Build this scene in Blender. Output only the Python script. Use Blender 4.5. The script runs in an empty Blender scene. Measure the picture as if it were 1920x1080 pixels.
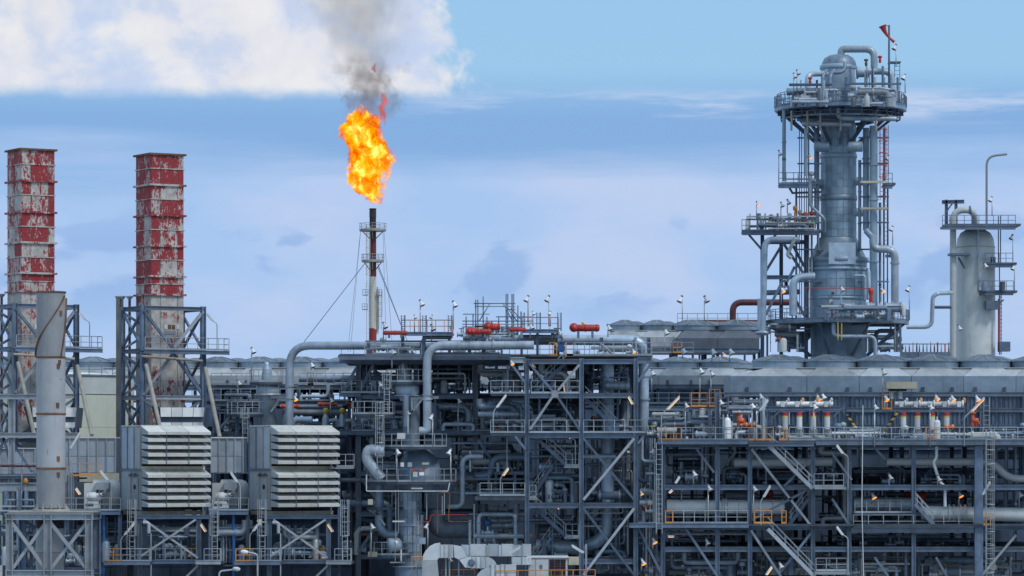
import bpy, math, random
from mathutils import Vector, Matrix
S = bpy.context.scene
COL = S.collection
rad = math.radians
# ---------------------------------------------------------------- camera
D0, FPX, HZ, CZ = 300.0, 6600.0, 860.0, 18.0      # distance to the front plane, focal length in 1920-wide pixels, horizon row, eye height
cam = bpy.data.cameras.new('camera'); cam_o = bpy.data.objects.new('camera', cam); COL.objects.link(cam_o)
cam_o.location = (0, -D0, CZ); cam_o.rotation_euler = (math.pi/2, 0, 0)
cam.sensor_width = 36; cam.lens = FPX/1920*36; cam.shift_y = (HZ-540)/1920
cam.clip_start = 1; cam.clip_end = 20000
S.camera = cam_o
# ---------------------------------------------------------------- world: sky with a cloud bank and a pale veil
SUN_EL, SUN_AZ = rad(50), rad(132)                 # azimuth from +Y towards +X: high, from the right and a little behind the camera
W = bpy.data.worlds.new('World'); S.world = W; W.use_nodes = True
wt = W.node_tree; wt.nodes.clear()
def wn(t, **k):
    n = wt.nodes.new(t)
    for a, v in k.items(): setattr(n, a, v)
    return n
def wl(a, b): wt.links.new(a, b)
def wm(op, a, b=None, c=None, clamp=False):
    n = wn('ShaderNodeMath', operation=op, use_clamp=clamp)
    for i, v in enumerate((a, b, c)):
        if v is None: continue
        if isinstance(v, (int, float)): n.inputs[i].default_value = v
        else: wl(v, n.inputs[i])
    return n.outputs[0]
def wss(v, lo, hi):                                # smooth step, lo may be above hi
    n = wn('ShaderNodeMapRange', interpolation_type='SMOOTHSTEP')
    wl(v, n.inputs[0])
    if lo < hi: n.inputs[1].default_value, n.inputs[2].default_value, n.inputs[3].default_value, n.inputs[4].default_value = lo, hi, 0, 1
    else: n.inputs[1].default_value, n.inputs[2].default_value, n.inputs[3].default_value, n.inputs[4].default_value = hi, lo, 1, 0
    return n.outputs[0]
def wmix(f, a, b):
    n = wn('ShaderNodeMix', data_type='RGBA')
    for i, v in ((0, f), (6, a), (7, b)):
        if isinstance(v, (int, float)): n.inputs[i].default_value = v
        elif isinstance(v, tuple): n.inputs[i].default_value = (*v, 1)
        else: wl(v, n.inputs[i])
    return n.outputs[2]
tc = wn('ShaderNodeTexCoord'); sx = wn('ShaderNodeSeparateXYZ'); wl(tc.outputs['Generated'], sx.inputs[0])
U = wm('MULTIPLY', wm('ARCTAN2', sx.outputs[0], sx.outputs[1]), 66.0)     # azimuth, 66 units to the radian
V = wm('MULTIPLY', wm('ARCSINE', sx.outputs[2]), 66.0)                    # elevation in the same units
def wvec(su, sv, o=0.0):
    c = wn('ShaderNodeCombineXYZ'); wl(wm('MULTIPLY', U, su), c.inputs[0]); wl(wm('MULTIPLY', V, sv), c.inputs[1]); c.inputs[2].default_value = o
    return c.outputs[0]
def wnoise(vec, scale=1.0, detail=5.0, rough=0.55, dist=0.0):
    n = wn('ShaderNodeTexNoise'); wl(vec, n.inputs['Vector'])
    n.inputs['Scale'].default_value = scale; n.inputs['Detail'].default_value = detail; n.inputs['Roughness'].default_value = rough; n.inputs['Distortion'].default_value = dist
    return n.outputs[0]
sky = wn('ShaderNodeTexSky', sky_type='NISHITA', sun_disc=False, sun_elevation=SUN_EL, sun_rotation=SUN_AZ, altitude=0, air_density=1.0, dust_density=0.6, ozone_density=2.5)
SKY_STRENGTH = 0.075
skyc = wn('ShaderNodeVectorMath', operation='SCALE'); wl(sky.outputs[0], skyc.inputs[0]); skyc.inputs[3].default_value = SKY_STRENGTH
base = skyc.outputs[0]
# thin veil over the whole sky, blue-white, densest low down
fib = wnoise(wvec(0.10, 1.1, 3.0), 1.0, 5, 0.55)
veilc = wmix(wss(V, 7.4, 6.3), (0.335, 0.60, 0.88), (0.235, 0.44, 0.79))
c0 = wmix(0.88, base, veilc)
low = wm('MULTIPLY', wss(wm('ADD', V, wm('MULTIPLY', wm('SUBTRACT', fib, 0.5), 2.4)), 6.15, 4.9), 0.92)
lavn = wnoise(wvec(0.22, 0.5, 9.0), 1.0, 4, 0.5)
lav = wmix(wss(lavn, 0.38, 0.66), (0.40, 0.58, 0.88), (0.52, 0.635, 0.885))
c1 = wmix(low, c0, lav)
# faint blue-grey puffs in the low sky
puff = wnoise(wvec(0.42, 0.85, 21.3), 1.0, 4, 0.5, 0.3)
pband = wm('MULTIPLY', wss(V, 2.2, 3.2), wss(V, 5.0, 4.0))
c2 = wmix(wm('MULTIPLY', wm('MULTIPLY', wss(puff, 0.545, 0.63), pband), 0.85), c1, (0.31, 0.48, 0.80))
# wisps to the right of the bank
wis = wnoise(wvec(0.16, 1.3, 5.5), 1.0, 6, 0.6)
wband = wm('MULTIPLY', wm('MULTIPLY', wss(V, 6.15, 6.5), wss(V, 7.0, 6.6)), wss(U, -3.0, 0.0))
c3 = wmix(wm('MULTIPLY', wm('MULTIPLY', wss(wis, 0.48, 0.62), wband), 0.75), c2, (0.62, 0.71, 0.90))
# cumulus bank: flat base, billowing right shoulder
bil = wnoise(wvec(0.62, 0.62, 1.7), 1.0, 6, 0.52, 0.2)
bil2 = wnoise(wvec(0.42, 0.5, 8.8), 1.0, 7, 0.55, 0.5)
edge = wm('ADD', wm('MULTIPLY', wm('SUBTRACT', bil, 0.5), 3.4), wm('SUBTRACT', wm('SUBTRACT', -0.6, U), wm('MULTIPLY', wm('SUBTRACT', V, 6.8), 0.55)))
shoulder = wss(edge, -0.12, 0.26)
flat = wss(wm('ADD', V, wm('MULTIPLY', wm('SUBTRACT', wnoise(wvec(1.1, 1.6, 4.0), 1.0, 6, 0.62), 0.5), 0.30)), 6.66, 6.98)
farleft = wss(U, -44, -30)
top = wss(wm('ADD', V, wm('MULTIPLY', wm('SUBTRACT', bil2, 0.5), 9.0)), 15.0, 12.5)
bank = wm('MULTIPLY', wm('MULTIPLY', shoulder, flat), wm('MULTIPLY', farleft, top))
cs1 = wmix(wss(bil2, 0.42, 0.60), (0.57, 0.67, 0.88), (0.80, 0.80, 0.85))
shf = wn('ShaderNodeVectorMath', operation='ADD'); wl(wvec(0.55, 0.62, 2.4), shf.inputs[0]); shf.inputs[1].default_value = (0.16, 0.20, 0.0)   # the sunlit side of each billow faces up and right
relief = wm('SUBTRACT', wnoise(wvec(0.55, 0.62, 2.4), 1.0, 7, 0.5, 0.3), wnoise(shf.outputs[0], 1.0, 7, 0.5, 0.3))
cs1 = wmix(wm('MULTIPLY', wss(relief, -0.02, 0.13), 0.75), cs1, (0.88, 0.87, 0.87))
cs1 = wmix(wm('MULTIPLY', wss(relief, 0.0, -0.14), 0.70), cs1, (0.53, 0.63, 0.85))
cs2 = wmix(wm('MULTIPLY', wss(bil, 0.52, 0.66), 0.45), cs1, (0.86, 0.83, 0.78))
c4 = wmix(wm('MULTIPLY', bank, 0.96), c3, cs2)
# broken cloud over the rest of the sky, all the way round
d3 = wn('ShaderNodeTexNoise'); wl(tc.outputs['Generated'], d3.inputs['Vector']); d3.inputs['Scale'].default_value = 3.2; d3.inputs['Detail'].default_value = 6
brk = wm('MULTIPLY', wss(d3.outputs[0], 0.42, 0.60), wss(V, 9.5, 15.0))
c5 = wmix(wm('MULTIPLY', brk, 0.85), c4, (0.74, 0.78, 0.86))
bg = wn('ShaderNodeBackground'); wl(c5, bg.inputs[0]); bg.inputs[1].default_value = 1.0
wo = wn('ShaderNodeOutputWorld'); wl(bg.outputs[0], wo.inputs[0])
# ---------------------------------------------------------------- sun behind thin cloud
sun = bpy.data.lights.new('sun', 'SUN'); sun.energy = 1.7; sun.angle = rad(11); sun.color = (1.0, 0.96, 0.90)
sun_o = bpy.data.objects.new('sun', sun); COL.objects.link(sun_o)
sd = Vector((math.sin(SUN_AZ)*math.cos(SUN_EL), math.cos(SUN_AZ)*math.cos(SUN_EL), math.sin(SUN_EL)))
sun_o.rotation_euler = sd.to_track_quat('Z', 'Y').to_euler(); sun_o.location = (80, -100, 120)
S.view_settings.view_transform = 'Standard'; S.view_settings.look = 'None'; S.view_settings.exposure = 0.0; S.view_settings.gamma = 1.0
S.view_settings.use_curve_mapping = False
S.cycles.max_bounces = 6; S.cycles.diffuse_bounces = 3; S.cycles.glossy_bounces = 2; S.cycles.transparent_max_bounces = 8; S.cycles.volume_bounces = 1

# ================================================================ materials
MATS = {}
def node_mat(name):
    m = bpy.data.materials.new(name); m.use_nodes = True; t = m.node_tree
    return m, t, t.nodes['Principled BSDF']
def mnoise(t, vec, scale, detail=4, rough=0.55, stretch=None):
    n = t.nodes.new('ShaderNodeTexNoise'); n.inputs['Scale'].default_value = scale; n.inputs['Detail'].default_value = detail; n.inputs['Roughness'].default_value = rough
    if stretch:
        mp = t.nodes.new('ShaderNodeMapping'); mp.inputs['Scale'].default_value = stretch; t.links.new(vec, mp.inputs[0]); vec = mp.outputs[0]
    t.links.new(vec, n.inputs['Vector']); return n.outputs[0]
def mramp(t, fac, lo, hi, a=0.0, b=1.0):
    n = t.nodes.new('ShaderNodeMapRange'); n.interpolation_type = 'SMOOTHSTEP'; t.links.new(fac, n.inputs[0])
    n.inputs[1].default_value = lo; n.inputs[2].default_value = hi; n.inputs[3].default_value = a; n.inputs[4].default_value = b
    return n.outputs[0]
def mmath(t, op, a, b, clamp=False):
    n = t.nodes.new('ShaderNodeMath'); n.operation = op; n.use_clamp = clamp
    for i, v in enumerate((a, b)):
        if isinstance(v, (int, float)): n.inputs[i].default_value = v
        else: t.links.new(v, n.inputs[i])
    return n.outputs[0]
def mmix(t, f, a, b, mode='MIX'):
    n = t.nodes.new('ShaderNodeMix'); n.data_type = 'RGBA'; n.blend_type = mode
    for i, v in ((0, f), (6, a), (7, b)):
        if isinstance(v, (int, float)): n.inputs[i].default_value = v
        elif isinstance(v, tuple): n.inputs[i].default_value = (*v, 1)
        else: t.links.new(v, n.inputs[i])
    return n.outputs[2]
def paint(name, col, rough=0.55, metal=0.0, var=0.22, stain=0.35, rust=0.0, bump=0.0, scale=0.9, piece=0.24, stainc=None, warm=0.0):
    """weathered paint: patchy tone, vertical run-off stains, rust specks, piece-to-piece tone"""
    m, t, b = node_mat(name)
    pos = t.nodes.new('ShaderNodeNewGeometry').outputs['Position']
    rnd = t.nodes.new('ShaderNodeObjectInfo').outputs['Random']
    n1 = mnoise(t, pos, scale, 5, 0.6)
    k = mmath(t, 'ADD', mramp(t, n1, 0.25, 0.75, 1-var, 1+var), mmath(t, 'MULTIPLY', mmath(t, 'SUBTRACT', rnd, 0.5), piece*2))
    hs = t.nodes.new('ShaderNodeVectorMath'); hs.operation = 'SCALE'; hs.inputs[0].default_value = col; t.links.new(k, hs.inputs[3])
    c = hs.outputs[0]
    if warm: c = mmix(t, mmath(t, 'MULTIPLY', mmath(t, 'FRACT', mmath(t, 'MULTIPLY', rnd, 7.31), 0.0), warm), c, tuple(sum(col)/3*x for x in (1.12, 1.03, 0.88)))
    if stain:
        n2 = mnoise(t, pos, 1.0, 4, 0.6, (2.6, 2.6, 0.35))
        f = mmath(t, 'MULTIPLY', mramp(t, n2, 0.52, 0.74), stain)
        c = mmix(t, f, c, stainc or tuple(x*0.42+0.012 for x in col))
    if rust:
        n3 = mnoise(t, pos, 2.3, 6, 0.7)
        c = mmix(t, mramp(t, n3, 0.66-0.1*rust, 0.74-0.1*rust), c, (0.13, 0.055, 0.03))
        n4 = mnoise(t, pos, 1.0, 5, 0.7, (5.0, 5.0, 0.5)); c = mmix(t, mmath(t, 'MULTIPLY', mramp(t, n4, 0.60, 0.72), 0.5), c, (0.15, 0.085, 0.06))
    t.links.new(c, b.inputs['Base Color'])
    b.inputs['Roughness'].default_value = rough; b.inputs['Metallic'].default_value = metal
    if bump:
        bp = t.nodes.new('ShaderNodeBump'); bp.inputs['Strength'].default_value = bump; bp.inputs['Distance'].default_value = 0.05
        t.links.new(mnoise(t, pos, 5.0, 4), bp.inputs['Height']); t.links.new(bp.outputs[0], b.inputs['Normal'])
    MATS[name] = m; return m
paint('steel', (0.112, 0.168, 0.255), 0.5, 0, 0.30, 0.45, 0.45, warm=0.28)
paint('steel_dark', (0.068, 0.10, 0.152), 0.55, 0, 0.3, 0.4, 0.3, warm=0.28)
paint('steel_pale', (0.30, 0.345, 0.40), 0.5, 0, 0.2, 0.35, 0.2, warm=0.28)
paint('galv', (0.37, 0.41, 0.45), 0.42, 0.35, 0.22, 0.3, warm=0.28)
paint('rail', (0.31, 0.36, 0.415), 0.5, 0.2, 0.2, 0.2, warm=0.28)
paint('deck', (0.05, 0.068, 0.095), 0.65, 0, 0.3, 0.3)
paint('clad', (0.33, 0.42, 0.52), 0.42, 0.25, 0.25, 0.5, 0.1, 0.12, warm=0.28)
paint('clad_blue', (0.18, 0.265, 0.37), 0.45, 0.2, 0.28, 0.5, 0.1, 0.12, warm=0.28)
paint('shade_wall', (0.045, 0.075, 0.125), 0.7, 0, 0.3, 0.3)  # interior shade put into the colour of the added backdrops
paint('clad_dark', (0.095, 0.13, 0.18), 0.5, 0.2, 0.25, 0.4, warm=0.28)
paint('tower', (0.265, 0.36, 0.445), 0.48, 0.15, 0.16, 0.3, 0, 0.1)
paint('vessel', (0.49, 0.525, 0.53), 0.5, 0, 0.1, 0.22, 0.0)
paint('duct', (0.325, 0.385, 0.455), 0.5, 0, 0.14, 0.28, 0.1, warm=0.28)
paint('hood', (0.56, 0.585, 0.575), 0.5, 0, 0.12, 0.30, 0.1, warm=0.28)
paint('white', (0.66, 0.68, 0.69), 0.45, 0, 0.12, 0.25, 0.0)
paint('panel_white', (0.56, 0.575, 0.57), 0.5, 0, 0.1, 0.2)
paint('stackgrey', (0.335, 0.35, 0.375), 0.55, 0, 0.08, 0.18, 0.06)
paint('tank', (0.475, 0.505, 0.425), 0.55, 0, 0.05, 0.15)
paint('tank_top', (0.60, 0.63, 0.61), 0.55, 0, 0.06, 0.15)
paint('fan', (0.24, 0.31, 0.385), 0.42, 0.3, 0.18, 0.3)
paint('fan_pale', (0.40, 0.43, 0.455), 0.42, 0.25, 0.16, 0.3)
paint('fan_dark', (0.10, 0.118, 0.145), 0.5, 0.2, 0.2, 0.35)
paint('cone', (0.15, 0.18, 0.22), 0.45, 0.3, 0.2, 0.3)
paint('corr', (0.115, 0.165, 0.235), 0.5, 0.2, 0.2, 0.4)
paint('rust', (0.17, 0.085, 0.045), 0.8, 0, 0.45, 0.4)
paint('tan', (0.30, 0.28, 0.24), 0.6, 0, 0.25, 0.4, 0.3)
paint('red', (0.42, 0.035, 0.030), 0.45, 0, 0.2, 0.3)
paint('redorange', (0.52, 0.085, 0.030), 0.45, 0, 0.2, 0.3)
paint('maroon', (0.115, 0.030, 0.035), 0.5, 0, 0.25, 0.4)
paint('orange', (0.66, 0.265, 0.045), 0.5, 0, 0.15, 0.25)
paint('yellow', (0.66, 0.46, 0.06), 0.5, 0, 0.15, 0.25)
paint('blue', (0.025, 0.11, 0.30), 0.45, 0, 0.15, 0.2)
paint('green', (0.02, 0.22, 0.10), 0.5, 0, 0.15, 0.2)
paint('cream', (0.50, 0.47, 0.36), 0.6, 0, 0.12, 0.35)
paint('strut', (0.31, 0.295, 0.26), 0.6, 0, 0.2, 0.4, 0.3)
paint('airduct', (0.50, 0.535, 0.565), 0.5, 0, 0.12, 0.35, 0.1)
paint('black', (0.012, 0.013, 0.016), 0.6, 0, 0.2, 0)
paint('soot', (0.035, 0.03, 0.03), 0.8, 0, 0.4, 0)
paint('ground', (0.24, 0.24, 0.23), 0.9, 0, 0.4, 0, 0, 0, 0.05)
def emit(name, col, st):
    m, t, b = node_mat(name); b.inputs['Base Color'].default_value = (*col, 1)
    b.inputs['Emission Color'].default_value = (*col, 1); b.inputs['Emission Strength'].default_value = st; MATS[name] = m
emit('lit', (1.0, 0.26, 0.03), 1.8)
emit('tube_lit', (1.0, 0.52, 0.14), 0.75)
def peel(name, thr, spread):
    """red paint flaking off a pale undercoat: flakes follow the joints, runs go down the sheet"""
    m, t, b = node_mat(name)
    pos = t.nodes.new('ShaderNodeNewGeometry').outputs['Position']; rnd = t.nodes.new('ShaderNodeObjectInfo').outputs['Random']
    a = mnoise(t, pos, 1.0, 6, 0.62, (1.5, 1.5, 0.7)); c = mnoise(t, pos, 1.0, 6, 0.72, (9.0, 9.0, 2.2)); e = mnoise(t, pos, 3.4, 5, 0.7)
    f = mmath(t, 'ADD', mmath(t, 'ADD', mmath(t, 'MULTIPLY', a, 0.7), mmath(t, 'MULTIPLY', c, 0.75)), mmath(t, 'MULTIPLY', e, 0.45))
    f = mmath(t, 'ADD', f, mmath(t, 'MULTIPLY', mmath(t, 'SUBTRACT', rnd, 0.5), spread))
    red = mramp(t, f, thr, thr+0.045)
    wv = mnoise(t, pos, 1.4, 4); wh = mmix(t, mramp(t, wv, 0.3, 0.7), (0.36, 0.355, 0.34), (0.54, 0.515, 0.48))
    rs = mnoise(t, pos, 1.0, 5, 0.7, (3.5, 3.5, 0.4)); wh = mmix(t, mmath(t, 'MULTIPLY', mramp(t, rs, 0.60, 0.72), 0.55), wh, (0.22, 0.13, 0.09))
    rd = mmix(t, mramp(t, c, 0.3, 0.7), (0.21, 0.014, 0.022), (0.34, 0.028, 0.034))
    t.links.new(mmix(t, red, wh, rd), b.inputs['Base Color']); b.inputs['Roughness'].default_value = 0.6; MATS[name] = m
peel('peel', 0.885, 0.26); peel('peel_pale', 1.02, 0.2)
def flarepaint():                                    # painted bands of the flare riser, by height
    m, t, b = node_mat('flarepaint')
    pos = t.nodes.new('ShaderNodeNewGeometry').outputs['Position']; s = t.nodes.new('ShaderNodeSeparateXYZ'); t.links.new(pos, s.inputs[0])
    n = mnoise(t, pos, 0.9, 5, 0.65); z = mmath(t, 'ADD', s.outputs[2], mmath(t, 'MULTIPLY', mmath(t, 'SUBTRACT', n, 0.5), 1.2))
    zz = lambda y: CZ+(HZ-y)*600/FPX
    c = mmix(t, mramp(t, z, zz(617)-.1, zz(617)+.1), (0.26, 0.03, 0.03), (0.56, 0.53, 0.47))
    c = mmix(t, mramp(t, z, zz(517)-.1, zz(517)+.1), c, (0.125, 0.026, 0.03))
    c = mmix(t, mmath(t, 'MULTIPLY', mramp(t, z, zz(480), zz(420)), mramp(t, n, 0.35, 0.6)), c, (0.07, 0.035, 0.03))
    c = mmix(t, mramp(t, z, zz(428), zz(412)), c, (0.02, 0.02, 0.024))
    t.links.new(c, b.inputs['Base Color']); b.inputs['Roughness'].default_value = 0.75; MATS['flarepaint'] = m
flarepaint()
def hazard():
    m, t, b = node_mat('hazard')
    pos = t.nodes.new('ShaderNodeNewGeometry').outputs['Position']; s = t.nodes.new('ShaderNodeSeparateXYZ'); t.links.new(pos, s.inputs[0])
    w = mmath(t, 'FRACT', mmath(t, 'MULTIPLY', s.outputs[2], 2.3), 0.0)
    t.links.new(mmix(t, mmath(t, 'GREATER_THAN', w, 0.5), (0.62, 0.40, 0.05), (0.02, 0.02, 0.022)), b.inputs['Base Color']); MATS['hazard'] = m
hazard()
M = MATS

# ================================================================ pixels to places
def k(Y): return (D0+Y)/FPX                         # metres per photo pixel at depth Y
def P(x, y, Y=0.0): return Vector(((x-960)*k(Y), Y, CZ+(HZ-y)*k(Y)))
def Z(y, Y=0.0): return CZ+(HZ-y)*k(Y)
# ================================================================ objects
INV = {}
def tag(o, label, cat, group=None, kind=None):
    if label: o['label'] = label
    if cat: o['category'] = cat
    if group: o['group'] = group
    if kind or cat: o['kind'] = kind or 'thing'
    return o
def thing(name, label, cat, loc, rz=0.0, group=None):
    o = bpy.data.objects.new(name, None); COL.objects.link(o); o.location = loc; o.rotation_euler = (0, 0, rz)
    o.empty_display_size = 0.3
    mtx = Matrix.Translation(loc) @ Matrix.Rotation(rz, 4, 'Z'); INV[o.name] = mtx.inverted()
    return tag(o, label, cat, group)
def root_of(o):
    while o.parent: o = o.parent
    return o
def node(name, parent):                             # an empty part that only carries sub-parts
    o = bpy.data.objects.new(name, None); COL.objects.link(o); o.parent = parent; return o
class MB:
    """collects shapes given in world coordinates; build() links them as ONE mesh object"""
    def __init__(s): s.v, s.f, s.s = [], [], []
    def add(s, vs, fs, sm=False):
        n = len(s.v); s.v += [tuple(p) for p in vs]; s.f += [tuple(i+n for i in f) for f in fs]; s.s += [sm]*len(fs); return s
    def hexa(s, a, b):                               # a, b: two quads (lists of 4 points), joined
        return s.add(a+b, [(3, 2, 1, 0), (4, 5, 6, 7), (0, 1, 5, 4), (1, 2, 6, 5), (2, 3, 7, 6), (3, 0, 4, 7)])
    def box(s, x0, x1, y0, y1, z0, z1, F=None):
        a = [(x0, y0, z0), (x1, y0, z0), (x1, y1, z0), (x0, y1, z0)]; b = [(x0, y0, z1), (x1, y0, z1), (x1, y1, z1), (x0, y1, z1)]
        if F: a = [F(*p) for p in a]; b = [F(*p) for p in b]
        return s.hexa(a, b)
    def extr(s, p0, p1, prof, up=None, sm=False):     # sweep a closed 2-D profile from p0 to p1
        d = (p1-p0).normalized(); up = up or (Vector((0, 0, 1)) if abs(d.z) < 0.9 else Vector((0, 1, 0)))
        r = d.cross(up).normalized(); u = r.cross(d).normalized(); n = len(prof)
        vs = [p0+r*a+u*b for a, b in prof]+[p1+r*a+u*b for a, b in prof]
        return s.add(vs, [(i, (i+1) % n, n+(i+1) % n, n+i) for i in range(n)]+[tuple(range(n-1, -1, -1)), tuple(range(n, 2*n))], sm)
    def bar(s, p0, p1, w, h=None, up=None):
        h = h or w; return s.extr(p0, p1, [(-w/2, -h/2), (w/2, -h/2), (w/2, h/2), (-w/2, h/2)], up)
    def ibeam(s, p0, p1, w, h, up=None):
        t, q = h*0.13, w*0.12
        return s.extr(p0, p1, [(-w/2, -h/2), (w/2, -h/2), (w/2, -h/2+t), (q/2, -h/2+t), (q/2, h/2-t), (w/2, h/2-t), (w/2, h/2), (-w/2, h/2), (-w/2, h/2-t), (-q/2, h/2-t), (-q/2, -h/2+t), (-w/2, -h/2+t)], up)
    def rod(s, p0, p1, r, n=6):
        return s.extr(p0, p1, [(r*math.cos(i*math.tau/n), r*math.sin(i*math.tau/n)) for i in range(n)], None, True)
    def cone(s, p0, p1, r0, r1, n=16):
        d = (p1-p0).normalized(); up = Vector((0, 0, 1)) if abs(d.z) < 0.9 else Vector((0, 1, 0)); r = d.cross(up).normalized(); u = r.cross(d)
        ring = lambda c, q: [c+(r*math.cos(i*math.tau/n)+u*math.sin(i*math.tau/n))*q for i in range(n)]
        s.add(ring(p0, r0)+ring(p1, r1), [(i, (i+1) % n, n+(i+1) % n, n+i) for i in range(n)], True)
        s.add(ring(p0, r0), [tuple(range(n-1, -1, -1))]); return s.add(ring(p1, r1), [tuple(range(n))])
    def lathe(s, c, prof, n=24, axis=None, sm=True, a0=0.0):
        ax = (axis or Vector((0, 0, 1))).normalized(); ref = Vector((1, 0, 0)) if abs(ax.x) < 0.9 else Vector((0, 1, 0))
        r = ax.cross(ref).normalized(); u = ax.cross(r); vs, fs = [], []
        for q, h in prof: vs += [c+ax*h+(r*math.cos(a0+i*math.tau/n)+u*math.sin(a0+i*math.tau/n))*max(q, 1e-4) for i in range(n)]
        for j in range(len(prof)-1): fs += [(j*n+i, j*n+(i+1) % n, (j+1)*n+(i+1) % n, (j+1)*n+i) for i in range(n)]
        s.add(vs, fs, sm)
        if prof[0][0] > 1e-3: s.add(vs[:n], [tuple(range(n-1, -1, -1))])
        if prof[-1][0] > 1e-3: s.add(vs[-n:], [tuple(range(n))])
        return s
    def prism(s, poly, d):                            # closed polygon (points) pushed along d
        n = len(poly); b = [p+d for p in poly]
        return s.add(poly+b, [(i, (i+1) % n, n+(i+1) % n, n+i) for i in range(n)]+[tuple(range(n-1, -1, -1)), tuple(range(n, 2*n))])
    def tube(s, pts, r, n=12, bend=None, rib=0.0, rd=0.05, cap=True):
        """round pipe along pts with rounded corners; rib = spacing of the cladding's swages"""
        bend = r*2.6 if bend is None else bend; path = [pts[0]]
        for i in range(1, len(pts)-1):
            a, b, c = pts[i-1], pts[i], pts[i+1]; u, w = (a-b), (c-b); L = min(bend, u.length*0.48, w.length*0.48)
            if L < 1e-4 or u.normalized().dot(w.normalized()) < -0.999: path.append(b); continue
            p, q = b+u.normalized()*L, b+w.normalized()*L
            for j in range(8):
                t = j/7; path.append(p*(1-t)**2+b*2*t*(1-t)+q*t*t)
        path.append(pts[-1])
        if rib:
            out, acc = [(path[0], 1.0)], 0
            for a, b in zip(path, path[1:]):
                L = (b-a).length; m_ = max(1, int(round(L/rib*2)))
                for j in range(1, m_+1): acc += 1; out.append((a.lerp(b, j/m_), 1.0+(rd if acc % 2 else 0)))
            path = out
        else: path = [(p, 1.0) for p in path]
        q = [path[0]]
        for p in path[1:]:
            if (p[0]-q[-1][0]).length > 1e-4: q.append(p)
        path = q; vs, fs = [], []; up = None
        for i, (p, m_) in enumerate(path):
            d = (path[min(i+1, len(path)-1)][0]-path[max(i-1, 0)][0]).normalized()
            if up is None: up = Vector((0, 0, 1)) if abs(d.z) < 0.9 else Vector((0, 1, 0))
            a = d.cross(up)
            if a.length < 1e-3: a = d.cross(Vector((0.3, 1, 0.2)))
            a.normalize(); up = a.cross(d)
            vs += [p+(a*math.cos(j*math.tau/n)+up*math.sin(j*math.tau/n))*r*m_ for j in range(n)]
        for i in range(len(path)-1): fs += [(i*n+j, i*n+(j+1) % n, (i+1)*n+(j+1) % n, (i+1)*n+j) for j in range(n)]
        s.add(vs, fs, True)
        if cap: s.add(vs[:n], [tuple(range(n-1, -1, -1))]); s.add(vs[-n:], [tuple(range(n))])
        return s
    def build(s, name, mat, parent=None, origin=None):
        me = bpy.data.meshes.new(name)
        if parent is not None:
            iv = INV[root_of(parent).name]; vs = [iv @ Vector(p) for p in s.v]; loc = None
        else:
            loc = Vector(origin) if origin is not None else Vector(s.v[0]); vs = [Vector(p)-loc for p in s.v]
        me.from_pydata(vs, [], s.f); me.polygons.foreach_set('use_smooth', s.s); me.materials.append(M[mat]); me.update()
        o = bpy.data.objects.new(name, me); COL.objects.link(o)
        if parent is not None: o.parent = parent
        else: o.location = loc; INV[o.name] = Matrix.Translation(loc).inverted()
        return o
_shared = {}
def shared(key, fn, mat):
    """mesh data used by many alike pieces; fn fills an MB around the origin"""
    kk = (key, mat)
    if kk not in _shared:
        b = MB(); fn(b); me = bpy.data.meshes.new(key); me.from_pydata([tuple(p) for p in b.v], [], b.f)
        me.polygons.foreach_set('use_smooth', b.s); me.materials.append(M[mat]); me.update(); _shared[kk] = me
    return _shared[kk]
def put(name, me, parent, p, rz=0.0, scale=None):
    o = bpy.data.objects.new(name, me); COL.objects.link(o)
    if parent is not None:
        iv = INV[root_of(parent).name]; o.parent = parent; o.location = iv @ Vector(p); o.rotation_euler = (0, 0, rz-root_of(parent).rotation_euler.z)
    else:
        o.location = p; o.rotation_euler = (0, 0, rz); INV[o.name] = (Matrix.Translation(Vector(p)) @ Matrix.Rotation(rz, 4, 'Z')).inverted()
    if scale: o.scale = scale
    return o
# ---------------------------------------------------------------- building kit
def column(par, x, z0, z1, Y, w=0.32, mat='steel'):
    return MB().ibeam(Vector((x, Y, z0)), Vector((x, Y, z1)), w, w*1.05, Vector((1, 0, 0))).build('column', mat, par)
def beam(par, p0, p1, w=0.26, h=0.36, mat='steel', name='beam'):
    return MB().ibeam(p0, p1, w, h).build(name, mat, par)
def brace(par, p0, p1, w=0.2, mat='steel'):
    return MB().bar(p0, p1, w, w).build('brace', mat, par)
def post_me(h, mat): return shared('post%.2f' % h, lambda b: b.bar(Vector((0, 0, 0)), Vector((0, 0, h)), 0.06), mat)
def handrail(par, pts, h=1.1, mat='rail', step=1.45, toe=True, name='handrail'):
    up = lambda q: [p+Vector((0, 0, q)) for p in pts]
    r = MB().tube(up(h), 0.034, 4, 0.001).build(name, mat, par)
    MB().tube(up(h*0.52), 0.028, 4, 0.001).build('mid_rail', mat, r)
    if toe:
        for a, b in zip(pts, pts[1:]): MB().bar(a+Vector((0, 0, 0.09)), b+Vector((0, 0, 0.09)), 0.03, 0.16).build('toe_plate', mat, r)
    me = post_me(h, mat)
    for i, (a, b) in enumerate(zip(pts, pts[1:])):
        n = max(1, int(round((b-a).length/step)))
        for j in range(0 if i == 0 else 1, n+1): put('post', me, r, a.lerp(b, j/n))
    return r
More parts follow.
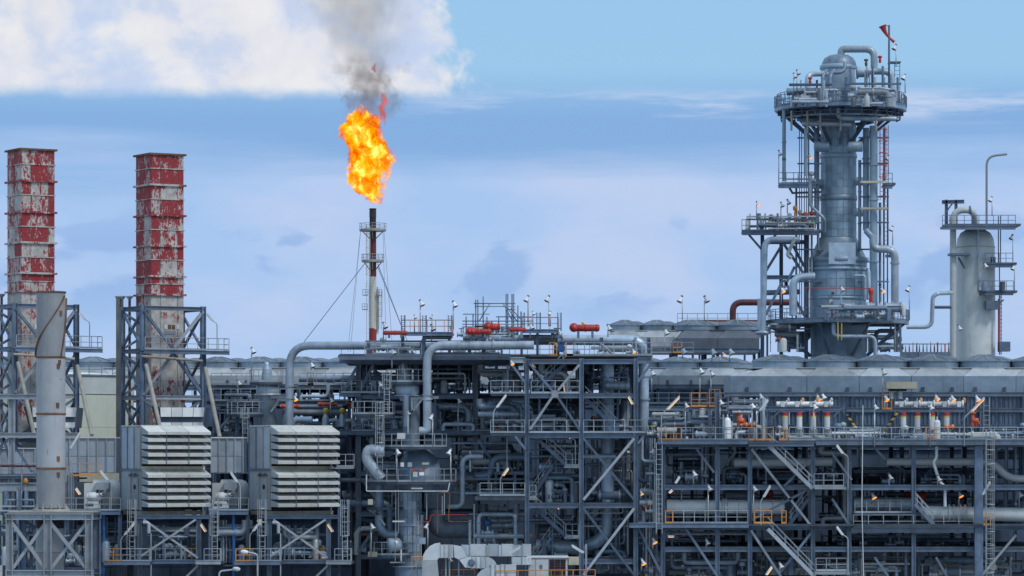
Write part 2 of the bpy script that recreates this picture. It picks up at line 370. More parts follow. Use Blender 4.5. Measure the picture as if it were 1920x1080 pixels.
def stairs(par, bot, top, width=0.95, mat='steel', treads=True, depth=Vector((0, 1, 0))):
    s = node('staircase', par); W_ = depth*width
    for q in (Vector(), W_):
        MB().bar(bot+q, top+q, 0.08, 0.30).build('stringer', mat, s)
        u = Vector((0, 0, 1.0)); MB().bar(bot+q+u, top+q+u, 0.055).build('stair_rail', 'rail', s)
        u2 = Vector((0, 0, 0.55)); MB().bar(bot+q+u2, top+q+u2, 0.04).build('stair_rail', 'rail', s)
        for i in range(4):
            p = bot.lerp(top, (i+0.3)/3.7)+q; MB().bar(p, p+u, 0.045).build('post', 'rail', s)
    n = max(3, int(abs(top.z-bot.z)/0.22)); sgn = 1
    me = shared('tread%.2f' % width, lambda b: b.box(-0.13, 0.13, 0, width, -0.02, 0.02), 'rail')
    for i in range(1, n):
        put('tread', me, s, bot.lerp(top, i/n))
    return s
def ladder(par, x, z0, z1, Y, w=0.45, cage=True, mat='galv'):
    s = node('ladder', par)
    for q in (-w/2, w/2): MB().bar(Vector((x+q, Y, z0)), Vector((x+q, Y, z1)), 0.06).build('side_rail', mat, s)
    me = shared('rung%.2f' % w, lambda b: b.bar(Vector((-w/2, 0, 0)), Vector((w/2, 0, 0)), 0.04), mat)
    n = int((z1-z0)/0.42)
    for i in range(1, n): put('rung', me, s, (x, Y, z0+i*0.42))
    if cage and z1-z0 > 3:
        R = 0.40
        def hoop(b):
            b.tube([Vector((math.cos(a)*R, -0.36+math.sin(a)*R*1.0, 0)) for a in [math.radians(t) for t in range(60, -241, -30)]], 0.03, 4, 0.001)
        hm = shared('hoop', hoop, mat); zz = z0+2.2
        while zz < z1: put('cage_hoop', hm, s, (x, Y, zz)); zz += 1.15
        for a in (-90, -35, -145, 20, 160):
            c = Vector((x+math.cos(rad(a))*R, Y-0.36+math.sin(rad(a))*R, 0)); MB().bar(c+Vector((0, 0, z0+2.2)), c+Vector((0, 0, z1)), 0.035).build('cage_bar', mat, s)
    return s
def pipe(pts, dpx, mat='clad', label=None, cat='pipe', par=None, rib=0.0, n=14, name='pipe', bend=None, flanges=(), fm=None, group=None, rd=0.05):
    """a pipe through photo points (x, y, depth); dpx its diameter in photo pixels; flanges at given fractions of its segments"""
    q = [P(*p) for p in pts]; r = dpx/2*k(sum(p[2] for p in pts)/len(pts))
    o = MB().tube(q, r, n, bend, rib, rd).build(name, mat, par)
    if par is None: tag(o, label, cat, group)
    for (i, t) in flanges:
        c = q[i].lerp(q[i+1], t); d = (q[i+1]-q[i]).normalized()
        MB().cone(c-d*0.07, c+d*0.07, r*1.28, r*1.28, n).build('flange', fm or mat, o)
    return o
def lathe(par, name, cx, Y, prof, mat, n=28, **kw):
    """turned body about the vertical through photo column cx; prof = (radius px, row y)"""
    c = P(cx, HZ, Y); return MB().lathe(Vector((c.x, Y, 0)), [(r*k(Y), Z(y, Y)) for r, y in prof], n, **kw).build(name, mat, par)
def rplat(par, cx, Y, r, y, a0=180, a1=360, h=1.1, rin=0.0, mat='deck', seg=8, rail=True, th=0.22, step=1.2, rm='rail'):
    """round platform: deck ring between two angles with its handrail; angles seen from above, 270 = towards the camera"""
    c = P(cx, y, Y); R, r0 = r*k(Y), rin*k(Y); m_ = MB()
    an = [rad(a0+(a1-a0)*i/seg) for i in range(seg+1)]
    out = [c+Vector((math.cos(a)*R, math.sin(a)*R, 0)) for a in an]; inn = [c+Vector((math.cos(a)*r0, math.sin(a)*r0, 0)) for a in an]
    dn = Vector((0, 0, -th))
    for i in range(seg): m_.hexa([inn[i]+dn, out[i]+dn, out[i+1]+dn, inn[i+1]+dn], [inn[i], out[i], out[i+1], inn[i+1]])
    o = m_.build('platform', mat, par)
    if rail: handrail(par, [p*1.0 for p in out], h, rm, step)
    return o
def wheel(b, c, r, axis):                            # hand wheel
    ax = axis.normalized(); ref = Vector((1, 0, 0)) if abs(ax.x) < 0.9 else Vector((0, 1, 0)); u = ax.cross(ref).normalized(); w = ax.cross(u)
    pts = [c+(u*math.cos(i*math.tau/12)+w*math.sin(i*math.tau/12))*r for i in range(13)]
    b.tube(pts, r*0.13, 4, 0.001); b.bar(c-u*r, c+u*r, r*0.16); b.bar(c-w*r, c+w*r, r*0.16)
# ================================================================ ground
g = MB().add([(-6000, -2000, 0), (6000, -2000, 0), (6000, 9000, 0), (-6000, 9000, 0)], [(0, 1, 2, 3)]).build('ground', 'ground', origin=(0, 0, 0)); g['kind'] = 'structure'
A = rad(31)
def frame_at(o, a=A):                                # local (right, back, up) -> world, turned by a about the vertical
    ca, sa = math.cos(a), math.sin(a)
    return lambda x, y, z: Vector((o.x+x*ca-y*sa, o.y+x*sa+y*ca, o.z+z))
# ================================================================ red and white exhaust stacks
def exhaust_stack(cx, tiers, label):
    Y = 19.0; kk = k(Y); w = 67*kk; o = P(cx, 1000, Y); o.z = 0
    t = thing('exhaust_stack', label, 'chimney', o, A, 'peeling red and white chimneys'); F = frame_at(o)
    zt = Z(tiers[0], Y); zb = Z(1000, Y)
    m_ = MB(); h = w/2-0.05
    m_.box(-h, h, -h, h, zb, zt-0.06, F).build('duct_core', 'tan', t)
    m_ = MB(); q = w*0.52                             # dark open mouth
    for i, y in enumerate(tiers):
        big = (i % 2 == 0); q = w*(0.562 if big else 0.522); th = 0.085 if big else 0.045; z = Z(y, Y)
        f = MB()
        for (x0, x1, y0, y1) in ((-q, q, -q, -w/2+0.05), (-q, q, w/2-0.05, q), (-q, -w/2+0.05, -w/2+0.05, w/2-0.05), (w/2-0.05, q, -w/2+0.05, w/2-0.05)): f.box(x0, x1, y0, y1, z-th, z+th, F)
        f.build('flange', 'rust' if i == 0 else ('peel' if big else 'peel_pale'), t)
    cuts = {'f': (0, .28, .81, 1), 'l': (0, .46, 1), 'b': (0, .5, 1), 'r': (0, .5, 1)}
    rows = tiers+[tiers[-1]+24, tiers[-1]+52, tiers[-1]+78, tiers[-1]+105, tiers[-1]+133, tiers[-1]+160, tiers[-1]+190, 830, 900]
    for i in range(len(rows)-1):
        z1, z0 = Z(rows[i], Y)-0.06, Z(rows[i+1], Y)+0.06
        if i >= len(tiers)-1: z1 += 0.07; z0 -= 0.05
        for side, cs in cuts.items():
            for a, b in zip(cs, cs[1:]):
                a_, b_ = -w/2+a*w+0.03, -w/2+b*w-0.03
                bx = {'f': (a_, b_, -w/2, -w/2+0.045), 'b': (a_, b_, w/2-0.045, w/2), 'l': (-w/2, -w/2+0.045, a_, b_), 'r': (w/2-0.045, w/2, a_, b_)}[side]
                MB().box(*bx, z0, z1, F).build('panel', 'peel' if i < len(tiers)-1 else 'peel_pale', t)
    # inspection ports
    for j, px in enumerate((-0.1, 0.02, 0.14, 0.27)):
        MB().box(px*w, px*w+0.09*w, -w/2-0.05, -w/2-0.003, Z(618, Y), Z(610, Y), F).build('port', 'panel_white' if j not in (1, 2) else 'rust', t)
    MB().box(-0.09*w, 0.25*w, -w/2-0.04, -w/2-0.003, Z(628, Y), Z(620.5, Y), F).build('nameplate', 'steel_pale', t)
    return t
T1 = [283, 311, 342, 368, 400, 427, 457, 484, 514, 529, 548]
T2 = [292, 319, 349.5, 376, 406, 433, 463, 489, 520, 534, 554]
exhaust_stack(58, T1, 'peeling red and white square chimney at the left edge, behind the plain grey stack')
exhaust_stack(299.5, T2, 'peeling red and white square chimney standing free, second from the left edge')
# ---------------------------------------------------------------- steel towers round them
def stack_tower(dx, dy, label):
    Y = 14.0; kk = k(Y); L, Ls = 125*kk, 92*kk; o = P(268+dx, 1000, Y); o.z = 0
    t = thing('stack_support_tower', label, 'steel tower', o, A, 'steel towers round the chimneys'); F = frame_at(o)
    z = lambda y: Z(y+dy, Y)
    cor = [(0, 0), (L, 0), (L, Ls), (0, Ls)]
    for (x, y) in cor: MB().ibeam(F(x, y, 0), F(x, y, z(572)), 0.42, 0.42, F(1, 0, 0)-F(0, 0, 0)).build('column', 'steel', t)
    lv = (577, 657, 745, 830, 915)
    for i, y in enumerate(lv):
        for (a, b) in zip(cor, cor[1:]+cor[:1]):
            p, q = F(*a, z(y)), F(*b, z(y)); d = (q-p).normalized()*0.22
            beam(t, p+d, q-d, 0.28, 0.36, 'steel_pale' if y == 745 else 'steel')
    for i in range(len(lv)-1):
        za, zb = z(lv[i])-0.2, z(lv[i+1])+0.2
        for fi, (a, b) in enumerate(zip(cor, cor[1:]+cor[:1])):
            if i == 0 and fi == 0:
                mid = ((a[0]+b[0])/2, (a[1]+b[1])/2)
                brace(t, F(*a, za), F(*mid, zb), 0.24); brace(t, F(*b, za), F(*mid, zb), 0.24, 'steel_pale')
            elif fi == 0 and i == 1:
                mid = ((a[0]+b[0])/2, (a[1]+b[1])/2)
                brace(t, F(*mid, za), F(*a, zb), 0.24, 'steel_pale'); brace(t, F(*mid, za), F(*b, zb), 0.24)
            else:
                brace(t, F(*a, za), F(*b, zb), 0.2); brace(t, F(a[0], a[1]+0.11, zb), F(b[0], b[1]+0.11, za), 0.2)
    # cantilever platform on the camera side, reaching past the right column
    ex = L+2.0; d0 = -1.3
    MB().box(-0.5, ex, d0, -0.24, z(658)-0.1, z(658)+0.02, F).build('platform', 'deck', t)
    beam(t, F(-0.5, d0, z(660)), F(ex, d0, z(660)), 0.16, 0.34, 'steel')
    handrail(t, [F(-0.4, d0, z(656)), F(ex-0.05, d0, z(656)), F(ex-0.05, -0.3, z(656))], 1.1, step=1.0)
    pipe([(266+dx, 668+dy, Y-1.5), (308+dx, 671+dy, Y-1.5), (380+dx, 677+dy, Y-1.4)], 5, 'tan', par=t, name='drain_pipe', n=8)
    for (x0, y0, x1, y1) in ((274, 684, 304, 818), (385, 690, 412, 820)): pipe([(x0+dx, y0+dy, Y-1.2), (x1+dx, y1+dy, Y-6.5)], 8, 'strut', par=t, name='raking_strut', n=10)
    for x, w in ((222, 9), (229, 5), (243, 5)):
        pipe([(x+dx, 560+dy, Y+6), (x+dx, 830+dy, Y+6)], w, 'rust' if x == 243 else 'tan', par=t, name='vent_pipe', n=8)
        c = P(x+dx, 557+dy, Y+6); MB().lathe(c, [(0.1, -0.25), (0.32, 0.0), (0.32, 0.09), (0, 0.12)], 10).build('vent_cap', 'galv', t)
    return t
stack_tower(0, 0, 'grey braced steel tower with a railed platform round the right red and white chimney')
stack_tower(-240, -4, 'grey braced steel tower round the leftmost red and white chimney, partly behind the grey stack')
# ---------------------------------------------------------------- white panelled diffusers below the chimneys
def diffuser(dx, label):
    Y = 11.0; o = P(300+dx, 800, Y); t = thing('exhaust_diffuser', label, 'duct', o, 0, 'white panelled exhaust diffusers')
    for r_, (ya, yb) in enumerate(((764, 781.5), (782.5, 802))):
        for c_ in range(4):
            def ex(y): s = (y-764)/38; return 300+2*s+dx, 384-4*s+dx
            a0, a1 = ex(ya); b0, b1 = ex(yb); f0, f1 = c_/4+.006, (c_+1)/4-.006
            q = [P(b0+(b1-b0)*f0, yb, Y), P(b0+(b1-b0)*f1, yb, Y), P(a0+(a1-a0)*f1, ya, Y+0.5), P(a0+(a1-a0)*f0, ya, Y+0.5)]
            MB().prism(q, Vector((0, 0.08, 0))).build('panel', 'panel_white', t)
    b = MB(); b.prism([P(300+dx, 802, Y+0.12), P(381+dx, 802, Y+0.12), P(385+dx, 764, Y+0.64), P(298+dx, 764, Y+0.64)], Vector((0, 4.5, 0))); b.build('casing', 'steel_dark', t)
    MB().prism([P(284+dx, 762, Y+0.4), P(298+dx, 762, Y+0.4), P(306+dx, 806, Y+0.4), P(296+dx, 806, Y+0.4)], Vector((0, 0.1, 0))).build('side_plate', 'black', t)
    return t
diffuser(0, 'white panelled trapezoid duct box below the right red and white chimney')
diffuser(-240, 'white panelled trapezoid duct box half hidden by the plain grey stack')
# ================================================================ plain grey vent stack in front, on its stand
def vent_stack():
    Y = -7.0; kk = k(Y); cx = 95.5; R = 27.0
    t = thing('vent_stack', 'plain grey round steel stack with rusty seams and helical strakes, standing on a braced stand', 'chimney', P(cx, 960, Y))
    ys = [547, 670, 776, 878, 953]
    for a, b in zip(ys, ys[1:]): lathe(t, 'shell_section', cx, Y, [(R, b-0.4), (R, a+0.4)], 'stackgrey', 40)
    lathe(t, 'rim', cx, Y, [(R+1, 549.5), (R+1.6, 549), (R+1.6, 546.5), (R-1, 546.5)], 'rust', 40)
    lathe(t, 'bore', cx, Y, [(R-1, 600), (R-1, 547)], 'soot', 24)
    for y in ys[1:4]: lathe(t, 'weld_ring', cx, Y, [(R+0.3, y+2), (R+1.5, y+1.2), (R+1.5, y-1.2), (R+0.3, y-2)], 'rust', 40)
    for j, (a0, a1, y0, y1) in enumerate(((-22, -178, 556, 668), (10, -42, 560, 668), (-100, -12, 884, 900))):
        if j == 2: continue
        n, vs, fs = 26, [], []; c = P(cx, HZ, Y)
        for i in range(n+1):
            a = rad(a0+(a1-a0)*i/n); z = Z(y0+(y1-y0)*i/n, Y)
            for q, dz in ((R-.4, .07), (R+3.4, .05), (R+3.4, -.05), (R-.4, -.07)): vs.append((c.x+math.cos(a)*q*kk, Y+math.sin(a)*q*kk, z+dz))
        for i in range(n): fs += [(i*4+u, i*4+(u+1) % 4, i*4+4+(u+1) % 4, i*4+4+u) for u in range(4)]
        MB().add(vs, fs).build('helical_strake', 'rust', t)
    for (x, y) in ((114, 680), (112, 687), (112, 890), (111, 760), (112, 860), (116, 588)):
        p = P(x, y, Y); a = math.asin((x-cx)/R); p.y = Y-math.cos(a)*R*kk
        MB().box(-.13, .13, -.09, .05, -.2, .2, lambda a_, b_, c_: p+Vector((a_, b_, c_))).build('lifting_lug', 'rust', t)
    lathe(t, 'base_ring', cx, Y, [(R+8, 958.5), (R+8, 954.5), (R, 954.5)], 'tan', 40)
    for i in range(12):
        a = rad(i*30+8); c = P(cx, 955, Y); d = Vector((math.cos(a), math.sin(a), 0)); s_ = Vector((-d.y, d.x, 0))*0.03
        p = Vector((c.x, Y, c.z)); MB().prism([p+d*R*kk*1.01-s_, p+d*(R+7)*kk-s_, p+d*R*kk*1.01-s_+Vector((0, 0, .5))], s_*2).build('gusset', 'stackgrey', t)
    for i, (a, b) in enumerate(((962, 990), (990.6, 1035), (1035.6, 1150))): lathe(t, 'lower_shell', cx-2, Y, [(R-1, b), (R-1, a)], ('black', 'stackgrey', 'stackgrey')[i], 40)
vent_stack()
def stack_stand():
    Y = -10.2; t = thing('stack_stand', 'grey braced steel stand carrying the plain grey stack, bottom left corner', 'steel stand', Vector((P(95, 960, Y).x, Y, 0)))
    for r_, (yy, xs, m_) in enumerate(((Y, (18, 90, 167), 'steel_pale'), (Y+6.4, (22, 165), 'steel'))):
        for x in xs: column(t, P(x, 0, Y).x, 0, Z(966, Y), yy, 0.55 if x != 90 else 0.62, m_)
        for y in (966, 1072): 
            p, q = P(xs[0]-8, y, Y), P(xs[-1]+8, y, Y); p.y = q.y = yy; p.z -= .12; q.z -= .12
            MB().ibeam(p, q, 0.5, 0.52).build('beam', m_, t)
        for a, b in zip(xs, xs[1:]):
            for (ya, yb) in ((980, 1066), (1085, 1200)):
                p, q = P(a+5, ya, Y), P(b-5, yb, Y); p.y = q.y = yy-.03; brace(t, p, q, 0.26, m_)
                p, q = P(a+5, yb, Y), P(b-5, ya, Y); p.y = q.y = yy+.26; brace(t, p, q, 0.26, m_)
    for x in (18, 167):
        p = P(x, 970, Y); q = p.copy(); q.y = Y+6.4; p.y += .28; beam(t, p, q-Vector((0, .28, 0)), 0.4, 0.5, 'steel')
    MB().box(P(12, 0, Y).x, P(173, 0, Y).x, Y+0.4, Y+6.0, Z(961, Y)-.02, Z(959.6, Y), None).build('top_plate', 'tan', t)
stack_stand()
# ================================================================ pale green storage tank behind the chimneys
def tank():
    Y = 58.0; cx = 92.0; R = 158
    t = thing('storage_tank', 'pale green cylindrical storage tank behind the two chimneys', 'tank', P(cx, 1100, Y))
    n = 7
    for i in range(5): lathe(t, 'shell_course', cx, Y, [(R, 742+ (i+1)*60), (R, 742+i*60+.4)], 'tank', 72)
    lathe(t, 'top_course', cx, Y, [(R+.8, 741), (R+.8, 708)], 'tank_top', 72)
    lathe(t, 'rim', cx, Y, [(R+3, 708), (R+3, 705.5), (R-2, 705.5)], 'steel_dark', 72)
    lathe(t, 'roof', cx, Y, [(R, 705), (R*.6, 700), (0.01, 698)], 'tank_top', 48)
    c = P(cx, 705, Y); kk = k(Y); handrail(t, [c+Vector((math.cos(rad(a))*R*kk, math.sin(rad(a))*R*kk, 0)) for a in range(185, 356, 10)], 1.0, 'steel', 2.2, False)
tank()
# ================================================================ gas-turbine intake filter houses
def filter_house(cx, label, n_):
    Y = 0.0; kk = k(Y); Wd, Dp = 131*kk, 90*kk; o = P(cx, 958, Y); t = thing('intake_filter_house', label, 'air intake', o, A, 'louvred intake filter houses'); F = frame_at(o)
    H = (958-797)*kk
    b = MB(); b.box(0, Wd, 0.25, 0.45, 0.15, H-0.05, F); b.build('hood_gap_shade', 'black', t)  # black sheet stands in for the shadow in the gaps between hoods
    MB().box(0, Wd, 0.06, Dp, H-0.12, H, F).build('roof', 'hood', t)
    MB().box(Wd-0.1, Wd, 0.2, Dp, 0, H-0.13, F).build('right_wall', 'duct', t)
    MB().box(0, Wd, Dp-0.1, Dp, 0, H-0.13, F).build('back_wall', 'duct', t)
    # left wall: upper and lower bays of upright panels with ribs between
    for (z0, z1, cols) in ((H*0.49, H-0.14, 3), (0.05, H*0.47, 2)):
        for c in range(cols):
            y0, y1 = 0.05+(Dp-0.1)*c/cols+0.05, 0.05+(Dp-0.1)*(c+1)/cols-0.05
            MB().box(-0.02, 0.1, y0, y1, z0+0.03, z1-0.03, F).build('side_panel', 'duct', t)
        for c in range(cols+1):
            y = 0.05+(Dp-0.1)*c/cols; MB().box(-0.09, 0.05, y-0.045, y+0.045, z0, z1, F).build('side_rib', 'tan' if c < 2 else 'steel', t)
    MB().box(-0.10, 0.0, 0.0, Dp, H*0.468, H*0.492, F).build('side_girt', 'steel', t)
    d = MB(); d.box(-0.12, -0.03, Dp*0.12, Dp*0.40, 0.1, H*0.38, F); d = d.build('door', 'steel_pale', t)
    MB().lathe(F(-0.13, Dp*0.26, H*0.28), [(0.0, 0.0), (0.22, 0.0), (0.22, 0.03), (0, 0.03)], 12, F(-1, 0, 0)-F(0, 0, 0)).build('window', 'black', d)
    for j in range(5): MB().box(-0.2, -0.11, Dp*(.12+.09*j), Dp*(.16+.09*j), H*0.40, H*(0.43+.01*(j % 2)), F).build('filter_valve', ('steel_dark', 'rust', 'steel')[j % 3], t)
    # weather hoods: two banks of five, three sheets each
    lips = [(815, 13.5)]+[(829+13.9*i, 6) for i in range(4)]
    out = 1.35
    for bank, dy in ((0, 0), (1, 80.5)):
        for i in range(5):
            yl = (815, 828.5, 842, 856, 870)[i]+dy; zl = (958-yl)*kk; zt = zl+(0.62 if i else 0.80)
            h = node('weather_hood', t)
            for c in range(3):
                f = (0, .29, .645, 1); x0, x1 = Wd*f[c]+0.025, Wd*f[c+1]-0.025
                m_ = MB(); q = [F(x0, 0.25, zt), F(x1, 0.25, zt), F(x1, -out, zl+0.24), F(x0, -out, zl+0.24)]
                m_.prism(q, Vector((0, 0, -0.05)))
                m_.prism([F(x0, -out, zl+0.235), F(x1, -out, zl+0.235), F(x1, -out+0.03, zl), F(x0, -out+0.03, zl)], F(0, 0.05, 0)-F(0, 0, 0))
                m_.build('hood_sheet', 'hood', h)
            for xx in (0.0, Wd-0.03): MB().prism([F(xx, 0.25, zt-.05), F(xx, -out+.03, zl+0.19), F(xx, -out+.03, zl), F(xx, 0.25, zl+.02)], F(0.03, 0, 0)-F(0, 0, 0)).build('cheek', 'duct', h)
    for c in (.29, .645):
        for dy in (0, 80.5): MB().bar(F(Wd*c, -out-0.02, (958-816-dy)*kk), F(Wd*c, -out-0.02, (958-871-dy)*kk), 0.06).build('hood_stay', 'steel_dark', t)
    MB().box(-0.05, Wd+0.05, 0.0, 0.14, H*0.485, H*0.52, F).build('mid_girt', 'cream', t)
    MB().box(-0.05, Wd+0.05, 0.0, Dp, -0.35, -0.02, F).build('base_frame', 'tan', t)
    return t
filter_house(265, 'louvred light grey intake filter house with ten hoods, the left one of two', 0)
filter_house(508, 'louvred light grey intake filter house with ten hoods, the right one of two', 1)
def intake_stand(dx, label):
    Y = -0.6; kk = k(Y); o = Vector((P(258+dx, 960, Y).x, Y, 0)); t = thing('intake_stand', label, 'steel stand', o, 0, 'steel stands under the filter houses')
    z = lambda y: Z(y, Y); X = lambda x: P(x+dx, 0, Y).x
    for x in (262, 373):
        column(t, X(x), 0, z(968), Y, 0.36, 'steel'); column(t, X(x-28), 0, z(968), Y+5.0, 0.34, 'steel_dark')
    for y in (969, 1053): beam(t, Vector((X(255), Y-0.2, z(y))), Vector((X(392), Y-0.2, z(y))), .24, .3, 'steel')
    for x in (262, 373): beam(t, Vector((X(x), Y+.2, z(971))), Vector((X(x-28), Y+4.8, z(971))), .24, .3, 'steel')
    b0, b1 = Vector((X(270), Y-.3, z(974))), Vector((X(372), Y-.3, z(1046)))
    brace(t, b0, b1, 0.17, 'steel_pale'); brace(t, Vector((X(266), Y-.5, z(1042))), Vector((X(368), Y-.5, z(974))), 0.17, 'steel_pale')
    brace(t, Vector((X(372), Y-.3, z(1060))), Vector((X(300), Y-.3, z(1130))), 0.18, 'steel_pale')
    # service deck with railing, orange gates and caged ladders
    MB().box(X(200), X(287), Y-2.2, Y-0.5, z(1056), z(1052)).build('platform', 'deck', t)
    MB().box(X(371), X(418), Y-2.2, Y-0.5, z(1056), z(1052)).build('platform', 'deck', t)
    MB().box(X(200), X(418), Y+.6, Y+4.6, z(1058), z(1054.5)).build('platform', 'deck', t)
    beam(t, Vector((X(200), Y-2.25, z(1054))), Vector((X(286), Y-2.25, z(1054))), .1, .34, 'steel'); beam(t, Vector((X(371), Y-2.25, z(1053))), Vector((X(418), Y-2.25, z(1053))), .1, .34, 'steel_pale')
    handrail(t, [Vector((X(x), Y-2.2, z(1052))) for x in (233, 285)]+[Vector((X(285), Y-.6, z(1052)))], 1.1, step=.75)
    handrail(t, [Vector((X(x), Y-2.2, z(1052))) for x in (203, 233)], 1.1, 'orange', .7)
    handrail(t, [Vector((X(x), Y-2.2, z(1052))) for x in (387, 417)]+[Vector((X(417), Y-.6, z(1052)))], 1.1, step=.75)
    handrail(t, [Vector((X(x), Y+.7, z(1053))) for x in (290, 345)], 1.1, step=.9); handrail(t, [Vector((X(x), Y+.7, z(1053))) for x in (346, 370)], 1.1, 'orange', .7)
    ladder(t, X(251), z(1052), z(936), Y-1.3); ladder(t, X(405), z(1052), z(936), Y-1.3)
    pipe([(268+dx, 980, Y-.9), (279+dx, 980, Y-.9), (279+dx, 1000, Y-.9)], 6.5, 'steel_pale', par=t, name='spout', n=10)
    pipe([(283+dx, 1000, Y-.6), (283+dx, 1090, Y-.6)], 2.6, 'galv', par=t, name='downpipe', n=8)
    return t
intake_stand(0, 'steel stand with caged ladders and orange gates under the left filter house')
intake_stand(243, 'steel stand with caged ladders and orange gates under the right filter house')
def side_balcony():
    t = thing('side_balcony', 'small grey railed balcony on the right end of the right filter house', 'platform', P(630, 877, 3)); Y = 3
    MB().box(P(618, 0, Y).x, P(664, 0, Y).x, Y-.6, Y+.8, Z(879, Y), Z(876, Y)).build('deck', 'steel_pale', t)
    handrail(t, [P(632, 876, Y-.6), P(664, 876, Y-.6), P(664, 876, Y+.8)], 1.1, step=.7); column(t, P(636, 0, Y).x, 0, Z(880, Y), Y, .2, 'steel')
side_balcony()
# ---------------------------------------------------------------- panelled intake ducts
def intake_duct(x0, x1, label, cols, y0=822, y1=887):
    Y = 7.5; t = thing('intake_duct', label, 'duct', P((x0+x1)/2, y1, Y), 0, 'panelled blue grey intake ducts')
    MB().box(P(x0, 0, Y).x, P(x1, 0, Y).x, Y+.06, Y+4, Z(y1, Y), Z(y0, Y)).build('casing', 'steel', t)
    for r_, (a, b) in enumerate(((y0+1, y0+33), (y0+34, y1-1))):
        for c in range(cols):
            xa, xb = x0+(x1-x0)*c/cols+.7, x0+(x1-x0)*(c+1)/cols-.7
            MB().box(P(xa, 0, Y).x, P(xb, 0, Y).x, Y, Y+.05, Z(b, Y), Z(a, Y)).build('panel', 'duct', t)
    for c in range(cols+1):
        x = P(x0+(x1-x0)*c/cols, 0, Y).x; MB().box(x-.045, x+.045, Y-.12, Y+.04, Z(y1, Y), Z(y0, Y)).build('rib', 'duct', t)
    MB().box(P(x0-1, 0, Y).x, P(x1+1, 0, Y).x, Y-.15, Y+4, Z(y0, Y)+.004, Z(y0-2.5, Y)).build('top_flange', 'hood', t)
intake_duct(114, 217, 'panelled blue grey duct joining the left filter house, beside the plain grey stack', 6)
intake_duct(396, 456, 'panelled blue grey duct between the two filter houses', 4)
intake_duct(-20, 66, 'pale panelled casing low behind the leftmost chimney tower', 4, 842, 905)
# ---------------------------------------------------------------- turbine packages
def turbine(dx, label):
    Y = 3.0; t = thing('turbine_package', label, 'machine', P(180+dx, 960, Y), 0, 'turbine packages between the filter houses')
    X = lambda x: P(x+dx, 0, Y).x
    MB().box(X(155), X(178), Y+1, Y+4, Z(957, Y), Z(906, Y)).build('cabinet', 'panel_white', t)
    MB().box(X(178), X(203), Y+.4, Y+4, Z(918, Y), Z(905, Y)).build('hatch', 'steel_pale', t)
    MB().lathe(Vector((X(203), Y+3.2, Z(931, Y))), [(1.45, -1.6), (1.45, .2), (1.3, .55), (.9, .85), (0, 1.0)], 24, Vector((1, 0, 0))).build('casing', 'hood', t)
    MB().lathe(Vector((X(164), Y, Z(932, Y))), [(.32, 0), (.32, .12), (.42, .15), (.42, .7), (.34, .75), (.34, 1.3), (0, 1.35)], 16, Vector((1, 0, 0))).build('starter_motor', 'white', t)
    MB().lathe(Vector((X(163.6), Y, Z(932, Y))), [(.0, 0), (.24, 0.0), (.24, .02)], 16, Vector((1, 0, 0))).build('motor_intake', 'rust', t)
    MB().prism([P(158+dx, 953, Y-.3), P(189+dx, 953, Y-.3), P(184+dx, 940, Y-.3), P(162+dx, 940, Y-.3)], Vector((0, .8, 0))).build('skid_box', 'panel_white', t)
    for i in range(3): MB().box(X(162+i*5), X(166+i*5), Y-.36, Y-.31, Z(948, Y), Z(944, Y)).build('slot', 'black', t)
    for i in range(7):
        x = 188+i*2.4; pipe([(x+dx, 955, Y-.2+.1*i), (x+dx, 930-i*3 % 17, Y-.2+.1*i), (x+6+dx, 926-i*3 % 17, Y+.6)], 1.6, 'galv', par=t, name='tubing', n=6)
    b = MB(); wheel(b, P(192+dx, 924, Y-.5), .3, Vector((0, 1, .2))); b.build('hand_wheel', 'steel_pale', t)
    MB().box(X(193), X(196), Y-.4, Y-.25, Z(955, Y), Z(925, Y)).build('cable_riser', 'steel_dark', t)
    return t
turbine(0, 'white turbine machinery left of the left filter house')
turbine(241, 'white turbine machinery between the two filter houses')
def turbine_deck(x0, x1, label):
    Y = 1.5; t = thing('machinery_platform', label, 'platform', Vector((P((x0+x1)/2, 0, Y).x, Y, 0)), 0, 'platforms carrying the turbine machinery')
    xa, xb = P(x0, 0, Y).x, P(x1, 0, Y).x
    MB().box(xa, xb, Y, Y+8, Z(964, Y), Z(958, Y)).build('deck', 'deck', t); beam(t, Vector((xa, Y-.1, Z(961, Y))), Vector((xb, Y-.1, Z(961, Y))), .14, .38, 'steel')
    for x in (x0+2, x1-2): column(t, P(x, 0, Y).x, 0, Z(965, Y), Y+.4, .3, 'steel'); column(t, P(x, 0, Y).x, 0, Z(965, Y), Y+7.4, .3, 'steel_dark')
    handrail(t, [Vector((xa, Y, Z(958, Y))), Vector((xb, Y, Z(958, Y)))], 1.1, step=.9)
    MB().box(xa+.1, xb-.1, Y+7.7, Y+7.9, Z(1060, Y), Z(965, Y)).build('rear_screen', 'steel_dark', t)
    MB().box(xa, xb, Y+.3, Y+7.6, Z(1062, Y), Z(1059, Y)).build('lower_deck', 'deck', t)
    return t
turbine_deck(122, 226, 'railed platform carrying the left turbine machinery')
turbine_deck(392, 466, 'railed platform carrying the turbine machinery between the filter houses')
pipe([(195, 965, 2), (195, 1120, 2)], 6, 'blue', 'upright bright blue pipe below the left turbine machinery', n=12, flanges=((0, .2),))
pipe([(438, 965, 2), (438, 1120, 2)], 6, 'blue', 'upright bright blue pipe below the platform between the filter houses', n=12)
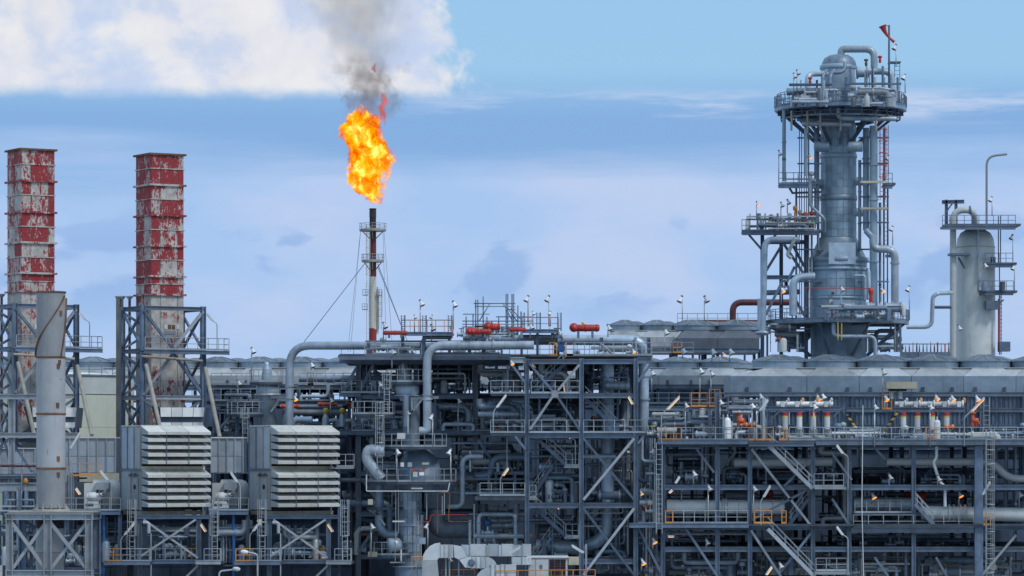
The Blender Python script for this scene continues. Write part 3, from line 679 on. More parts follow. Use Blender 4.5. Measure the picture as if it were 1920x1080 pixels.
def left_gallery():
    """low pipe gallery at the far left edge"""
    Y = 4.0; t = thing('pipe_gallery', 'grey steel gallery with orange ladder gate left of the left filter house', 'steel frame', Vector((P(60, 0, Y).x, Y, 0)))
    for x in (-15, 22, 60, 128, 136): column(t, P(x, 0, Y).x, 0, Z(740 if x == 22 else 890, Y), Y, .5 if x == 22 else .3, 'steel_pale' if x == 22 else 'steel')
    for y, m_ in ((744, 'steel_pale'), (816, 'steel_pale'), (893, 'steel'), (913, 'duct'), (1000, 'steel')): beam(t, P(-20, y, Y-.3), P(150 if y == 816 else 72, y, Y-.3), .3, .44 if y != 913 else .75, m_)
    MB().box(P(-20, 0, Y).x, P(140, 0, Y).x, Y+.3, Y+9, Z(899, Y), Z(896, Y)).build('deck', 'deck', t)
    for (a, b) in (((-10, 760), (24, 885)), ((24, 760), (-10, 885)), ((24, 830), (60, 885))): brace(t, P(*a, Y+.35), P(*b, Y+.35), .2, 'steel')
    handrail(t, [P(130, 893, Y-.2), P(188, 893, Y-.2)], 1.1, 'orange', .8)
    for i in range(6): pipe([(122+i*3, 862+i % 3*6, Y-.3), (122+i*3, 960, Y-.3)], 1.5, 'galv', par=t, name='conduit', n=6)
    handrail(t, [P(-5, 893, Y-.4), P(66, 893, Y-.4)], 1.1, step=1.2)
    for i, x in enumerate((41, 48)): pipe([(x, 876+i*20, Y-.7), (x, 1055, Y-.7)], 2.4, 'galv', par=t, name='downpipe', n=8)
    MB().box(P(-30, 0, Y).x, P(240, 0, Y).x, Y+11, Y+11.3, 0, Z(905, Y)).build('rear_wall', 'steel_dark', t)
    MB().lathe(P(48, 903, Y-.8), [(0, -.22), (.2, -.2), (.22, .1), (.1, .3), (0, .32)], 10).build('junction_box', 'orange', t)
left_gallery()
pipe([(-10, 873, 3), (72, 874, 3)], 4, 'maroon', 'thin dark red pipe at the left edge behind the plain grey stack', n=8)
# ================================================================ steel process modules
def module(name, label, xs, rows, levels, top, Y0, deck_levels=None, bottom=0.0, colw=0.34, pad=(0, 0), matf='steel', matb='steel_dark', group=None, tops=None, skip=()):
    """columns at photo columns xs (on the front row), rows at depths, beams and decks at photo rows; real positions repeat in depth"""
    t = thing(name, label, 'steel frame', Vector((P(xs[0], 0, Y0).x, Y0, 0)), 0, group)
    X = [P(x, 0, Y0).x for x in xs]; zl = [Z(y, Y0) for y in levels]; zt = Z(top, Y0)
    for ri, Y in enumerate(rows):
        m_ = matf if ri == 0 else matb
        for i, x in enumerate(X): column(t, x, bottom, Z(tops[i], Y0) if tops else zt, Y, colw, m_)
        for z in zl:
            for i, (a, b) in enumerate(zip(X, X[1:])):
                if (ri, i, z) in skip: continue
                beam(t, Vector((a+colw*.55, Y, z-.2)), Vector((b-colw*.55, Y, z-.2)), .26, .38, m_)
    for z in zl:
        for i, x in enumerate(X):
            for a, b in zip(rows, rows[1:]): beam(t, Vector((x, a+colw*.55, z-.2)), Vector((x, b-colw*.55, z-.2)), .24, .36, matb)
    for y in (deck_levels if deck_levels is not None else levels):
        z = Z(y, Y0); MB().box(X[0]-pad[0], X[-1]+pad[1], rows[0]+.05, rows[-1], z+.0, z+.07).build('deck_plate', 'deck', t)
    return t
def fr(t, Y, pts, h=1.1, mat='rail', step=1.45):      # front handrail through photo points
    return handrail(t, [P(x, y, Y) for x, y in pts], h, mat, step)
# ---------------------------------------------------------------- centre module with the zigzag stairs
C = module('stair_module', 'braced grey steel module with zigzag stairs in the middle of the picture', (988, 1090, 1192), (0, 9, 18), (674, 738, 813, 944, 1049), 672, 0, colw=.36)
for a, b, m_ in (((993, 682), (1035, 732), 'steel'), ((1086, 684), (1046, 732), 'steel_pale'), ((1035, 745), (994, 805), 'steel_pale'), ((1046, 745), (1087, 806), 'steel_dark'), ((957, 680), (984, 716), 'steel'), ((966, 818), (985, 842), 'steel'), ((1196, 716), (1222, 680), 'steel'), ((1196, 832), (1207, 818), 'steel')):
    brace(C, P(*a, -.28), P(*b, -.28), .2, m_)
for ya, yb in ((822, 937), (953, 1078)):
    brace(C, P(1094, ya, -.3), P(1189, yb, -.3), .2, 'steel_dark'); brace(C, P(1189, ya, -.52), P(1094, yb, -.52), .22, 'steel_pale')
for a, b in (((1104, 736), (1127, 682)), ((1107, 700), (1150, 736))): brace(C, P(*a, 6), P(*b, 6), .2, 'steel_dark')
MB().box(P(1034, 0, 0).x, P(1047, 0, 0).x, -.33, -.29, Z(746, 0), Z(732, 0)).build('gusset_plate', 'steel_pale', C)
for (p, q, yy) in (((1003, 735), (1062, 679), 1.6), ((1158, 808), (1097, 746), 1.6), ((1062, 872), (1002, 818), 1.4), ((996, 934), (1034, 876), 2.8), ((1062, 1006), (1000, 950), 1.4), ((994, 1062), (1034, 1008), 2.8)):
    stairs(C, P(*p, yy), P(*q, yy), .95, 'steel')
for (x0, x1, y) in ((1058, 1086, 875), (1058, 1086, 1008), (990, 1006, 935)):
    MB().box(P(x0, 0, 1).x, P(x1, 0, 1).x, 1.1, 4.2, Z(y+2.5), Z(y-1)).build('landing', 'steel_pale', C); fr(C, 1.1, [(x0+3, y-1), (x1-1, y-1)], step=.6)
fr(C, -.25, [(920, 738), (984, 738)], step=1.0); fr(C, -.25, [(996, 738), (1086, 738)], step=1.0); fr(C, -.25, [(920, 812), (984, 812)]); fr(C, -.25, [(992, 812), (1086, 812)], step=1.1)
fr(C, -.25, [(1094, 812), (1210, 812), ], step=.9); fr(C, -.25, [(900, 930), (984, 930)], step=.9)
MB().box(P(920, 0).x, P(984, 0).x, -.2, 5, Z(742), Z(738)).build('walkway', 'deck', C); MB().box(P(920, 0).x, P(985, 0).x, -.2, 5, Z(817), Z(812.5)).build('walkway', 'deck', C); MB().box(P(1195, 0).x, P(1211, 0).x, -.2, 5, Z(817), Z(812.5)).build('walkway', 'deck', C)
MB().box(P(890, 0).x, P(984, 0).x, -.2, 5, Z(938), Z(931)).build('walkway', 'deck', C)
beam(C, P(957, 675, -.02), P(985, 675, -.02), .3, .5, 'steel_pale'); beam(C, P(1195, 676, -.02), P(1222, 676, -.02), .3, .5, 'steel'); beam(C, P(1195, 983, 0), P(1240, 983, 0), .26, .36, 'steel_pale')
brace(C, P(1197, 990, 0), P(1240, 1075, 0), .2)
# ---------------------------------------------------------------- module behind the reactor column, left of the stairs
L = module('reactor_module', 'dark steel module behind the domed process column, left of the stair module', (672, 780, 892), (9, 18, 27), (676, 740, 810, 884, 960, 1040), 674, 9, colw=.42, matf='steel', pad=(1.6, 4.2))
for a, b in (((640, 742), (668, 690)), ((700, 684), (676, 730)), ((900, 684), (935, 735)), ((896, 824), (930, 875)), ((780, 830), (830, 880)), ((720, 965), (672, 1035)), ((680, 900), (720, 955))): brace(L, P(*a, 8.7), P(*b, 8.7), .26, 'steel')
beam(L, P(636, 675, 8.4), P(990, 675, 8.4), .3, .62, 'steel'); beam(L, P(636, 739, 8.4), P(676, 739, 8.4), .3, .45, 'steel')
beam(L, P(636, 810, 8.3), P(984, 810, 8.3), .3, .50, 'steel')
fr(L, 8.2, [(866, 808), (984, 808)], step=.9); fr(L, 8.2, [(640, 737), (735, 737)], step=.9); fr(L, 8.2, [(660, 808), (700, 808)], step=.9)
# ---------------------------------------------------------------- upper pipe deck over both
Uo = thing('pipe_deck', 'long railed upper deck carrying pipes across the top of the centre modules', 'platform', P(930, 668, 4)); Y = 4
MB().box(P(636, 0, Y).x, P(1222, 0, Y).x, Y-2, Y+9, Z(671, Y), Z(667, Y)).build('deck_plate', 'deck', Uo)
beam(Uo, P(636, 669, Y-2), P(957, 669, Y-2), .2, .5, 'steel')
fr(Uo, Y-2, [(684, 667), (790, 667)], step=1.0); fr(Uo, Y-2, [(808, 667), (955, 667)], step=1.0); fr(Uo, Y-2, [(1060, 667), (1222, 667)], step=.85); fr(Uo, Y+8, [(640, 667), (1222, 667)], step=1.1)
fr(Uo, Y-2, [(1030, 667), (1044, 667)], mat='orange', step=.6); fr(Uo, Y-2, [(1062, 667), (1075, 667)], mat='orange', step=.6)
for x in (690, 790, 880, 1042, 1128, 1217):            # goal posts that carry the pipes
    column(Uo, P(x, 0, Y).x, Z(667, Y), Z(632 if x > 1000 else 640, Y), Y+1.0, .3, 'steel')
for x in (1042, 1128): MB().bar(P(x-2, 645, Y-.8), P(x+25, 668, Y-1.9), .16).build('brace', 'steel_pale', Uo)
beam(Uo, P(685, 640, Y+1), P(990, 640, Y+1), .14, .16, 'galv')
# stepped upper platforms with ladders, orange posts and hoops
def top_platform(x0, x1, y, Y, label, posts):
    t = thing('valve_platform', label, 'platform', P((x0+x1)/2, y, Y), 0, 'small platforms on the upper pipe deck')
    MB().box(P(x0, 0, Y).x, P(x1, 0, Y).x, Y, Y+3.4, Z(y+3, Y), Z(y, Y)).build('deck_plate', 'deck', t)
    beam(t, P(x0, y+2, Y-.1), P(x1, y+2, Y-.1), .16, .34, 'steel')
    for x in posts: column(t, P(x, 0, Y).x, Z(667, Y), Z(y+4, Y), Y+.3, .2); column(t, P(x, 0, Y).x, Z(667, Y), Z(y+4, Y), Y+3.1, .2, 'steel_dark')
    handrail(t, [P(x0+1, y, Y), P(x1-1, y, Y)], 1.1, 'orange', .8, False); handrail(t, [P(x0+1, y, Y+3.3), P(x1-1, y, Y+3.3)], 1.1, 'rail', .8, False)
    for i, x in enumerate(posts):
        MB().bar(P(x-1.6, y+2, Y-.15), P(x-1.6, y-33, Y-.15), .07).build('ladder_stile', 'steel', t); MB().bar(P(x+5, y+2, Y-.15), P(x+5, y-33, Y-.15), .11).build('ladder_stile', 'steel', t)
        for j in range(8): MB().bar(P(x-1.6, y-4-j*3.8, Y-.15), P(x+5, y-4-j*3.8, Y-.15), .035).build('rung', 'steel', t)
    return t
top_platform(752, 850, 624, 2.5, 'small platform with orange rails on the upper deck, left of the scaffolding', (754, 794, 842))
top_platform(978, 1048, 619, 3.0, 'small platform with ladders on the upper deck, right of the scaffolding', (978, 1008, 1047))
def scaffold():
    Y = 4.5; t = thing('scaffold', 'tall tube scaffolding standing on the upper pipe deck', 'scaffolding', P(920, 640, Y))
    for i, (x, y0, dY) in enumerate(((892, 562, 0), (906, 556, 0), (949, 551, 0), (952, 551, 1.4), (960, 551, 0), (963, 551, 1.4), (874, 593, 0), (887, 588, 1.4), (913, 594, 1.4), (971, 573, 1.4), (977, 584, 0), (935, 595, 0), (896, 562, 1.4), (922, 603, 0))): MB().rod(P(x, y0, Y+dY), P(x, 640, Y+dY), .055, 6).build('standard', 'steel', t)
    for i, (x0, x1, y, dY) in enumerate(((888, 966, 569, 0), (890, 966, 574.5, 0), (948, 966, 580.5, 0), (868, 918, 589, 1.4), (867, 1000, 602, 0), (867, 985, 608, 0), (930, 1000, 594, 1.4), (866, 980, 613, 1.4))): MB().rod(P(x0, y, Y+dY-.12), P(x1, y, Y+dY-.12), .05, 6).build('ledger', 'steel_pale' if i % 2 else 'steel', t)
    for (a, b) in (((918, 570), (899, 601)), ((944, 570), (960, 600)), ((950, 575), (970, 603)), ((958, 578), (976, 598))): MB().rod(P(*a, Y-.24), P(*b, Y-.24), .05, 6).build('scaffold_brace', 'steel', t)
    MB().box(P(890, 0, Y).x, P(930, 0, Y).x, Y, Y+1.4, Z(611, Y), Z(610, Y)).build('board', 'cream', t)
scaffold()
# ---------------------------------------------------------------- big clad pipes
pipe([(543, 800, 12), (543, 648, 12), (692, 648, 9)], 15, 'clad', 'ribbed grey clad pipe rising left of centre and turning onto the upper deck', rib=.32, bend=2.0, flanges=((0, .35), (0, .5)), fm='galv')
pipe([(692, 650, 8), (900, 650, 8)], 14, 'clad_blue', 'dark ribbed pipe lying on the upper deck above the domed process column', rib=.32)
pipe([(786, 808, 1.5), (801, 808, 1.5), (801, 647, 1.5), (1001, 647, 1.5)], 15.5, 'clad', 'ribbed grey clad pipe arching over the domed process column and ending in the open', rib=.3, bend=1.5, flanges=((1, .37), (1, .42), (2, .3), (2, .62)), fm='galv')
pipe([(962, 637, 6), (1207, 638, 6), (1207, 860, 6)], 19, 'clad', 'thick ribbed pipe on the upper deck, dropping right of the stair module', rib=.3, bend=1.3, flanges=((1, .3), (1, .5), (1, .8)), fm='galv')
pipe([(870, 637, 7), (962, 637, 7)], 16, 'clad_blue', 'short clad pipe on the upper deck below the scaffolding', rib=.32)
pipe([(1139, 683, 4.5), (1139, 1022, 4.5), (1000, 1028, 5)], 24, 'clad', 'fat ribbed upright duct inside the right bay of the stair module', rib=.34, bend=2.2, flanges=((0, .22), (0, .5)), fm='clad_blue')
pipe([(1170, 690, 11), (1170, 1000, 11)], 18, 'clad_blue', 'dim upright clad pipe behind the right bay of the stair module', rib=.34)
pipe([(1192, 632, 5.4), (1192, 667, 5.4)], 5, 'galv', 'short upright vent standing on the upper deck above the stair module', n=8)
pipe([(1052, 653, 2.4), (1052, 653, 7)], 15, 'blue', 'blue round pipe end on the upper deck above the stairs', n=18)
# red hydrants, motors and headers on the upper deck
def red_drum(x0, x1, y, d, Y, label, bulge=None):
    t = thing('red_drum', label, 'drum', P((x0+x1)/2, y+d/2, Y), 0, 'red drums on the upper deck'); r = d/2*k(Y); L_ = (x1-x0)*k(Y)
    MB().lathe(P(x0, y, Y), [(0, -.02), (r*.8, 0), (r, .12), (r, L_-.12), (r*.8, L_), (0, L_+.02)], 18, Vector((1, 0, 0))).build('drum', 'red', t)
    for f in (.12, .5, .9): MB().lathe(P(x0+(x1-x0)*f, y, Y), [(r, -.06), (r*1.14, -.06), (r*1.14, .06), (r, .06)], 18, Vector((1, 0, 0))).build('band', 'red', t)
    if bulge:
        for b in bulge: MB().lathe(P(b, y-1, Y-.2), [(0, -.5), (r*1.1, -.4), (r*1.35, 0), (r*1.1, .4), (0, .5)], 16, Vector((0, 1, .1))).build('motor', 'red', t)
    for f in (.25, .75): MB().box(P(x0+(x1-x0)*f, 0, Y).x-.1, P(x0+(x1-x0)*f, 0, Y).x+.1, Y-r*.6, Y+r*.6, Z(634, Y), Z(y+d*.4, Y)).build('saddle', 'steel', t)
    return t
red_drum(718, 764, 624, 8, 1.4, 'slim red drum at the left end of the upper deck beside the flare riser')
red_drum(874, 921, 622, 11, 1.4, 'red drum with a round motor below the scaffolding, left one', (880, 886))
red_drum(910, 938, 613, 13, 2.2, 'short red motor drum right below the scaffolding', (915,))
red_drum(955, 986, 618, 8, 1.6, 'bright red drum between the scaffolding and the right ladders')
red_drum(1071, 1124, 615, 13, 4, 'large red drum alone on the upper deck, right of the ladders', (1076,))
MB_ = MB().tube([P(1092, 604, 4.6), P(1104, 620, 4.6)], .13, 8); tag(MB_.build('strut_light', 'yellow'), 'short yellow slanted strut in front of the large red drum', 'strut')
# ---------------------------------------------------------------- domed process column in front of the reactor module
def process_column():
    Y = 4.0; cx = 766
    t = thing('process_column', 'tall grey process column with round platforms in front of the dark module', 'column', Vector((P(cx, 0, Y).x, Y, 0)))
    lathe(t, 'lower_shell', cx+4, Y, [(30, 1300), (30, 1062)], 'clad_blue', 32); lathe(t, 'shell', cx+3, Y, [(21, 1062), (21, 920)], 'clad', 32)
    lathe(t, 'skirt_cone', cx+20, Y+1, [(40, 922), (43, 896), (41, 880), (34, 860), (22, 846), (15, 838)], 'clad_blue', 32)
    lathe(t, 'neck', cx+5, Y, [(16, 846), (16, 742)], 'clad_blue', 28)
    lathe(t, 'head', cx-2, Y, [(13, 752), (17, 742), (22, 737), (22, 724), (18, 718), (10, 714), (8, 712)], 'clad', 28)
    lathe(t, 'top_nozzle', cx-6, Y, [(11, 716), (10, 700), (7, 690), (4, 686), (4, 678), (0, 678)], 'clad', 20)
    lathe(t, 'insulation_box', cx-10, Y-.4, [(5, 700), (5, 684), (2, 680)], 'galv', 4)
    lathe(t, 'side_pipe', cx-3, Y-1.0, [(6.5, 800), (6.5, 742)], 'clad', 14)
    for y, r in ((742, 23), (1062, 32), (985, 22), (948, 22)): lathe(t, 'stiffener', cx+(3 if y > 800 else -2), Y, [(r, y+1.2), (r+1.3, y+1), (r+1.3, y-1), (r, y-1.2)], 'clad', 32)
    rplat(t, 760, Y, 36, 717, 180, 360); rplat(t, 776, Y, 62, 838, 170, 370, seg=10); rplat(t, 772, Y, 84, 903, 175, 365, seg=12); rplat(t, 735, Y, 42, 1040, 170, 370)
    rplat(t, 700, Y, 40, 777, 180, 360); rplat(t, 722, Y-.5, 34, 951, 180, 350, rail=False)
    # cladding sheets of the lower shell, each a curved piece
    c = P(cx+3, HZ, Y); kk = k(Y)
    for r_ in range(8):
        for s_ in range(7):
            a0, a1 = rad(190+s_*23+1.2), rad(190+(s_+1)*23-1.2); z1, z0 = Z(923+r_*16, Y)-.03, Z(923+(r_+1)*16, Y)+.03; vs = []
            for q in (21.2*kk, 21.2*kk+.045):
                for a in (a0, (a0+a1)/2, a1): vs += [(c.x+math.cos(a)*q, Y+math.sin(a)*q, z0), (c.x+math.cos(a)*q, Y+math.sin(a)*q, z1)]
            fs = [(6, 8, 9, 7), (8, 10, 11, 9), (0, 6, 7, 1), (10, 4, 5, 11), (7, 9, 3, 1), (9, 11, 5, 3), (6, 0, 2, 8), (8, 2, 4, 10)]
            MB().add(vs, fs).build('cladding_sheet', 'clad' if (r_*5+s_*3) % 4 else 'clad_blue', t)
    for x, y0, y1, m_ in ((742, 918, 1010, 'galv'), (747, 918, 1000, 'galv'), (800, 925, 975, 'galv'), (833, 925, 965, 'galv'), (829, 930, 965, 'galv')): pipe([(x, y0, Y-2), (x, y1, Y-2)], 2, m_, par=t, name='riser', n=8)
    pipe([(687, 890, Y-4), (687, 921, Y-4), (840, 921, Y-4), (843, 905, Y-4)], 1.9, 'white', par=t, name='white_line', n=6)
    pipe([(820, 1000, Y-3.4), (820, 925, Y-3.4), (843, 923, Y-3.4), (841, 978, Y-3.4), (885, 978, Y-3.4)], 2.2, 'rust', par=t, name='rusty_line', n=6, bend=.2)
    pipe([(790, 979, Y-3.2), (807, 978, Y-3.2), (807, 966, Y-3.2), (880, 965, Y-3.2)], 2, 'red', par=t, name='red_line', n=6, bend=.2)
    ladder(t, P(714, 0, Y).x, Z(903, Y), Z(755, Y), Y-2.2); ladder(t, P(727, 0, Y).x, Z(777, Y), Z(700, Y), Y-2.2); ladder(t, P(786, 0, Y).x, Z(1060, Y), Z(965, Y), Y-1.6, cage=True)
    MB().lathe(P(737, 1022, Y-1.6), [(.0, -.5), (.62, -.42), (.62, .5), (.4, .7), (0, .75)], 18, Vector((.9, .4, 0))).build('drum', 'clad', t)
    lathe(t, 'drum_leg', 741, Y-2.2, [(1, 1052), (1, 1015)], 'galv', 6); lathe(t, 'drum_leg', 752, Y-2.2, [(1.6, 1052), (1.6, 1030)], 'white', 8); MB().box(P(733, 0, Y).x, P(761, 0, Y).x, Y-2.6, Y-1.9, Z(1054, Y), Z(1052, Y)).build('drum_base', 'galv', t)
    for i, (x, y, w, h, m_) in enumerate(((755, 818, 15, 11, 'white'), (757, 871, 6, 8, 'white'), (771, 871, 8, 8, 'steel_pale'), (698, 940, 9, 10, 'cream'), (781, 889, 8, 9, 'white'), (793, 888, 9, 6, 'white'), (803, 885, 8, 12, 'galv'), (702, 1037, 17, 9, 'tan'), (768, 880, 5, 5, 'blue'), (778, 881, 7, 5, 'redorange'), (792, 881, 5, 5, 'redorange'), (800, 869, 13, 4, 'cream'), (790, 1012, 20, 12, 'clad'), (784, 915, 21, 2.4, 'white'), (750, 976, 22, 2.4, 'white'))):
        MB().box(P(x-w/2, 0, Y).x, P(x+w/2, 0, Y).x, Y-4.1, Y-3.6, Z(y+h/2, Y), Z(y-h/2, Y)).build('instrument_box', m_, t)
    pipe([(765, 770, Y-2), (765, 812, Y-2)], 2, 'white', par=t, name='white_vent', n=8); MB().lathe(P(767, 776, Y-2), [(0, -.1), (.16, 0), (0, .12)], 8).build('vent_head', 'white', t)
    for (a, b) in (((770, 776), (792, 748)), ((772, 746), (773, 776))): brace(t, P(*a, Y-1.4), P(*b, Y-1.4), .16, 'galv')
    beam(t, P(770, 747, Y-1.4), P(822, 745, Y-1.4), .3, .2, 'galv')
    for (a, b) in (((690, 955), (716, 968)), ((700, 954), (722, 985))): brace(t, P(*a, Y-1), P(*b, Y-1), .16, 'steel_pale')
    return t
process_column()
pipe([(720, 846, 2), (690, 842, 2), (687, 862, 2), (716, 898, 2)], 20, 'clad', 'fat ribbed elbow duct curling left of the process column', rib=.3, bend=1.1)
pipe([(711, 905, 3.4), (711, 985, 3.4), (722, 1003, 3.4), (745, 1003, 3.6)], 16, 'clad_blue', 'ribbed pipe dropping left of the process column and turning into its foot', rib=.3, bend=1.2)
pipe([(817, 955, 6), (817, 992, 6), (900, 992, 6)], 34, 'clad_dark', 'very fat dark elbow pipe right of the process column', bend=2.6, n=24, rib=.5, rd=.012)
pipe([(906, 856, 6), (867, 856, 6), (867, 950, 6), (840, 950, 6)], 10, 'clad', 'ribbed pipe with two elbows between the process column and the stair module', rib=.28, bend=.8)
pipe([(985, 857, 7.5), (925, 857, 7.5), (919, 893, 7.5), (890, 893, 7.5)], 15, 'clad_blue', 'smooth grey S-shaped pipe left of the stair module', bend=1.3)
pipe([(640, 900, 9), (700, 900, 9)], 8, 'clad_blue', 'dim straight pipe between the right filter house and the process column', flanges=((0, .4),))
pipe([(1094, 856, 2.5), (1155, 856, 2.5)], 10, 'clad', 'light grey pipe stub crossing behind the braces of the stair module', flanges=((0, .25),))
pipe([(1005, 1022, 4), (1100, 1030, 4)], 28, 'clad', 'fat horizontal duct at the foot of the stair module', rib=.4, rd=.02)
pipe([(1094, 962, 1.5), (1168, 962, 1.5), (1168, 948, 1.5)], 2, 'white', 'thin white line crossing the right bay of the stair module', n=6, bend=.2)
# ---------------------------------------------------------------- second column behind the right filter house
def back_column():
    Y = 16; cx = 502; t = thing('clad_column', 'short clad column with a domed top and railed platform behind the right filter house', 'column', Vector((P(cx, 0, Y).x, Y, 0)))
    lathe(t, 'shell', cx, Y, [(17, 1100), (17, 745), (22, 741), (22, 726), (18, 720), (9, 716)], 'clad', 28); lathe(t, 'top_nozzle', cx-2, Y, [(10, 718), (9, 700), (7, 690), (4, 684), (4, 679), (0, 678)], 'clad', 18)
    rplat(t, cx-3, Y, 31, 717, 180, 360); rplat(t, cx-40, Y, 36, 777, 180, 360); ladder(t, P(463, 0, Y).x, Z(830, Y), Z(765, Y), Y-2); lathe(t, 'stiffener', cx, Y, [(22, 743), (24, 742), (24, 739), (22, 738)], 'galv', 28)
    brace(t, P(508, 772, Y-1), P(525, 748, Y-1), .16, 'galv'); beam(t, P(508, 745, Y-1.4), P(552, 744, Y-1.4), .3, .2, 'galv')
back_column()
# ---------------------------------------------------------------- module behind the filter houses
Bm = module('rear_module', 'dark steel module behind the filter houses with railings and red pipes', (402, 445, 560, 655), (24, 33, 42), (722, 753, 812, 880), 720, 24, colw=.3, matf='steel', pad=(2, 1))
fr(Bm, 23.8, [(396, 752), (655, 752)], step=.9); fr(Bm, 23.8, [(396, 722), (472, 722)], step=.9); fr(Bm, 23.8, [(560, 722), (660, 722)], step=.8); fr(Bm, 23.8, [(576, 722), (588, 722)], mat='orange', step=.5)
for a, b in (((404, 812), (440, 770)), ((448, 770), (470, 812)), ((565, 812), (590, 765))): brace(Bm, P(*a, 23.7), P(*b, 23.7), .18)
pipe([(560, 710, 26), (632, 710, 26), (760, 710, 26)], 13, 'clad_blue', 'dark ribbed header pipe above the rear module, left of centre', rib=.35, flanges=((0, .9),))
for i, (x0, x1, y) in enumerate(((525, 562, 762), (596, 632, 758), (648, 662, 757), (681, 725, 763))):
    pipe([(x0, y, 21), (x1, y, 21)], 7, 'redorange', ('red pipe stub right of the clad column', 'red pipe over the two yellow valves', 'short red pipe end beside the yellow valves', 'red pipe stub left of the process column')[i], flanges=((0, .15), (0, .85)), fm='red')
def yellow_valve(x, label):
    Y = 20; t = thing('yellow_valve', label, 'valve', P(x, 800, Y), 0, 'grey valves with yellow actuators')
    lathe(t, 'body', x, Y, [(7, 800), (7, 786), (5, 780), (3, 775)], 'clad', 14); lathe(t, 'actuator', x, Y, [(3, 776), (5.5, 774), (5.5, 768), (3, 765), (0, 765)], 'yellow', 14)
    pipe([(x+4, 790, Y), (x+22, 788, Y), (x+24, 800, Y)], 9, 'clad', par=t, name='elbow', n=12)
yellow_valve(611, 'valve with yellow actuator below the red pipe, left one'); yellow_valve(642, 'valve with yellow actuator below the red pipe, right one')
for x0, lab in ((545, 'grey pipe bend lying at the foot of the tall arching pipe'), (672, 'grey pipe bend lying left of the process column foot')): pipe([(x0, 806, 13), (x0+5, 787, 13), (x0+40, 787, 13)], 12, 'clad', lab, rib=.3)
# ---------------------------------------------------------------- added dark panelled backdrops that block the sky and darken the depth of the plant
def backdrop(x0, x1, y0, Y, depth, label, mat='shade_wall', bays=6, bottom=None, rows=4):
    t = thing('dark_backdrop', label, 'building', Vector((P((x0+x1)/2, 0, Y).x, Y, 0))); X0, X1, z1 = P(x0, 0, Y).x, P(x1, 0, Y).x, Z(y0, Y)
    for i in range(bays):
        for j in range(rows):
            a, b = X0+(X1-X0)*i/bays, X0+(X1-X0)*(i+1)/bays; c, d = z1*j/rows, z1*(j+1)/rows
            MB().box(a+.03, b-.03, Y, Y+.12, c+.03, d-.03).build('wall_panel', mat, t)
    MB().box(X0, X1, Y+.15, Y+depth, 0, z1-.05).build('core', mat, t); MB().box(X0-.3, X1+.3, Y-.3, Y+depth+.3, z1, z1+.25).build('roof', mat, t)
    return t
backdrop(690, 1215, 742, 36, 12, 'dark panelled shelter added deep behind the centre modules', bays=10)
backdrop(380, 700, 800, 46, 10, 'dark panelled shelter added behind the rear module', bays=7); backdrop(384, 545, 729, 57, 3, 'dark panelled backdrop wall added behind the clad column', bays=4)
backdrop(150, 660, 975, 13, 3, 'dark panelled backdrop wall added under the filter houses', bays=9, rows=3)
# ================================================================ right-hand module
R = module('pump_module', 'wide grey steel module with stairs filling the lower right', (1243, 1345, 1406, 1524, 1592, 1713, 1834, 1990), (0, 9, 18), (829, 910, 985, 1026), 826, 0, colw=.34, tops=(826,)*8)
for x in (1834,): MB().box(P(1826, 0).x, P(1841.5, 0).x, -.62, -.2, 0, Z(836)).build('stiffened_column', 'steel', R)
column(R, P(1345, 0, 3).x, Z(829, 3), Z(735, 3), 3.0, .42, 'steel')
for a, b, m_ in (((1409, 842), (1520, 985), 'steel_pale'), ((1520, 862), (1470, 912), 'steel'), ((1303, 838), (1339, 886), 'steel'), ((1520, 915), (1409, 975), 'steel'), ((1285, 990), (1345, 1080), 'steel'), ((1408, 994), (1470, 1090), 'steel_pale'), ((1520, 1000), (1462, 1075), 'steel'), ((1597, 900), (1560, 850), 'steel'), ((1596, 990), (1560, 935), 'steel'), ((1840, 1080), (1905, 1003), 'steel_pale'), ((1640, 840), (1660, 862), 'steel'), ((1640, 1045), (1665, 1080), 'steel'), ((1755, 1045), (1775, 1080), 'steel')):
    brace(R, P(*a, -.3), P(*b, -.3), .2, m_)
for (p, q, yy) in (((1524, 916), (1442, 836), -1.5), ((1480, 984), (1520, 930), .8), ((1528, 1082), (1440, 992), -1.5), ((1752, 985), (1716, 945), -.9)): stairs(R, P(*p, yy), P(*q, yy), .95, 'steel_pale' if yy < -1 else 'steel')
MB().box(P(1524, 0).x, P(1584, 0).x, -1.7, -.2, Z(917), Z(913)).build('landing', 'steel_pale', R); fr(R, -1.7, [(1526, 913), (1582, 913)], step=.8)
MB().box(P(1524, 0).x, P(1590, 0).x, -1.7, -.2, Z(1076), Z(1071)).build('landing', 'steel_pale', R); fr(R, -1.7, [(1530, 1071), (1588, 1071)], step=.8)
MB().box(P(1233, 0).x, P(1930, 0).x, -1.2, -.02, Z(831), Z(826)).build('walkway', 'deck', R); beam(R, P(1233, 828, -1.2), P(1402, 828, -1.2), .2, .44); beam(R, P(1530, 829, -1.2), P(1930, 829, -1.2), .2, .5); beam(R, P(1404, 833, -1.6), P(1526, 833, -1.6), .24, .36)
fr(R, -1.2, [(1278, 826), (1404, 826)], step=.9); fr(R, -1.2, [(1236, 826), (1277, 826)], mat='orange', step=.55); fr(R, -1.2, [(1404, 826), (1450, 826)], mat='orange', step=.6); fr(R, -1.2, [(1462, 826), (1475, 826)], mat='orange', step=.5)
fr(R, -1.2, [(1480, 826), (1736, 826)], step=1.0); fr(R, -1.2, [(1737, 826), (1752, 826)], mat='orange', step=.5); fr(R, -1.2, [(1756, 826), (1930, 826)], step=1.0)
MB().box(P(1180, 0).x, P(1930, 0).x, -1.0, -.02, Z(986), Z(982)).build('walkway', 'deck', R); beam(R, P(1180, 985, -1.0), P(1404, 985, -1.0), .2, .4); beam(R, P(1596, 994, -.6), P(1826, 994, -.6), .2, .4)
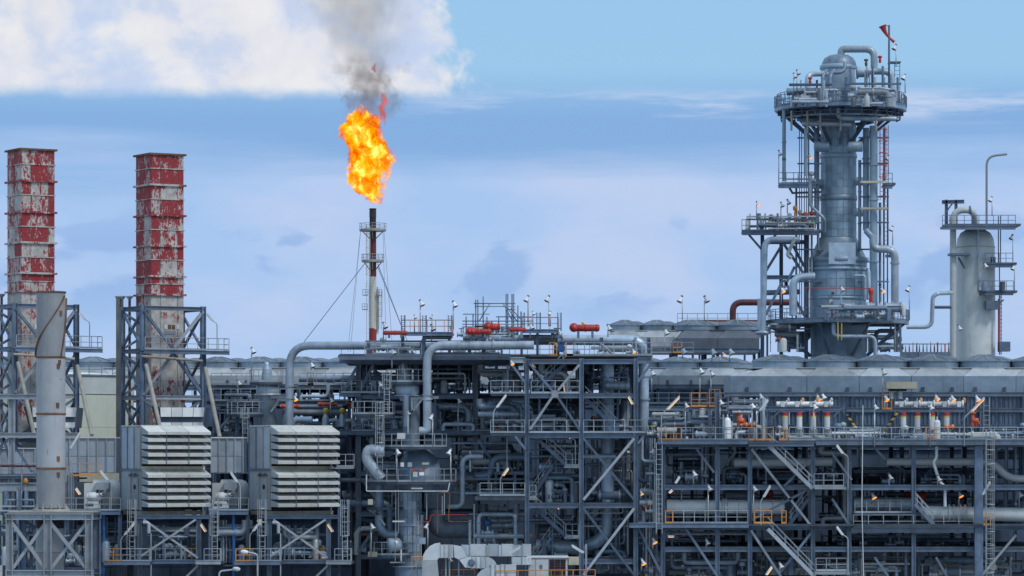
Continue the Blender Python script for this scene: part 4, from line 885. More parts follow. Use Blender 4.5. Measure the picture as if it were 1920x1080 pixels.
fr(R, -1.0, [(1262, 982), (1402, 982)], step=.9); fr(R, -1.0, [(1248, 982), (1261, 982)], mat='orange', step=.5); fr(R, -1.0, [(1415, 982), (1447, 982)], mat='orange', step=.6); fr(R, -1.0, [(1466, 982), (1474, 982)], mat='orange', step=.4)
fr(R, -.6, [(1600, 990), (1826, 990)], step=1.3); fr(R, .6, [(1603, 962), (1712, 962)], step=1.0); fr(R, 1, [(1364, 962), (1470, 962)], step=1.0)
MB().box(P(1600, 0).x, P(1714, 0).x, .6, 2, Z(965), Z(962)).build('walkway', 'deck', R)
ladder(R, P(1850, 0).x, Z(1120), Z(806), -1.9, .55); ladder(R, P(1235, 0).x, Z(1000), Z(830), -1.2, .5, False); ladder(R, P(1850, 0, 4).x, Z(815, 4), Z(745, 4), 4, .5, False)
for y in (880, 1060): MB().box(P(1845, 0).x, P(1858, 0).x, -2.0, -1.95, Z(y+8), Z(y-8)).build('ladder_gate', 'orange', R) if False else None
fr(R, -2.1, [(1845, 985), (1857, 985)], h=1.0, mat='orange', step=.6)
# ---------------------------------------------------------------- pipes inside it
pipe([(1250, 950, 1.6), (1470, 952, 1.6)], 28, 'panel_white', 'long light grey horizontal pipe low in the left half of the right module', n=28, flanges=((0, .34), (0, .48), (0, .5)), fm='vessel')
pipe([(1360, 930, 6), (1420, 930, 6)], 22, 'clad', 'ribbed drum above the long light grey pipe', rib=.35, rd=.08)
pipe([(1600, 944, 2.6), (1716, 946, 2.6)], 26, 'clad', 'grey banded exchanger shell behind the railing in the right module', n=24, flanges=((0, .15), (0, .35), (0, .52), (0, .7)), fm='clad')
pipe([(1728, 961, 1.6), (1940, 966, 1.6)], 27, 'panel_white', 'light grey horizontal pipe with bolted flanges running off the right edge', n=28, flanges=((0, .24), (0, .28), (0, .34), (0, .38)), fm='vessel')
pipe([(1376, 868, 3), (1560, 866, 3)], 17, 'vessel', 'dim pale pipe under the top deck of the right module, left part', n=18)
pipe([(1662, 866, 2), (1860, 866, 2), (1890, 898, 2), (1940, 898, 2)], 15, 'vessel', 'pale pipe under the top deck that dips down before the right edge', n=18, bend=1.2)
pipe([(1378, 838, 5), (1378, 852, 5), (1366, 862, 5), (1364, 876, 5)], 6, 'vessel', 'thin pale gooseneck pipe under the top deck beside the left columns', n=10)
pipe([(1756, 836, .5), (1756, 858, .5), (1750, 866, .5), (1762, 905, .5), (1772, 912, .5), (1772, 950, .5)], 6, 'white', 'white crooked pipe dropping from the top deck to the flanged grey pipe', n=10)
pipe([(1618, 760, -1.5), (1616, 950, -1.5), (1620, 1110, -1.5)], 1.6, 'white', 'thin white hanging line down the middle of the right module', n=6, bend=.3)
def red_motor(x, y, r, Y, label):
    t = thing('red_motor', label, 'motor', P(x, y+r, Y), 0, 'red motors in the right module'); rr = r*k(Y)
    MB().lathe(P(x, y, Y), [(0, -.3), (rr*.9, -.25), (rr, 0), (rr, .5), (0, .6)], 20, Vector((.2, 1, 0))).build('motor_body', 'red', t); MB().box(P(x-r*.8, 0, Y).x, P(x+r*.8, 0, Y).x, Y-.2, Y+.6, Z(y+r*1.4, Y), Z(y+r*.8, Y)).build('foot', 'steel', t)
red_motor(1726, 932, 10, 4, 'round red motor behind the railing of the right module'); red_motor(1440, 926, 9, 4, 'dark red motor above the long light grey pipe'); red_motor(1700, 928, 7, 5, 'smaller red motor left of the round red motor')
# ---------------------------------------------------------------- equipment on its top deck
def coalescer(x, Y, label):
    t = thing('filter_column', label, 'filter', P(x, 826, Y), 0, 'grey cylinders with red tops on the right deck')
    lathe(t, 'body', x, Y, [(5.3, 804), (5.3, 782)], 'white', 16); lathe(t, 'yellow_band', x, Y, [(5.5, 782), (5.5, 779.6)], 'yellow', 16); lathe(t, 'red_band', x, Y, [(5.4, 779.6), (5.4, 773)], 'red', 16)
    lathe(t, 'flange', x, Y, [(8, 807), (8, 804)], 'galv', 16); lathe(t, 'pot', x, Y, [(6.5, 826), (6.5, 807)], 'steel_pale', 14)
    for i in range(4): lathe(t, 'bolt_leg', x-7.5+i*5, Y-.4, [(.6, 826), (.6, 806)], 'galv', 5)
pos = ('first', 'second', 'third', 'fourth', 'fifth', 'sixth', 'seventh', 'eighth')
for i, x in enumerate((1472, 1499, 1525, 1551, 1694, 1720, 1748, 1775)): coalescer(x, 2.8, 'grey cylinder with red and yellow top, %s from the left on the right deck' % pos[i])
def header(x0, x1, label):
    Y = 2.8; t = thing('pipe_header', label, 'pipe header', P((x0+x1)/2, 766, Y), 0, 'white headers above the cylinders')
    MB().tube([P(x0, 757.5, Y), P(x1, 757.5, Y)], 4.6*k(Y), 14).build('header_pipe', 'white', t)
    n = int((x1-x0)/27)
    for i in range(n+1):
        x = x0+8+i*27
        if x > x1-4: break
        MB().box(P(x, 0, Y).x, P(x+7, 0, Y).x, Y-.3, Y+.3, Z(763, Y), Z(752.5, Y)).build('saddle_block', 'panel_white', t); MB().lathe(P(x+11, 757.5, Y), [(.22, -.06), (.33, -.06), (.33, .06), (.22, .06)], 14, Vector((1, 0, 0))).build('flange', 'white', t)
        MB().lathe(P(x+14, 750, Y), [(.05, -.3), (.14, -.2), (.14, .1), (.05, .2)], 8).build('relief_valve', 'orange' if i % 3 else 'galv', t)
header(1456, 1562, 'white header pipe with saddles above the left row of red-topped cylinders'); header(1678, 1804, 'white header pipe with saddles above the right row of red-topped cylinders')
def equipment_rack():
    Y = 4.2; t = thing('equipment_rack', 'grey steel rack with striped braces on the top deck of the right module', 'steel frame', P(1640, 826, Y))
    for x in (1432, 1458, 1540, 1577, 1585, 1668, 1674, 1812, 1872): column(t, P(x, 0, Y).x, Z(826, Y), Z(738, Y), Y+.6, .26)
    for x0, x1, y in ((1432, 1578, 766), (1585, 1812, 768), (1355, 1940, 739), (1820, 1940, 769)): beam(t, P(x0+3, y, Y+.2), P(x1-3, y, Y+.2), .2, .34)
    for a, b in (((1588, 778), (1612, 812)), ((1684, 772), (1654, 814))): MB().bar(P(*a, Y-.1), P(*b, Y-.1), .18).build('striped_brace', 'hazard', t)
    for a, b in (((1440, 793), (1460, 772)), ((1802, 790), (1822, 770)), ((1562, 782), (1580, 764))): brace(t, P(*a, Y), P(*b, Y), .14)
    fr(t, Y-.2, [(1655, 768), (1672, 768)], h=1.3, mat='orange', step=.5); fr(t, Y-.2, [(1330, 763), (1350, 763)], h=1.5, mat='orange', step=.5); fr(t, Y, [(1296, 763), (1326, 763)], h=1.2, mat='orange', step=.6)
    beam(t, P(1216, 765, Y+.2), P(1352, 765, Y+.2), .2, .3); column(t, P(1295, 0, Y).x, Z(826, Y), Z(765, Y), Y+.5, .24)
    MB().box(P(1661, 0, Y).x, P(1719, 0, Y).x, Y-.4, Y+2, Z(729, Y), Z(716, Y)).build('cable_box', 'cream', t); MB().box(P(1668, 0, Y).x, P(1700, 0, Y).x, Y, Y+1.2, Z(733, Y), Z(729.3, Y)).build('cable_tray', 'black', t)
    for x in (1671, 1688): lathe(t, 'cable_drop', x, Y+.2, [(5, 748), (5, 736), (3, 731)], 'steel_pale', 10)
equipment_rack()
def sheet_wall():
    Y = 11.5; t = thing('sheet_wall', 'blue grey corrugated sheet wall behind the right deck', 'wall', P(1680, 830, Y))
    xs = list(range(1440, 1960, 40))
    for a, b in zip(xs, xs[1:]):
        for y0, y1 in ((742, 770), (771, 798), (799, 836)):
            m_ = MB(); n = 10
            for i in range(n):
                x0, x1 = a+.6+(b-a-1.2)*i/n, a+.6+(b-a-1.2)*(i+1)/n; dy = .0 if i % 2 else .09
                m_.box(P(x0, 0, Y).x, P(x1, 0, Y).x-.001, Y+dy, Y+.2, Z(y1, Y), Z(y0, Y))
            m_.build('corrugated_sheet', 'corr', t)
    for x in xs[::2]: column(t, P(x, 0, Y-.4).x, Z(830, Y), Z(740, Y), Y-.4, .26)
    for y in (741, 770.5, 798.5): beam(t, P(1438, y, Y-.12), P(1930, y, Y-.12), .12, .22)
sheet_wall()
def gas_bottle(x, y0, label):
    Y = -.2; t = thing('gas_bottle', label, 'cylinder', P(x, 825, Y), 0, 'tall white bottles on the right deck')
    lathe(t, 'shell', x, Y, [(6.3, 825), (6.3, y0+7), (5.2, y0+3), (2, y0+1)], 'white', 18); lathe(t, 'neck', x, Y, [(1.6, y0+2), (1.6, y0-2), (.8, y0-5), (0, y0-5)], 'galv', 8); lathe(t, 'band', x, Y, [(6.5, 806), (6.5, 804)], 'galv', 18)
gas_bottle(1364, 782, 'tall white bottle standing on the right deck near its left end'); gas_bottle(1757, 786, 'tall white bottle in front of the right row of red-topped cylinders')
def monitor(x, Y, label):
    t = thing('fire_hydrant', label, 'hydrant', P(x, 826, Y), 0, 'orange hydrants on the right deck')
    lathe(t, 'stem', x, Y, [(3.2, 800), (3.2, 778), (2.2, 776)], 'redorange', 12); lathe(t, 'cap', x, Y, [(2, 777), (5.6, 776), (5.6, 773), (0, 772.6)], 'redorange', 14)
    MB().lathe(P(x+4, 789, Y), [(.12, -.3), (.24, -.3), (.24, .3), (.12, .3)], 10, Vector((1, -.4, 0))).build('outlet', 'redorange', t); b = MB(); wheel(b, P(x+7, 794, Y-.2), .25, Vector((.4, 1, 0))); b.build('hand_wheel', 'redorange', t)
    lathe(t, 'pillar', x, Y, [(2, 826), (2, 800)], 'steel', 8)
monitor(1385, 2, 'orange hydrant valve near the left end of the right deck'); monitor(1824, 2, 'orange hydrant valve beside the ladder on the right deck')
for x0, x1, y, lab in ((1393, 1419, 797, 'orange horizontal drum beside the left orange hydrant'), (1771, 1790, 801, 'small orange drum beside the right white bottle')):
    pipe([(x0, y, 1.5), (x1, y, 1.5)], 8, 'redorange', lab, 'drum', name='orange_drum', n=16, flanges=((0, .25), (0, .8)), fm='orange')
pipe([(1380, 826, .6), (1380, 811, .6), (1404, 810, .6)], 6, 'white', 'white pipe elbow on the deck right of the left white bottle', n=10); pipe([(1398, 810, .4), (1403, 810, .4)], 6.8, 'blue', 'small blue band on the white pipe elbow', n=12, name='blue_band', cat='pipe band')
pipe([(1764, 814, .6), (1820, 815, .6)], 6, 'white', 'white pipe on the deck right of the right white bottle', n=10, flanges=((0, .5), (0, .8))); pipe([(1816, 818, 1), (1868, 817, 1), (1870, 826, 1)], 15, 'panel_white', 'light grey drum behind the ladder on the right deck', n=18, flanges=((0, .15), (0, .8)))
pipe([(1215, 790, 4), (1340, 790, 4)], 14, 'clad_blue', 'dark clad pipe lying at the left end of the right deck', n=16, flanges=((0, .25), (0, .6)), fm='clad')
lathe_t = thing('grey_drum', 'small grey upright drum between the lamps left of the tall deck post', 'drum', P(1317, 800, 4)); lathe(lathe_t, 'shell', 1317, 4, [(6, 800), (6, 768), (5, 766)], 'panel_white', 14); lathe(lathe_t, 'lid', 1317, 4, [(6.4, 768), (6.4, 765.6), (0, 765)], 'galv', 14)
backdrop(1243, 1990, 842, 24, 8, 'dark panelled shelter added deep inside the right module', bays=12)  # added panels that keep the bays in front of them dark
# ================================================================ fin-fan coolers
def fan_bank(name_label, x0, w, n, Y, ys, mats, ext=0.0, rows=2, stubs=True, sub=None, group='fin-fan cooler banks'):
    """ys: cone tip, ring top, ring bottom / hip top, hip bottom / box top, box bottom (photo rows)"""
    yt, yr, yh, yb, ye = ys; mc, mr, mh, mb = mats; t = thing('fan_cooler_bank', name_label, 'air cooler', P(x0, ye, Y), 0, group); kk = k(Y); W_ = w*kk; X0 = P(x0, 0, Y).x
    z = [Z(y, Y) for y in ys]; Rr = W_*.495; E = ext*kk; ns = 24
    for r_ in range(rows):
        for i in range(n):
            c = Vector((X0+W_*(i+.5+.38*r_), Y+W_*(r_+.78), 0))
            vs = [Vector((c.x, c.y, z[0]))]+[Vector((c.x+math.cos(a*math.tau/ns)*Rr*q, c.y+math.sin(a*math.tau/ns)*Rr*q, zz)) for q, zz in ((.22, z[0]-.03), (.86, z[1]+.12), (1.02, z[1])) for a in range(ns)]
            fs = [(0, 1+a, 1+(a+1) % ns) for a in range(ns)]+[(1+a+ns*q, 1+a+ns*(q+1), 1+(a+1) % ns+ns*(q+1), 1+(a+1) % ns+ns*q) for q in (0, 1) for a in range(ns)]
            cone = MB().add(vs, fs).build('fan_cowl', mc, t)
            m_ = MB()
            for a in range(0, ns, 2):
                d = Vector((math.cos(a*math.tau/ns), math.sin(a*math.tau/ns), 0)); m_.bar(c+d*Rr*.2+Vector((0, 0, z[0]-.02)), c+d*Rr*1.0+Vector((0, 0, z[1]+.05)), .09, .09)
            if r_ == 0: m_.build('guard_rib', mr, cone)
            b = MB(); q0, q1 = Rr*1.0, Rr*1.0
            b.lathe(Vector((c.x, c.y, 0)), [(Rr*1.0, z[2]), (Rr*1.0, z[1]-.02)], 32); b.lathe(Vector((c.x, c.y, 0)), [(Rr*1.04, z[1]-.08), (Rr*1.04, z[1])], 32); b.build('fan_ring', mr, t)
        # one roof plate carries the rings of the row
    MB().box(X0+.2*W_-E*.5, X0+W_*(n+.3), Y+.26*W_, Y+W_*rows-.1, z[2]-.05, z[2]+.03).build('ring_plate', mh, t)
    for i in range(n):                                # sloping plenum faces and the valleys between them
        a = X0+W_*i-(E if i == 0 else 0); b = X0+W_*(i+1); yb_, yt_ = Y+.02, Y+.26*W_
        MB().prism([Vector((a+.02, yb_, z[3])), Vector((b-.02, yb_, z[3])), Vector((b-.2*W_, yt_, z[2]-.06)), Vector((X0+W_*i+.2*W_, yt_, z[2]-.06))], Vector((0, .06, -.03))).build('plenum_face', mh, t)
        MB().prism([Vector((b, yb_+.03, z[3]+.01)), Vector((b+.2*W_-.03, Y+.30*W_, z[2]-.06)), Vector((b-.2*W_+.03, Y+.30*W_, z[2]-.06))], Vector((0, .06, -.04))).build('plenum_valley', mh, t)
    MB().prism([Vector((X0-E, yb_, z[3])), Vector((X0+.2*W_, yt_, z[2]-.06)), Vector((X0+.2*W_, Y+W_*rows-.1, z[2]-.06)), Vector((X0-E, Y+W_*rows-.1, z[3]))], Vector((.06, 0, -.03))).build('plenum_end', mh, t)
    for i in range(n):
        a = X0+W_*i-(E if i == 0 else 0); b = X0+W_*(i+1)
        MB().box(a+.02, b-.02, Y, Y+.1, z[4], z[3]).build('side_panel', mb, t)
        if stubs:
            for f in (.22, .78): MB().box(a+(b-a)*f-.12, a+(b-a)*f+.12, Y-.3, Y-.01, z[4]-.05, z[4]+.45).build('bracket', 'steel_dark', t)
    MB().box(X0-E+.02, X0+W_*n, Y+.12, Y+W_*rows, z[4]+.02, z[3]-.03).build('bundle', 'steel_dark', t); MB().box(X0-E, X0-E+.1, Y+.02, Y+W_*rows, z[4], z[3]).build('end_panel', mb, t)
    if sub:
        for i in range(n+1):
            for yy in (Y+.6, Y+W_*rows-.6): column(t, X0+W_*i, sub, z[4], yy, .3, 'steel_dark')
        MB().box(X0-E, X0+W_*n, Y+.1, Y+W_*rows, z[4]-.4, z[4]-.02).build('support_girder', 'steel', t)
    return t
fan_bank('large blue grey fan cooler bank along the right edge, in front of the two columns', 1415, 98, 6, 22, (662.5, 675, 689, 705, 735), ('cone', 'fan', 'fan_pale', 'fan'), 46, sub=8.0)
fan_bank('long pale fan cooler bank on the horizon behind the chimneys and centre modules', -30, 79, 18, 62, (667, 677, 689, 704, 721), ('cone', 'fan', 'fan_pale', 'fan_pale'), 0, sub=8.0)
fan_bank('small pale fan cooler bank behind the right end of the upper deck', 1143, 60, 3, 84, (598, 608, 619, 632, 650), ('cone', 'fan', 'fan_pale', 'fan_pale'), 18, sub=8.0, stubs=False)
fan_bank('dark grey fan cooler bank at the foot of the tall column', 1268, 78, 2, 76, (597, 608, 618, 634, 654), ('cone', 'fan', 'fan_dark', 'fan_dark'), 0, sub=8.0, stubs=False)
def cooler_deck(x0, x1, y, Y, label, orange=None):
    t = thing('cooler_walkway', label, 'walkway', P(x0, y, Y)); MB().box(P(x0, 0, Y).x, P(x1, 0, Y).x, Y, Y+1.6, Z(y+2.5, Y), Z(y, Y)).build('deck_plate', 'deck', t); handrail(t, [P(x0, y, Y), P(x1, y, Y)], 1.1, 'rail', 1.1)
    n = int((x1-x0)/40)
    for i in range(n+1): column(t, P(x0+(x1-x0)*i/n, 0, Y).x, 8, Z(y+2, Y), Y+1.2, .22, 'steel')
    if orange: handrail(t, [P(orange[0], y, Y-.1), P(orange[1], y, Y-.1)], 1.2, 'orange', .5)
cooler_deck(1215, 1372, 757, 58, 'railed walkway below the pale coolers right of the stair module'); cooler_deck(120, 480, 752, 58, 'railed walkway below the long cooler bank behind the chimneys'); cooler_deck(1215, 1300, 662, 72, 'railed walkway below the small pale coolers', (1262, 1278)); cooler_deck(1270, 1440, 606, 96, 'rusty railed pipe walkway on top behind the dark coolers')
for i, (x0, x1, y) in enumerate(((1215, 1280, 770), (1290, 1372, 775), (480, 640, 772))): pipe([(x0, y, 60), (x1, y, 60)], 10, 'clad_dark', ('dim header pipe below the walkway right of the stair module', 'second dim header pipe below the walkway right of the stair module', 'dim header pipe behind the rear module')[i], n=12)
backdrop(1195, 1400, 729, 82, 3, 'dark panelled shelter added below the pale coolers right of the stair module', bays=5)  # added to close the bright sky gap under the coolers
# ================================================================ the tall column
def tall_column():
    Y = 44; cx = 1572; t = thing('tall_column', 'tall blue grey process column with a crowded round top platform', 'column', Vector((P(cx, 0, Y).x, Y, 0))); kk = k(Y); c = P(cx, HZ, Y)
    lathe(t, 'base_shell', cx, Y, [(52, 900), (52, 604)], 'tower', 48); lathe(t, 'lower_shell', cx-1, Y, [(52.5, 604), (52.5, 500)], 'tower', 48); lathe(t, 'cone_section', cx-1, Y, [(54.5, 500), (54.5, 484), (52, 482), (35, 446)], 'tower', 48)
    for y0, y1, r in ((446, 376, 33), (367, 297, 33), (290, 232, 32.5)): lathe(t, 'shell_section', cx, Y, [(r, y0), (r, y1)], 'tower', 48)
    for y0, y1, r in ((376, 367, 35), (297, 290, 35), (508, 503, 56), (492, 484, 56.5), (562, 558, 54)): lathe(t, 'stiffening_ring', cx, Y, [(r-2, y0+.6), (r, y0), (r, y1), (r-2, y1-.6)], 'tower', 48)
    lathe(t, 'top_shell', cx-1, Y, [(32, 232), (32, 128)], 'tower', 40); lathe(t, 'top_collar', cx-1, Y, [(33.5, 130), (34, 129), (34, 124), (32, 122)], 'tower', 40); lathe(t, 'dome', cx+1, Y, [(32.5, 124), (31.5, 117), (27, 109), (18, 104), (7, 102), (0, 102)], 'clad_blue', 36)
    # cladding sheets on the visible side
    for (ya, yb, r, nr) in ((366, 298, 33, 5), (445, 377, 33, 5), (556, 509, 52.8, 3), (289, 234, 32.6, 4)):
        for i in range(nr):
            for j in range(9):
                a0, a1 = rad(184+j*19.2+.7), rad(184+(j+1)*19.2-.7); z1, z0 = Z(ya+(yb-ya)*i/nr, Y), Z(ya+(yb-ya)*(i+1)/nr, Y); z0, z1 = min(z0, z1)+.025, max(z0, z1)-.025; vs = []
                for q in (r*kk, r*kk+.04):
                    for a in (a0, (a0+a1)/2, a1): vs += [(c.x+math.cos(a)*q, Y+math.sin(a)*q, z0), (c.x+math.cos(a)*q, Y+math.sin(a)*q, z1)]
                MB().add(vs, [(6, 8, 9, 7), (8, 10, 11, 9), (0, 6, 7, 1), (10, 4, 5, 11), (7, 9, 3, 1), (9, 11, 5, 3), (6, 0, 2, 8), (8, 2, 4, 10)]).build('cladding_sheet', 'tower', t)
    MB().box(P(1549, 0, Y).x, P(1599, 0, Y).x, Y-55*kk, Y-54*kk+.1, Z(498, Y), Z(458, Y)).build('cover_plate', 'clad', t)
    for sx_ in (1551, 1597): MB().bar(P(sx_, 478, Y-55*kk+.1), P(sx_, 478, Y-38*kk), .12).build('plate_stay', 'steel', t)
    for x in (1546, 1593): MB().lathe(P(x, 274, Y-30*kk), [(.0, -.05), (.3, -.05), (.42, 0), (.42, .7)], 14, Vector((0, 1, 0))).build('nozzle', 'tower', t)
    for x, s_ in ((1534, -1), (1611, 1)): MB().lathe(P(x, 275, Y-4), [(0, -.3), (.5, -.3), (.5, 1)], 14, Vector((-s_, .2, 0))).build('nozzle', 'tower', t)
    for x, y, r in ((1533, 345, 9), (1612, 340, 8), (1609, 398, 8)): MB().lathe(P(x, y, Y-8*kk), [(0, -.5), (r*kk, -.5), (r*kk, 1.2)], 16, Vector((1 if x < cx else -1, 0, 0))).build('nozzle', 'tower', t)
    # top platform: round, with deep fascia, struts and lower hangers
    rplat(t, 1576, Y, 124, 203, 0, 360, seg=16, th=.34, step=.65, mat='clad_blue', rm='steel'); handrail(t, [Vector((P(1576, 0, Y).x, Y, Z(203, Y)))+Vector((math.cos(rad(a)), math.sin(rad(a)), 0))*119*kk for a in range(150, 391, 15)], 1.35, 'steel', .9)
    for a in range(0, 360, 30):
        d = Vector((math.cos(rad(a)), math.sin(rad(a)), 0)); p0 = Vector((P(1576, 0, Y).x, Y, Z(207, Y))); p1 = Vector((c.x, Y, Z(272, Y)))
        brace(t, p0+d*116*kk, p1+d*38*kk, .26, 'steel' if a % 60 else 'steel_dark'); beam(t, p0+d*34*kk+Vector((0, 0, -.3)), p0+d*118*kk+Vector((0, 0, -.3)), .3, .5, 'steel_dark')
    for x in (1484, 1514, 1538, 1576, 1642): lathe(t, 'hanger', x, Y-4.5, [(2, 245), (2, 208)], 'tan', 8)
    for y, q in ((216, 86), (228, 62)):
        for a in range(0, 360, 30): d, d2 = [Vector((math.cos(rad(v)), math.sin(rad(v)), 0)) for v in (a, a+30)]; o = Vector((P(1576, 0, Y).x, Y, Z(y, Y))); beam(t, o+d*q*kk, o+d2*q*kk, .22, .3, 'steel')
    for a in range(15, 360, 30): d = Vector((math.cos(rad(a)), math.sin(rad(a)), 0)); o = Vector((P(1576, 0, Y).x, Y, 0)); MB().bar(o+d*112*kk+Vector((0, 0, Z(210, Y))), o+d*112*kk+Vector((0, 0, Z(226, Y))), .14).build('hanger_post', 'steel_dark', t)
    handrail(t, [Vector((P(1576, 0, Y).x, Y, Z(226, Y)))+Vector((math.cos(rad(a)), math.sin(rad(a)), 0))*112*kk for a in range(165, 376, 15)], 1.0, 'steel', 1.1)
    # lower platform
    rplat(t, 1572, Y, 132, 603, 0, 360, seg=16, th=.3, step=.8, rin=40, mat='clad_blue', rm='steel')
    for a in (20, 70, 110, 160, 198, 248, 292, 342):
        d = Vector((math.cos(rad(a)), math.sin(rad(a)), 0)); p0 = Vector((P(1572, 0, Y).x, Y, Z(610, Y))); p1 = Vector((c.x, Y, Z(668, Y))); brace(t, p0+d*124*kk, p1+d*55*kk, .2, 'steel'); beam(t, p0+d*54*kk+Vector((0, 0, .1)), p0+d*126*kk+Vector((0, 0, .1)), .3, .36, 'steel')
    # side platforms
    for (x0, x1, y) in ((1460, 1530, 346), (1391, 1536, 434), (1655, 1673, 347)):
        MB().box(P(x0, 0, Y).x, P(x1, 0, Y).x, Y-3, Y+1, Z(y+4, Y), Z(y, Y)).build('side_platform', 'steel_dark', t); s_ = -1 if x0 < cx else 1
        e = [P(x0, y, Y+1), P(x0, y, Y-3), P(x1, y, Y-3)] if s_ < 0 else [P(x0, y, Y-3), P(x1, y, Y-3), P(x1, y, Y+1)]
        handrail(t, e, 1.15, 'steel', .75); beam(t, P(x0, y+3, Y-3.1), P(x1, y+3, Y-3.1), .16, .4, 'steel')
    for (a, b) in (((1404, 440), (1430, 470)), ((1455, 440), (1430, 465)), ((1480, 352), (1486, 362))): brace(t, P(*a, Y-2.8), P(*b, Y-2.8), .2, 'steel_dark')
    beam(t, P(1484, 362, Y-2.8), P(1540, 360, Y-2.8), .16, .2, 'steel_dark')
    # service frame on the left
    for x in (1428, 1510): column(t, P(x, 0, Y).x, Z(680, Y), Z(440, Y), Y-1, .34, 'steel')
    column(t, P(1470, 0, Y).x, Z(680, Y), Z(440, Y), Y+3.6, .34, 'steel_dark')
    for y in (454, 520, 604): beam(t, P(1430, y, Y-1), P(1512, y, Y-1), .26, .4, 'steel')
    for (a, b) in (((1432, 515), (1467, 458)), ((1470, 458), (1508, 515)), ((1432, 598), (1468, 525)), ((1470, 525), (1512, 598)), ((1490, 500), (1470, 540)), ((1484, 455), (1508, 500))): brace(t, P(*a, Y-1.3), P(*b, Y-1.3), .26, 'steel')
    for x in (1499, 1503, 1508, 1512): pipe([(x, 240, Y-2+.2*(x % 3)), (x, 590, Y-2)], 1.7, 'steel_dark', par=t, name='conduit', n=6)
    pipe([(1470, 206, Y-2.6), (1470, 340, Y-2.6)], 7, 'tower', par=t, name='downcomer', n=12, flanges=((0, .45),)); pipe([(1511, 240, Y-4), (1511, 330, Y-4)], 6, 'tower', par=t, name='downcomer', n=10, flanges=((0, .6),)); pipe([(1470, 296, Y-2.6), (1470, 301, Y-2.6)], 7.6, 'green', par=t, name='green_band', n=12); pipe([(1530, 240, Y-2), (1530, 420, Y-2)], 7, 'steel', par=t, name='downcomer', n=10, flanges=((0, .75),))
    pipe([(1519, 330, Y-4.2), (1519, 385, Y-4.2), (1546, 410, Y-4.2), (1546, 434, Y-3)], 6, 'clad', par=t, name='offset_pipe', n=10)
    pipe([(1624, 240, Y-2), (1624, 432, Y-2)], 12, 'tower', par=t, name='riser', n=14, flanges=((0, .3), (0, .55))); pipe([(1638, 236, Y-3), (1638, 600, Y-3)], 15, 'tower', par=t, name='riser', n=16, flanges=((0, .2), (0, .38), (0, .7)))
    pipe([(1624, 432, Y-3), (1638, 448, Y-3.4)], 12, 'tower', par=t, name='crossover', n=14)
    pipe([(1637, 440, Y-4.5), (1637, 467, Y-4.5), (1678, 467, Y-4.5), (1678, 572, Y-4.5)], 14, 'clad', par=t, name='loop_pipe', n=16, rib=.35, bend=1.1, flanges=((2, .25),))
    pipe([(1660, 480, Y-4), (1672, 480, Y-4)], 6, 'clad', par=t, name='valve_stub', n=10)
    pipe([(1500, 449, Y-3.5), (1434, 449, Y-3.5), (1430, 625, Y-3.5)], 11.5, 'clad', par=t, name='left_riser', n=16, rib=.4, rd=.025, bend=.9); lathe(t, 'riser_foot', 1430, Y-3.5, [(7, 629), (14, 626), (14, 622), (7, 620)], 'clad', 16)
    pipe([(1424, 560, Y-2.4), (1424, 618, Y-2.4)], 8, 'clad', par=t, name='short_riser', n=12); pipe([(1430, 549, Y+1), (1500, 547, Y+1)], 10, 'clad_blue', par=t, name='crossing_pipe', n=12)
    pipe([(1528, 518, Y-5), (1487, 520, Y-5), (1487, 592, Y-5)], 14, 'clad', par=t, name='ribbed_elbow', n=16, rib=.3, bend=1.2, rd=.07)
    pipe([(1490, 448, Y-4), (1476, 478, Y-4), (1484, 484, Y-4)], 7, 'panel_white', par=t, name='white_elbow', n=10)
    pipe([(1602, 517, Y-5.4), (1622, 517, Y-5.4), (1622, 562, Y-5.4)], 6, 'clad', par=t, name='small_pipe', n=10, bend=.3); lathe(t, 'pot', 1629, Y-5, [(4, 562), (4, 510), (2, 506)], 'clad', 12)
    pipe([(1563, 606, Y-6), (1563, 628, Y-6), (1575, 631, Y-6), (1640, 631, Y-6), (1642, 668, Y-6)], 8, 'clad', par=t, name='under_pipe', n=12, bend=.6); pipe([(1644, 650, Y-5), (1676, 650, Y-5)], 6, 'clad', par=t, name='under_pipe', n=10)
    for x, y0, y1, d_, m_ in ((1534, 236, 600, 5, 'clad_blue'), (1612, 300, 470, 6, 'clad_blue'), (1650, 380, 600, 5, 'clad_blue'), (1657, 240, 600, 3, 'steel'), (1522, 350, 520, 4, 'tower'), (1516, 240, 600, 3, 'steel_pale'), (1493, 346, 600, 4, 'steel'), (1664, 345, 600, 2.4, 'maroon')): pipe([(x, y0, Y-1.6), (x, y1, Y-1.6)], d_, m_, par=t, name='riser', n=8, flanges=((0, .35), (0, .7)))
    for y in (262, 310, 372, 420, 470, 530): MB().box(P(1606, 0, Y).x, P(1662, 0, Y).x, Y-2.4, Y-1.9, Z(y+1.2, Y), Z(y-1.2, Y)).build('pipe_bracket', 'steel', t); MB().box(P(1492, 0, Y).x, P(1540, 0, Y).x, Y-2.2, Y-1.8, Z(y+1.2, Y), Z(y-1.2, Y)).build('pipe_bracket', 'steel', t)
    # drums on the lower platform
    for (x0, x1, y, d) in ((1576, 1600, 576, 14), (1600, 1632, 577, 11), (1632, 1652, 576, 16), (1660, 1690, 577, 18)): pipe([(x0, y, Y-7), (x1, y, Y-7)], d, 'clad', par=t, name='drum', n=16, flanges=((0, .04), (0, .96)))
    pipe([(1562, 592, Y-7.2), (1562, 582, Y-7.2), (1578, 576, Y-7.2)], 6, 'clad', par=t, name='drain_elbow', n=10, bend=.4); pipe([(1562, 587, Y-7.2), (1562, 592, Y-7.2)], 6.8, 'red', par=t, name='red_band', n=10)
    for x in (1571, 1578): lathe(t, 'yellow_post', x, Y-6.7, [(1.1, 638), (1.1, 604)], 'yellow', 6)
